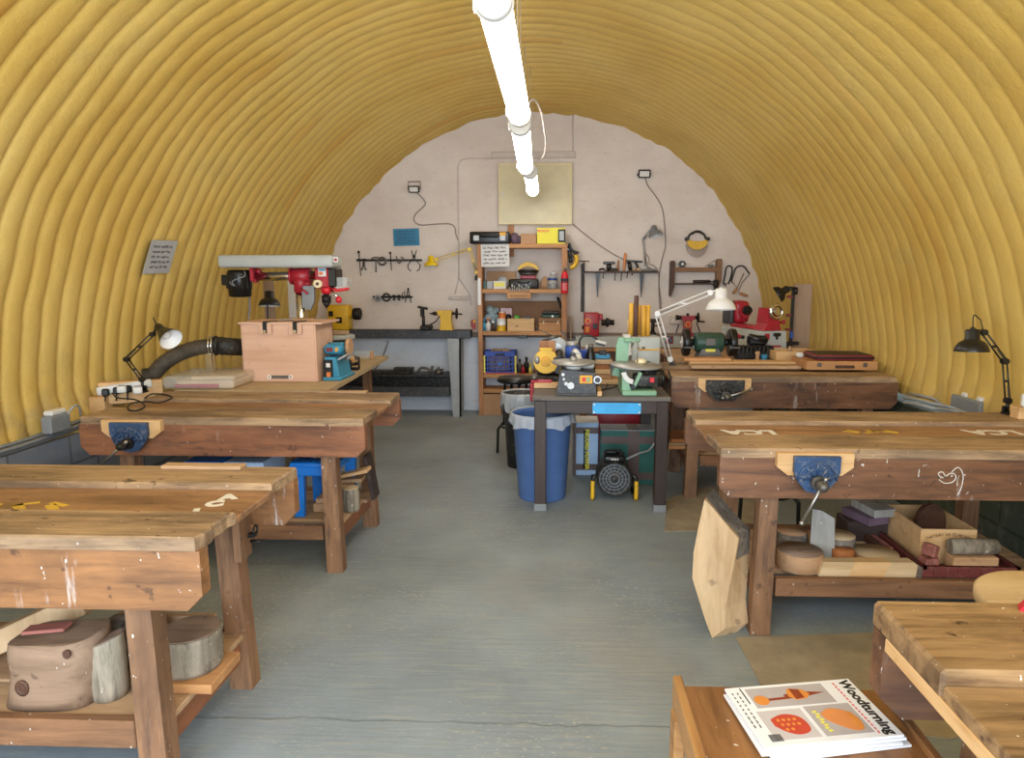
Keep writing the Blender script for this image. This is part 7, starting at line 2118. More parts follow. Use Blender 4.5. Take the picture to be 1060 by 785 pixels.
mb = MB(); mb.box(p + Vector((0, -.0, -.008)), (.10, .06, .022), .006, (0, -.12, 0)); mb.cyl(p + Vector((-.04, 0, -.004)), DP(340, 300, yd - .05), .009); t.part('shield_mount', mb, M['red_bright'], world=True)
# boards and lamp behind the drill
mb = MB(); a, b = P(300, 330, y=6.0), P(306.5, 282, y=6.0); mb.box(((a.x + b.x) / 2, 6.0, (Z4 + b.z) / 2), (b.x - a.x, .03, b.z - Z4), .002); solo('white_post', mb, M['white_plastic'], 'white upright post behind the radial drill column', 'post')
mb = MB(); a, b = P(275, 330, y=5.75), P(283, 291, y=5.75); mb.box(((a.x + b.x) / 2, 5.75, (Z4 + b.z) / 2), (b.x - a.x, .03, b.z - Z4), .002); solo('brown_post', mb, M['ply_z'], 'brown upright board behind the black dome lamp of the drill table', 'post')
yq = 5.48
t = T('desk_lamp', 'black round shaded lamp on a thin stem under the drill motor', 'lamp', (P(276, 380, y=yq).x, yq, Z4))
zt_ = P(276, 318, y=yq).z
mb = MB(); mb.cyl((0, 0, 0), (0, 0, .02), .07, n=24); t.part('base', mb, M['black'])
q0 = Vector((P(275.5, 330, y=yq).x, yq, Z4 + .02)); q1 = P(276.5, 304, y=yq)
mb = MB(); mb.tube([q0, q0.lerp(q1, .6) + Vector((0, -.0, 0)), q1], .007, 8, 4); t.part('stem', mb, M['black'], world=True)
shade_parts(t, P(277.5, 301.5, y=yq - .05) + Vector((0, .02, .0)), (.02, -.12, -.98), .85, (M['black'], M['white']), 'dome')
mb = MB(); mb.tube([P(x, y, y=5.35) for x, y in ((258, 306), (258.5, 318), (257.5, 332), (258, 345))], .007, 6, 4); solo('cable', mb, M['grey_mid'], 'grey flex hanging from the drill motor down behind the plywood box', 'cable')

# ribbed hose along the left wall
mb = MB()
path = [Vector((v.x, v.y, max(v.z, ZL + .062))) for v in [P(x, y, y=yy) for x, y, yy in ((150, 400, 4.34), (158, 388, 4.36), (170, 376, 4.40), (186, 366, 4.44), (205, 360, 4.48), (222, 358, 4.52))]]
pts = spline(path, 24)
rad = [.050 + .0055 * math.cos(k * PI * 2 / 3.0) for k in range(len(pts))]
mb.tube(pts, rad, 18)
t = T('dust_hose', 'thick dusty ribbed black hose curving along the left wall to the drill', 'hose', P(150, 402, y=4.34))
t.part('ribbed_hose', mb, M['hose'], world=True)
mb = MB(); mb.tube([P(222, 358, y=4.52), P(228, 358, y=4.53), P(240, 359, y=4.56), P(262, 360, y=4.95)], .060, 20, 4); mb.tube([P(222.5, 358, y=4.52), P(225, 358, y=4.525)], .068, 20); mb.tube([P(229, 358.3, y=4.54), P(231, 358.4, y=4.545)], .065, 20); t.part('hose_end', mb, M['rubber'], world=True)
mb = MB(); a = P(217.5, 358, y=4.50); mb.torus(a, .061, .006, (1, .25, 0), 26, 6); mb.torus(a + Vector((.02, 0, 0)), .061, .006, (1, .25, 0), 26, 6); t.part('silver_tape', mb, M['chrome'], world=True)
mb = MB(); b = P(218.5, 386, y=4.47); mb.box(Vector((b.x, 4.47, (Z4 + a.z - .05) / 2)), (.045, .03, a.z - .05 - Z4), .002); mb.i = 1; mb.box(Vector((b.x + .001, 4.453, (Z4 + a.z - .05) / 2 + .03)), (.05, .012, (a.z - .05 - Z4) * .7), .003)
solo('hose_post', mb, [M['log_pale'], M['chrome']], 'short post wrapped in silver tape carrying the dust hose', 'post')
# plastic wrapped package
t = T('wrapped_package', 'clear plastic wrapped pack of boards behind the black clamp lamp', 'package', (P(220, 405, y=4.30).x - .05, 4.40, Z4), .05)
w_ = .46
mb = MB(); mb.box((0.03, 0, .025), (w_ * .8, .34, .048), .006); mb.box((.05, .02, .062), (w_ * .6, .28, .024), .004, (0, 0, .08)); pk = t.part('pale_boards', mb, M['log_pale'])
mb = MB(); mb.box((-.02, -.172, .02), (.28, .012, .025), .003); t.part('red_leaflet', mb, M['red'], pk)
mb = MB(); mb.box((0, -.01, .045), (w_, .40, .088), .03, None, 3)
mb.V = [v + Vector((0, 0, .010 * mn.noise(v * 14))) * (1 if v.z > .02 else 0) for v in mb.V]
t.part('plastic_wrap', mb, M['plastic_clear'])
# belt sander right of the box
yb = 4.60
a, b = P(332.5, 399, y=yb), P(352, 399, y=yb)
t = T('belt_sander', 'blue belt and disc sander beside the plywood box', 'sander', ((a.x + b.x) / 2 + .012, yb + .16, Z4))
w_ = b.x - a.x - .02; zt_ = P(340, 357, y=yb).z - Z4
mb = MB(); mb.box((0, 0, .012), (w_ + .02, .32, .024), .006); mb.prism([(-w_ / 2, .024), (w_ / 2 - .01, .024), (w_ / 2 - .035, zt_ * .64), (-w_ / 2, zt_ * .64)], .26, TR((0, -.13, 0))); bd = t.part('body', mb, M['sander_blue'])
mb = MB(); mb.box((-.03, -.134, zt_ * .32), (.06, .01, zt_ * .5), .004); sp_ = t.part('switch_panel', mb, M['ink_black'], bd)
mb = MB(); mb.box((-.03, -.141, zt_ * .42), (.03, .008, .03), .003); mb.i = 1; mb.box((-.03, -.141, zt_ * .15), (.03, .008, .04), .003); t.part('switch', mb, [M['paper'], M['orange']], sp_)
mb = MB(); mb.cyl((-.06, -.02, zt_ * .84), (.05, -.02, zt_ * .84), .045, n=22); mb.box((-.01, -.02, zt_ * .84), (.13, .16, .07), .025, None, 3); bh = t.part('belt_housing', mb, M['sander_blue'])
mb = MB(); mb.box((-.03, -.102, zt_ * .84), (.045, .006, .03), .002); mb.i = 1; mb.box((.02, -.102, zt_ * .84), (.02, .006, .032), .002); t.part('label', mb, [M['red_dark'], M['tube_yellow']], bh)
mb = MB(); mb.cyl((.06, .02, zt_ * .88), (.085, .02, zt_ * .88), .06, n=26); t.part('sanding_disc', mb, M['log_tan'])
mb = MB(); mb.box((.055, -.03, zt_ * .62), (.07, .14, .016), .003, (0, -.5, 0)); mb.cyl((.05, .0, zt_ * .5), (.085, .0, zt_ * .62), .012); t.part('tilt_table', mb, M['alu'])
# machine with round table and red handle behind it
yb = 5.72
q = P(352, 368, y=yb)
t = T('saw_machine', 'small grey machine with a round pale table and red handle', 'machine', (q.x - .02, yb, Z4))
z1_, z2_ = P(350, 351, y=yb).z - Z4, P(350, 339, y=yb).z - Z4
mb = MB(); mb.box((0, 0, .015), (.26, .28, .03), .006); mb.cyl((0, 0, .03), (0, 0, z1_ - .05), .06); mb.box((.0, 0, z1_ - .04), (.2, .2, .06), .02, None, 2); t.part('body', mb, M['steel_dull'])
mb = MB(); mb.lathe([(0, 0), (.145, 0), (.15, .006), (.15, .03), (.145, .036), (0, .036)], (.0, 0, z1_), (0, 0, 1), 34); t.part('round_table', mb, M['machine_grey'])
mb = MB(); mb.box((0.0, .0, z1_ + .036 + .02), (.20, .06, .035), .004); t.part('fence', mb, M['slat_x'])
mb = MB(); q0 = Vector((.06, -.12, z1_ - .03)); mb.cyl(q0, q0 + Vector((.05, -.06, -.05)), .008); t.part('lever', mb, M['steel']); mb = MB(); mb.cyl(q0 + Vector((.05, -.06, -.05)), q0 + Vector((.10, -.11, -.09)), .016, .02); t.part('red_handle', mb, M['red_bright'])
# small items on the table edge
mb = MB(); q = P(360, 383, z=Z4); yv = q.y
mb.box((q.x, yv, Z4 + .04), (.06, .05, .08), .01); mb.cyl((q.x - .06, yv, Z4 + .03), (q.x + .08, yv, Z4 + .05), .013); mb.torus((q.x + .09, yv, Z4 + .055), .042, .008, (1, .3, 0)); mb.box((q.x + .02, yv, Z4 + .01), (.14, .04, .02), .004)
solo('hand_wheel_fitting', mb, M['iron'], 'dark iron fitting with a small hand wheel at the table edge right of the sander', 'fitting')
mb = MB(); q = P(358, 378, z=Z4); mb.box((q.x, q.y, Z4 + .035), (.14, .10, .07), .01, (0, 0, .4)); solo('wood_block', mb, M['pine_x'], 'pale brown wooden block behind the iron hand wheel fitting', 'block')
mb = MB(); a, b = P(353, 370, y=5.9), P(385, 370, y=5.9); mb.box(((a.x + b.x) / 2, 5.9, Z4 + .035), (b.x - a.x, .012, .07), .002); mb.i = 1; mb.box((b.x, 5.9, Z4 + .035), (.025, .03, .07), .003)
solo('clear_fence', mb, [M['plastic_clear'], M['pine_z']], 'clear plastic fence with a wooden end at the far edge of the chipboard table', 'fence')

# ------------------------------------------------------------------ stored under the nearest left workbench
zs = L1.shelf + .002
y1_ = L1Y + .17
def log(label, name, px, ypx_bot, yc_, r, h, tilt, mats, sx=1, sy=1, z=None, rot=None, knots=True, n=30, seed=0):
    p = P(px, ypx_bot, y=yc_)
    t = T(name, label, 'log', (p.x, yc_, zs if z is None else z), rot or 0)
    wob = lambda a, hh: 1 + .05 * mn.noise(Vector((math.cos(a) * 1.5, math.sin(a) * 1.5, hh * 3 + seed))) + .012 * mn.noise(Vector((math.cos(a) * 9, math.sin(a) * 9, hh * 14 + seed)))
    prof = [(r * .97, 0)] + [(r * (1 + .03 * math.sin(q * 3 + seed)), h * q / 8) for q in range(1, 8)] + [(r * .99, h * .985), (r * .96, h)]
    mb = MB(); mb.lathe(prof, (0, 0, 0), (0, 0, 1), n, True, sx, sy, wob)
    nn = len(prof) - 1
    if tilt:
        for v in mb.V:
            if v.z > h * .3: v.z += tilt * v.x * (v.z - h * .3) / (h * .7)
    b = t.part('bark', mb, mats[0])
    mb = MB(); top = prof[-1][0]
    pts = [(top * .985 * wob(2 * PI * k / n, h) * math.cos(2 * PI * k / n) * sx, top * .985 * wob(2 * PI * k / n, h) * math.sin(2 * PI * k / n) * sy) for k in range(n)]
    vs = [(x, y, h + .001 + tilt * x) for x, y in pts] + [(x * .99, y * .99, h + .004 + tilt * x) for x, y in pts]
    mb.add(vs, [tuple(range(n, 2 * n))] + [(k, (k + 1) % n, n + (k + 1) % n, n + k) for k in range(n)])
    t.part('sawn_end', mb, mats[1])
    return t
# big half log standing left, cut face to the front
w_ = .27; h_ = .215
t = T('half_log', 'big half log with a knot, stored at the left under the nearest left workbench', 'log', (-1.595, L1Y + .20, zs))
mb = MB()
nz = 8; vs = []; fs = []
sec = 22
for j in range(nz + 1):
    f = j / nz
    for k in range(sec):
        an = 2 * PI * k / sec
        cx, cy = math.cos(an), math.sin(an)
        x = (abs(cx) ** .55) * math.copysign(1, cx) * w_ / 2 * (.98 + .05 * f * (1 if cx < 0 else 1)) + .02 * f
        y = (abs(cy) ** .6) * math.copysign(1, cy) * .085
        if cx > 0 and cy > 0: x *= .95
        nzv = mn.noise(Vector((x * 6, y * 6, f * 2))) * .010
        vs.append((x + nzv, y + nzv, f * h_ * (1 + .10 * cx * f * .6)))
for j in range(nz):
    for k in range(sec): fs.append((j * sec + k, j * sec + (k + 1) % sec, (j + 1) * sec + (k + 1) % sec, (j + 1) * sec + k))
fs.append(tuple(range(sec))[::-1]); fs.append(tuple(range(nz * sec, nz * sec + sec)))
mb.add(vs, fs, [True] * (nz * sec) + [False, False])
lg = t.part('trunk', mb, M['log_face'])
for (px, py, r_) in ((24, 712, .020), (70, 677, .011)):
    q = P(px, py, y=L1Y + .115) - t.o.location
    mb = MB(); mb.lathe([(r_, .0), (r_ * 1.1, .006), (r_ * .75, .008), (r_ * .6, .004), (r_ * .3, .007), (0, .006)], (q.x, -.085, q.z), (0, -1, 0), 16, True, 1, 1.2); t.part('knot', mb, M['dark_wood'], lg)
mb = MB(); mb.box((t.o.location.x - .02, L1Y + .20, zs + h_ * 1.0 + .012), (.13, .05, .012), .003, (0, -.06, .1)); solo('red_strip', mb, M['pink_wood'], 'thin reddish strip of wood lying on the big half log', 'strip')
log('pale barked log with a slanting top under the nearest left workbench', 'log', 117, 737, 1.95, .052, .19, .35, (M['barkz'], M['log_end']), seed=3)
zb_ = zs + .034
lg3 = log('squat grey log section standing under the right end of the nearest left workbench', 'log', 200, 690, 2.07, .098, .125, 0.0, (M['barkz'], M['log_end']), 1.0, 1.0, zb_ + .001, seed=6)
mb = MB(); mb.box((-1.235, 2.055, zs + .017), (.25, .20, .033), .003); solo('board', mb, M['shelf_x'], 'brown board lying under the squat grey log section', 'board')
mb = MB(); mb.box((-1.42, 2.245, zs + .06), (.36, .03, .12), .003); solo('board', mb, M['slat_x'], 'pale board standing at the back behind the squat grey log section', 'board')
# boards leaning behind the logs
a, b = P(-10, 690, y=2.14), P(88, 645, y=2.14)
d = (b - a); ang_ = math.atan2(d.z, d.x)
mb = MB(); mb.box(((a.x + b.x) / 2, 2.14, (a.z + b.z) / 2 + .02), (d.length + .04, .08, .08), .004, (0, -ang_, 0))
dz_ = zs - min(v.z for v in mb.V)
for v in mb.V: v.z += dz_
solo('beam', mb, M['slab'], 'pale beam leaning up behind the big half log', 'beam')
mb = MB()
pp = [Vector((-1.60 + .03 * k, 2.15 - .01 * k, zs + .09 + .012 * k)) for k in range(8)]
mb.tube(pp, [.05 + .03 * math.sin(PI * (k + .7) / 8.4) + .006 * (k % 2) for k in range(8)], 14)
dz_ = zs - min(v.z for v in mb.V)
for v in mb.V: v.z += dz_
solo('dark_log', mb, M['bark'], 'dark grey knobbly log at the back between the beam and the pale log', 'log')
# pale log under the left workbench is on the next shelf
zs2 = L2.shelf + .002
# blue plastic step stool and boards under the left workbench
q = P(318, 490, y=L2Y + .30)
xs0, xs1 = P(300, 490, y=L2Y + .2).x, P(352, 490, y=L2Y + .2).x
hz_ = P(318, 487, y=L2Y + .15).z
t = T('step_stool', 'bright blue plastic step stool stored under the left workbench', 'step stool', ((xs0 + xs1) / 2, L2Y + .36, zs2))
w_ = xs1 - xs0; h_ = hz_ - zs2 + .03
mb = MB(); mb.box((0, 0, h_ - .02), (w_, .34, .04), .01, None, 2); mb.box((0, -.165, h_ - .05), (w_ * .98, .015, .05), .004); tp = t.part('top', mb, M['step_blue'])
mb = MB()
for k in range(7): mb.box((-w_ * .36 + w_ * .12 * k, 0, h_ + .001), (.008, .28, .003))
t.part('tread', mb, M['grey_dark'], tp)
for s in (-1, 1):
    for s2 in (-1, 1):
        mb = MB(); mb.prism([(-.026, 0), (.026, 0), (.036, h_ - .04), (-.026, h_ - .04)], .03, TR((s * (w_ / 2 - .04), s2 * .14 - .015, 0))); t.part('leg', mb, M['step_blue'])
for k, (px, py, w_, h2, m_, l) in enumerate(((326, 532, .10, .05, 'log_tan', 'thick tan board at the bottom under the blue step stool'), (322, 536, .09, .03, 'slat_x', 'thin tan board lying on the thick tan board'))):
    p = P(px, py, y=L2Y + .22)
    mb = MB(); mb.box(((xs0 + xs1) / 2 + .01 * k, L2Y + .33, zs2 + .0265 + (.041 if k else 0)), (w_, .10, h2), .004); solo('board', mb, M[m_], l, 'board')
mb = MB(); p = P(345, 486, y=L2Y + .3); mb.box((xs1 - .09, L2Y + .36, zs2 + (hz_ - zs2 + .03) + .027), (.18, .2, .04), .006, (0, 0, .1)); solo('bark_board', mb, M['log_end'], 'rough edged board lying on the blue step stool', 'board')
for k, (px0, px1, m_, l) in enumerate(((200, 238, 'step_blue', 'blue plastic box top stored at the left end of the left workbench shelf'), (240, 283, 'pale_blue', 'pale blue box stored beside the blue plastic box'))):
    a, b = P(px0, 480, y=L2Y + .35), P(px1, 480, y=L2Y + .35); ztp = P(240, 475.5, y=L2Y + .3).z
    mb = MB(); mb.box(((a.x + b.x) / 2, L2Y + .38, (zs2 + ztp) / 2), (b.x - a.x - .01, .3, ztp - zs2), .006); solo('storage_box', mb, M[m_], l, 'box', 'boxes under the left workbench')
log('small birch log standing at the right end under the left workbench', 'log', 364, 540, L2Y + .33, .048, .13, 0, (M['barkz'], M['log_pale']), z=zs2, seed=9)
xe = L2X1 - .235
for k, (x, y, z, ln, wd, th, ang_, m_, l) in enumerate(((xe - .03, L2Y + .47, .06, .10, .10, .12, 0, 'log_tan', 'tan block standing behind the small birch log'),
                                                  (xe - .02, L2Y + .47, .137, .20, .10, .022, -.06, 'slat_x', 'short tan board lying on the tan block'),
                                                  (xe - .0, L2Y + .46, .176, .24, .09, .020, -.22, 'pine_x', 'topmost pale board lying slanted over the tan block'))):
    mb = MB(); mb.box((x, y, zs2 + z + .001), (ln, wd, th), .003, (0, ang_, 0)); solo('board', mb, M[m_], l, 'board')
mb = MB(); mb.box((0, 0, 0), (.022, .12, .27), .003, (0, -.16, 0))
dz_ = zs2 - min(v.z for v in mb.V)
for v in mb.V: v.xyz += Vector((xe + .10, L2Y + .56, dz_))
solo('board', mb, M['dark_oak'], 'dark upright board at the right end of the left workbench shelf', 'board')
# ------------------------------------------------------------------ stored under the right workbench
zs3 = R1.shelf + .002
def R(px, py, y): return P(px, py, y=y)
yf = R1Y + .12
def blank(label, px, py, yc_, r, h, mats, z=None, name='wood_blank', sy=1.0):
    p = R(px, py, yc_)
    z = zs3 if z is None else z
    t = T(name, label, 'wood blank', (p.x, yc_, z))
    mb = MB(); mb.lathe([(r * .97, 0), (r, .004), (r, h - .004), (r * .98, h)], (0, 0, 0), (0, 0, 1), 36, True, 1, sy); t.part('rim', mb, mats[0])
    mb = MB(); mb.lathe([(r * .97, 0), (r * .97, .003), (0, .0035)], (0, 0, h - .0005), (0, 0, 1), 36, True, 1, sy); t.part('top_face', mb, mats[1])
    return t
def top_blank(label, px, py, ztop, r, mats):
    p = P(px, py, z=ztop)
    return blank(label, px, py, max(p.y, 2.872 + r), r, ztop - zs3 - .004, mats)
top_blank('thick round blank with a grey top at the front left under the right workbench', 828, 570, .333, .100, (M['log_tan'], M['log_end']))
top_blank('wide flat pale round blank in the middle under the right workbench', 907, 571, .30, .098, (M['log_tan'], M['log_pale']))
top_blank('small orange round blank between the grey slab and the wide blank', 873, 568, .315, .050, (M['log_orange'], M['log_orange']))
top_blank('grey barked round blank behind the thick round blank', 820, 549, .345, .072, (M['bark'], M['log_tan']))
top_blank('pale topped round blank right of the standing grey slab', 868, 553, .345, .076, (M['bark'], M['log_pale']))
mb = MB(); mb.prism([(-.035, 0), (.075, 0), (.045, .20), (-.015, .225), (-.055, .225)], .026, TR((0, 0, 0), (-.10, .10, -.30)))
dz_ = zs3 - min(v.z for v in mb.V)
for v in mb.V: v.xyz += Vector((1.205, 3.045, dz_))
solo('grey_slab', mb, M['log_grey'], 'grey weathered slab standing on end among the round blanks', 'slab')
# long pale block at the front
fy = 2.872
a, b = P(847, 598, y=fy), P(952, 598, y=fy)
w_ = b.x - a.x
t = T('timber_block', 'long pale banded block lying along the front under the right workbench', 'timber', (a.x + w_ / 2, fy + .03, zs3))
mb = MB(); mb.prism([(0.0, 0), (w_, 0), (w_ - .005, .052), (w_ * .93, .070), (.02, .066)], .05, TR((a.x, fy, zs3))); t.part('block', mb, M['log_pale'], world=True)
mb = MB(); mb.prism([(w_ * .30, .001), (w_ * .64, .001), (w_ * .72, .0690), (w_ * .36, .0680)], .052, TR((a.x, fy - .001, zs3))); t.part('band', mb, M['pine_x'], None, 'darker honey coloured band', world=True)
mb = MB(); mb.prism([(w_ - .018, .0), (w_ + .008, .0), (w_ + .008, .045), (w_ - .012, .060)], .054, TR((a.x, fy - .002, zs3))); t.part('bark_end', mb, M['bark'], world=True)
# maroon crate with a wine crate and logs in it
cx0, cx1, cy0, cy1 = P(954, 594, y=2.87).x + .01, P(1056, 590, y=2.87).x, 2.872, 3.36
w_, d_ = cx1 - cx0, cy1 - cy0
t = T('plastic_crate', 'shallow maroon plastic crate of wood pieces under the right workbench', 'crate', ((cx0 + cx1) / 2, (cy0 + cy1) / 2, zs3))
mb = MB(); hh = .052
mb.box((0, 0, .006), (w_ - .01, d_ - .01, .010))
for s_ in (-1, 1):
    y = s_ * (d_ / 2 - .008)
    mb.box((0, y, hh - .007), (w_ + .01, .016, .014)); mb.box((0, y, .010), (w_, .012, .016)); mb.box((0, y, hh / 2), (w_, .006, hh))
    for k in range(9): mb.box((-w_ / 2 + w_ * k / 8, y - s_ * 0 , hh / 2), (.012, .014, hh))
    x = s_ * (w_ / 2 - .004)
    mb.box((x, 0, hh - .007), (.016, d_, .014)); mb.box((x, 0, .01), (.012, d_ - .01, .016)); mb.box((x, 0, hh / 2), (.006, d_ - .01, hh))
t.part('crate', mb, M['crate_red'])
zcr = zs3 + .0125
for k, (dx, l, m_) in enumerate(((.0, 'long reddish strip of wood lying beside the maroon crate', 'pink_wood'), (-.035, 'outer brown strip of wood lying left of the reddish strip', 'dark_wood'))):
    mb = MB(); mb.box((cx0 - .030 + dx, 3.27, zs3 + .019), (.022, .30, .036), .003, (0, 0, .06)); solo('wood_strip', mb, M[m_], l, 'strip')
w2, d2, h2 = .250, .345, .165
t = T('wine_crate', 'pale pine wine crate with burnt lettering on its end', 'crate', (1.765, 3.165, zcr))
mb = MB(); mb.box((0, 0, .006), (w2 - .002, d2 - .002, .012))
for s_ in (-1, 1):
    mb.box((s_ * (w2 / 2 - .006), 0, h2 / 2), (.012, d2, h2), .002); mb.box((0, s_ * (d2 / 2 - .006), h2 / 2), (w2 - .024, .012, h2), .002)
cr = t.part('crate', mb, M['pine_x'])
mb = MB(); txt = 'CHATEAU LA CLARIERE'; Rr = .24
for k, ch in enumerate(txt):
    an = (k - (len(txt) - 1) / 2) * .046
    if ch != ' ': mb.text(ch, .019, TR((Rr * math.sin(an), -d2 / 2 - .001, .142 - Rr * (1 - math.cos(an))), (PI / 2, 0, 0)) @ Matrix.Rotation(-an, 4, 'Z'), .0004, .0)
t.part('lettering', mb, M['dark_wood'], cr)
mb = MB(); mb.prism([(.075 * math.cos(q), .10 * math.sin(q)) for q in [PI * i / 14 for i in range(15)]] + [(-.075, -.10), (.075, -.10)], .028, TR((1.80, 3.20, zcr + .114), (0, 0.0, .15))); solo('dark_board', mb, M['dark_wood'], 'dark round topped board standing inside the wine crate', 'board')
mb = MB(); mb.box((1.835, 2.925, zcr + .037), (.20, .07, .074), .006, (0, 0, .03)); solo('timber_block', mb, M['log_tan'], 'brown squared block at the front of the maroon crate', 'timber')
mb = MB(); mb.tube([(1.735, 2.93, zcr + .112), (1.80, 2.925, zcr + .115), (1.86, 2.93, zcr + .112), (1.864, 2.93, zcr + .112), (1.94, 2.935, zcr + .112)], [.034, .037, .034, .036, .033], 16)
dz_ = zcr + .0755 - min(v.z for v in mb.V)
for v in mb.V: v.z += dz_
solo('birch_log', mb, M['barkz'], 'pale birch branch lying on the brown squared block in the maroon crate', 'log')
rr = random.Random(8)
for k, (x, y, z, a_) in enumerate(((1.632, 2.925, .034, .2), (1.672, 2.93, .034, -.3), (1.652, 2.928, .094, .5))):
    mb = MB(); mb.box((x, y, zcr + z), (.034, .06, .055), .004, (0, (.0, .0, .25)[k], a_))
    solo('wood_offcut', mb, M['pink_wood'], ('leftmost pink wood offcut at the corner of the maroon crate', 'pink wood offcut against the brown squared block', 'pink wood offcut lying on the two others in the maroon crate')[k], 'offcut', 'pink offcuts in the maroon crate')
# dark box with two pale blocks on top
a, b = P(880, 556, y=3.28), P(925, 556, y=3.28)
mb = MB(); mb.box(((a.x + b.x) / 2 - .01, 3.36, zs3 + .05), (.22, .14, .10), .004); solo('dark_box', mb, M['dark_oak'], 'dark box at the back of the shelf under the two pale blocks', 'box')
for k, (dx, dz, m_, l, rz) in enumerate(((-.02, .0, 'purple', 'lilac ended block lying askew under the pale grey block', .35), (.02, .041, 'log_grey', 'pale grey block on top of the lilac ended block', .2))):
    mb = MB(); mb.box(((a.x + b.x) / 2 + dx, 3.33, zs3 + .101 + .020 + dz), (.12, .19, .040), .003, (0, 0, rz)); solo('wood_block', mb, M[m_], l, 'block')
# black stools beyond the bench
stool('black metal stool standing behind the right workbench, its legs seen under it', 1.28, 4.02, .62, .16, .3)
# pale tan board lying at the left end rail

# leaning slab against the right workbench
t = T('oak_slab', 'large pale waney edged slab leaning against the left end of the right workbench', 'slab', P(745, 632, z=0))
# outline of the broad face in its own plane
yS = R1Y + .02
pts_ = ((734, 497), (742, 505), (752, 517), (762, 529), (769, 537), (764, 560), (758, 585), (753, 606), (752, 627), (738, 636), (731, 617), (725, 597), (719, 577), (721, 551), (727, 524))
A = [P(x, y, y=yS) for x, y in pts_]
zmin = min(v.z for v in A)
A = [Vector((v.x, yS + .24 - (v.z - zmin) * .30 * 0 - .24 + (v.z - zmin) * .12, v.z - zmin)) for v in A]
off = Vector((.090, .13, .0))
mb = MB(); n = len(A)
Bk = [v + Vector((.118, .05, 0)).lerp(Vector((.062, .13, .0)), min(1, v.z / .6)) + Vector((0, 0, (.012 * mn.noise(v * 9) if v.z > .05 else 0))) for v in A]
mb.add(A + Bk, [tuple(range(n)), tuple(range(2 * n - 1, n - 1, -1))] + [(k, n + k, n + (k + 1) % n, (k + 1) % n) for k in range(n)])
sl = t.part('slab', mb, M['slab'], world=True)
mb = MB()
rim = A[0:6]; rimb = Bk[0:6]
up = Vector((.004, -.001, .006))
vs = []
for p, q in zip(rim, rimb):
    for f in (0.04, .3, .6, .96): vs.append(p.lerp(q, f) + up + Vector((.008, 0, .008)) * mn.noise(p.lerp(q, f) * 20))
fs = [(r * 4 + c, r * 4 + c + 1, (r + 1) * 4 + c + 1, (r + 1) * 4 + c) for r in range(5) for c in range(3)]
mb.add(vs, fs, True); t.part('bark_edge', mb, M['bark'], sl, 'dark bark along the upper edge', world=True)

# round topped wooden stool beyond the foreground bench
t = T('round_stool', 'pale round topped wooden stool behind the nearest right workbench', 'stool', (1.285, 1.665, 0))
mb = MB(); mb.lathe([(0, 0), (.185, 0), (.195, .008), (.195, .03), (.188, .036), (0, .036)], (0, 0, .70), (0, 0, 1), 40); t.part('seat', mb, M['log_pale'])
for k in range(4):
    a_ = PI / 4 + k * PI / 2
    mb = MB(); mb.cyl((.17 * math.cos(a_), .17 * math.sin(a_), 0), (.12 * math.cos(a_), .12 * math.sin(a_), .70), .017, .02); t.part('leg', mb, M['stool_lt'])
mb = MB()
for k in range(4):
    a_ = PI / 4 + k * PI / 2; b_ = a_ + PI / 2
    mb.cyl((.15 * math.cos(a_), .15 * math.sin(a_), .25), (.15 * math.cos(b_), .15 * math.sin(b_), .25), .011)
t.part('rung', mb, M['stool_lt'])

# ------------------------------------------------------------------ wooden stool with magazines in the foreground
SZ = .575
a, b = P(716, 712, z=SZ), P(905, 700, z=SZ)
x0, x1 = P(705, 735, z=SZ).x, P(905, 712, z=SZ).x + .02
y1 = P(716, 710, z=SZ).y
y0 = y1 - .42
t = T('wooden_stool', 'varnished wooden box stool holding the magazines', 'stool', ((x0 + x1) / 2, (y0 + y1) / 2, 0))
w_ = x1 - x0; d_ = y1 - y0
mb = MB(); mb.box((0, 0, SZ - .011), (w_ - .03, d_, .022), .003); t.part('seat', mb, M['stool_x'])
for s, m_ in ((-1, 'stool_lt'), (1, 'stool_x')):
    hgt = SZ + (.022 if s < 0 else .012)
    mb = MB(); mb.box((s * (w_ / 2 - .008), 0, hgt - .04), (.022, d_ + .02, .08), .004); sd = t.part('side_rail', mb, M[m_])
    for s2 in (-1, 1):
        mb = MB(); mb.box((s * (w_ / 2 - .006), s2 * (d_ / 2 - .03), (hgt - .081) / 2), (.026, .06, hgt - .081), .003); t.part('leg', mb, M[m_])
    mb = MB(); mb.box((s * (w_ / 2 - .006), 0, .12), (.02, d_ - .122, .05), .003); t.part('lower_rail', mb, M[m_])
for s in (-1, 1):
    mb = MB(); mb.box((0, s * (d_ / 2 - .02), SZ - .07), (w_ - .06, .02, .09), .003); t.part('cross_rail', mb, M['stool_x'])
MZ = SZ + .001
tl, tr, bl, br = P(752, 716, z=MZ + .02), P(880, 703, z=MZ + .02), P(789, 775, z=MZ + .02), P(934, 765, z=MZ + .02)
c = (tl + tr + bl + br) / 4
ex = ((tr - tl) + (br - bl)).normalized()
rot = math.atan2(ex.y, ex.x)
lw, lh = ((tr - tl).length + (br - bl).length) / 2, ((bl - tl).length + (br - tr).length) / 2
offs = ((.012, -.010, .03), (-.004, -.006, -.02), (.004, -.003, .012), (0, 0, 0))
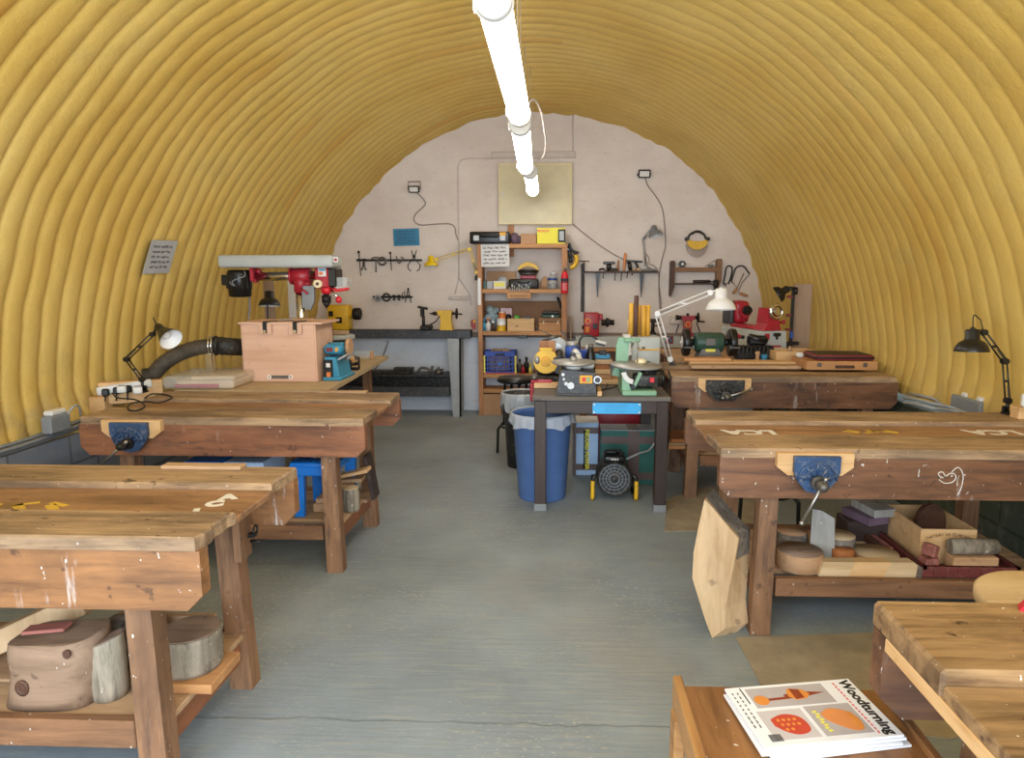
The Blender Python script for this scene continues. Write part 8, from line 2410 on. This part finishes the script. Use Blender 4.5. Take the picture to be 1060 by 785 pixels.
for k in range(4):
    z0 = MZ + .0062 * k
    dx, dy, dr = offs[k]
    last = k == 3
    lab = ('bottom', 'second', 'third', 'top')[k] + (' magazine of the small stack on the wooden stool' if not last else ' magazine of the stack, its cover showing turned wooden bowls')
    t = T('magazine', lab, 'magazine', (c.x + dx, c.y + dy, z0), rot + dr, 'magazines on the wooden stool')
    mb = MB(); mb.box((0, 0, .003), (lw, lh, .0056), .0008); pg = t.part('pages', mb, M['mag_white'])
    if not last:
        continue
    zt_ = .0060
    # reading direction: head of the page to the right
    def pt(u, v): return (-lw / 2 + u * lw, lh / 2 - v * lh)
    def panel(nm, u0, u1, v0, v1, m_, lvl=0):
        ax, ay = pt(u0, v0); bx_, by_ = pt(u1, v1)
        mb = MB(); mb.box(((ax + bx_) / 2, (ay + by_) / 2, zt_ + .0003 * lvl), (abs(bx_ - ax), abs(by_ - ay), .0004)); return t.part(nm, mb, M[m_], pg)
    panel('cover_photo', .14, .75, .05, .40, 'mag_grey'); panel('cover_photo', .11, .44, .45, .92, 'mag_grey2'); panel('cover_photo', .47, .82, .43, .92, 'mag_grey')
    def shape(nm, pts, m_, lvl):
        mb = MB(); ps = [pt(u, v) for u, v in pts]; n = len(ps); z = zt_ + .0003 * lvl
        mb.add([(x, y, z - .0002) for x, y in ps] + [(x, y, z + .0002) for x, y in ps], [tuple(range(n)), tuple(range(2 * n - 1, n - 1, -1))] + [(k_, n + k_, n + (k_ + 1) % n, (k_ + 1) % n) for k_ in range(n)])
        t.part(nm, mb, M[m_], pg)
    ell = lambda cu, cv, ru, rv, a0=0, a1=2 * PI, n=18: [(cu + ru * math.cos(a0 + (a1 - a0) * i / n), cv + rv * math.sin(a0 + (a1 - a0) * i / n)) for i in range(n + (0 if a1 - a0 > 6.2 else 1))]
    shape('pictured_spindle', [(.23, .25), (.40, .24), (.40, .20), (.56, .17), (.72, .21), (.56, .26), (.40, .28), (.23, .29)], 'print_brown', 1)
    shape('pictured_bud', ell(.21, .27, .055, .085), 'print_orange', 2)
    shape('pictured_vessel', [(.44, .14), (.47, .10), (.57, .14), (.60, .22), (.56, .29), (.47, .31), (.43, .24)], 'print_orange', 2)
    shape('pictured_band', [(.47, .11), (.54, .13), (.54, .28), (.47, .30)], 'print_brown', 3)
    shape('pictured_bowl', [(v.x, v.y) for v in spline([(.17, .60, 0), (.23, .55, 0), (.30, .53, 0), (.38, .58, 0), (.41, .70, 0), (.39, .82, 0), (.30, .86, 0), (.22, .80, 0), (.17, .70, 0)], 4)], 'print_red', 2)
    for k_ in range(10):
        shape('pictured_scale', ell(.22 + .04 * (k_ % 4) + .01 * (k_ // 4), .62 + .075 * (k_ // 4), .013, .022, n=8), 'print_orange', 3)
    shape('pictured_pot', [(v.x, v.y) for v in spline([(.55, .58, 0), (.60, .52, 0), (.66, .50, 0), (.74, .55, 0), (.79, .66, 0), (.79, .78, 0), (.76, .86, 0), (.70, .87, 0), (.62, .78, 0), (.56, .67, 0)], 4)], 'orange_pot', 2)
    shape('pictured_rim', ell(.76, .72, .028, .15), 'print_orange', 3)
    # title down the right hand edge, its head to the right
    mb = MB(); x, y = pt(.93, .5); mb.text('Woodturning', lh * .17, TR((x, y, zt_), (0, 0, -PI / 2)), .0003, .0012); t.part('title', mb, M['ink_black'], pg)
    mb = MB(); x, y = pt(.845, .5)
    for i in range(16): mb.box((x, lh * .42 - lh * .84 * i / 15, zt_), (lw * .011, lh * .038, .0004))
    t.part('subtitle', mb, M['red_bright'], pg)
    mb = MB()
    rr = random.Random(4)
    for col_ in (.03, .07, .11):
        for i in range(9):
            x, y = pt(col_, .12 + .07 * i if col_ < .1 else .05 + .03 * i)
            mb.box((x, y, zt_), (.003, lh * rr.uniform(.03, .055), .0004))
    t.part('small_print', mb, M['ink'], pg)
    mb = MB(); x, y = pt(.12, .88)
    for i in range(9): mb.box((x - .012 + .003 * i, y, zt_ + .0008), (.0016, .022, .0004))
    t.part('bar_code', mb, M['ink_black'], pg)
    mb = MB(); x, y = pt(.52, .68)
    for i in range(8): mb.box((x + .003 * (i % 2), y + .03 - .009 * i, zt_ + .0008), (.010, .006, .0004), 0, (0, 0, .3))
    t.part('yellow_print', mb, M['yellow_lt'], pg)
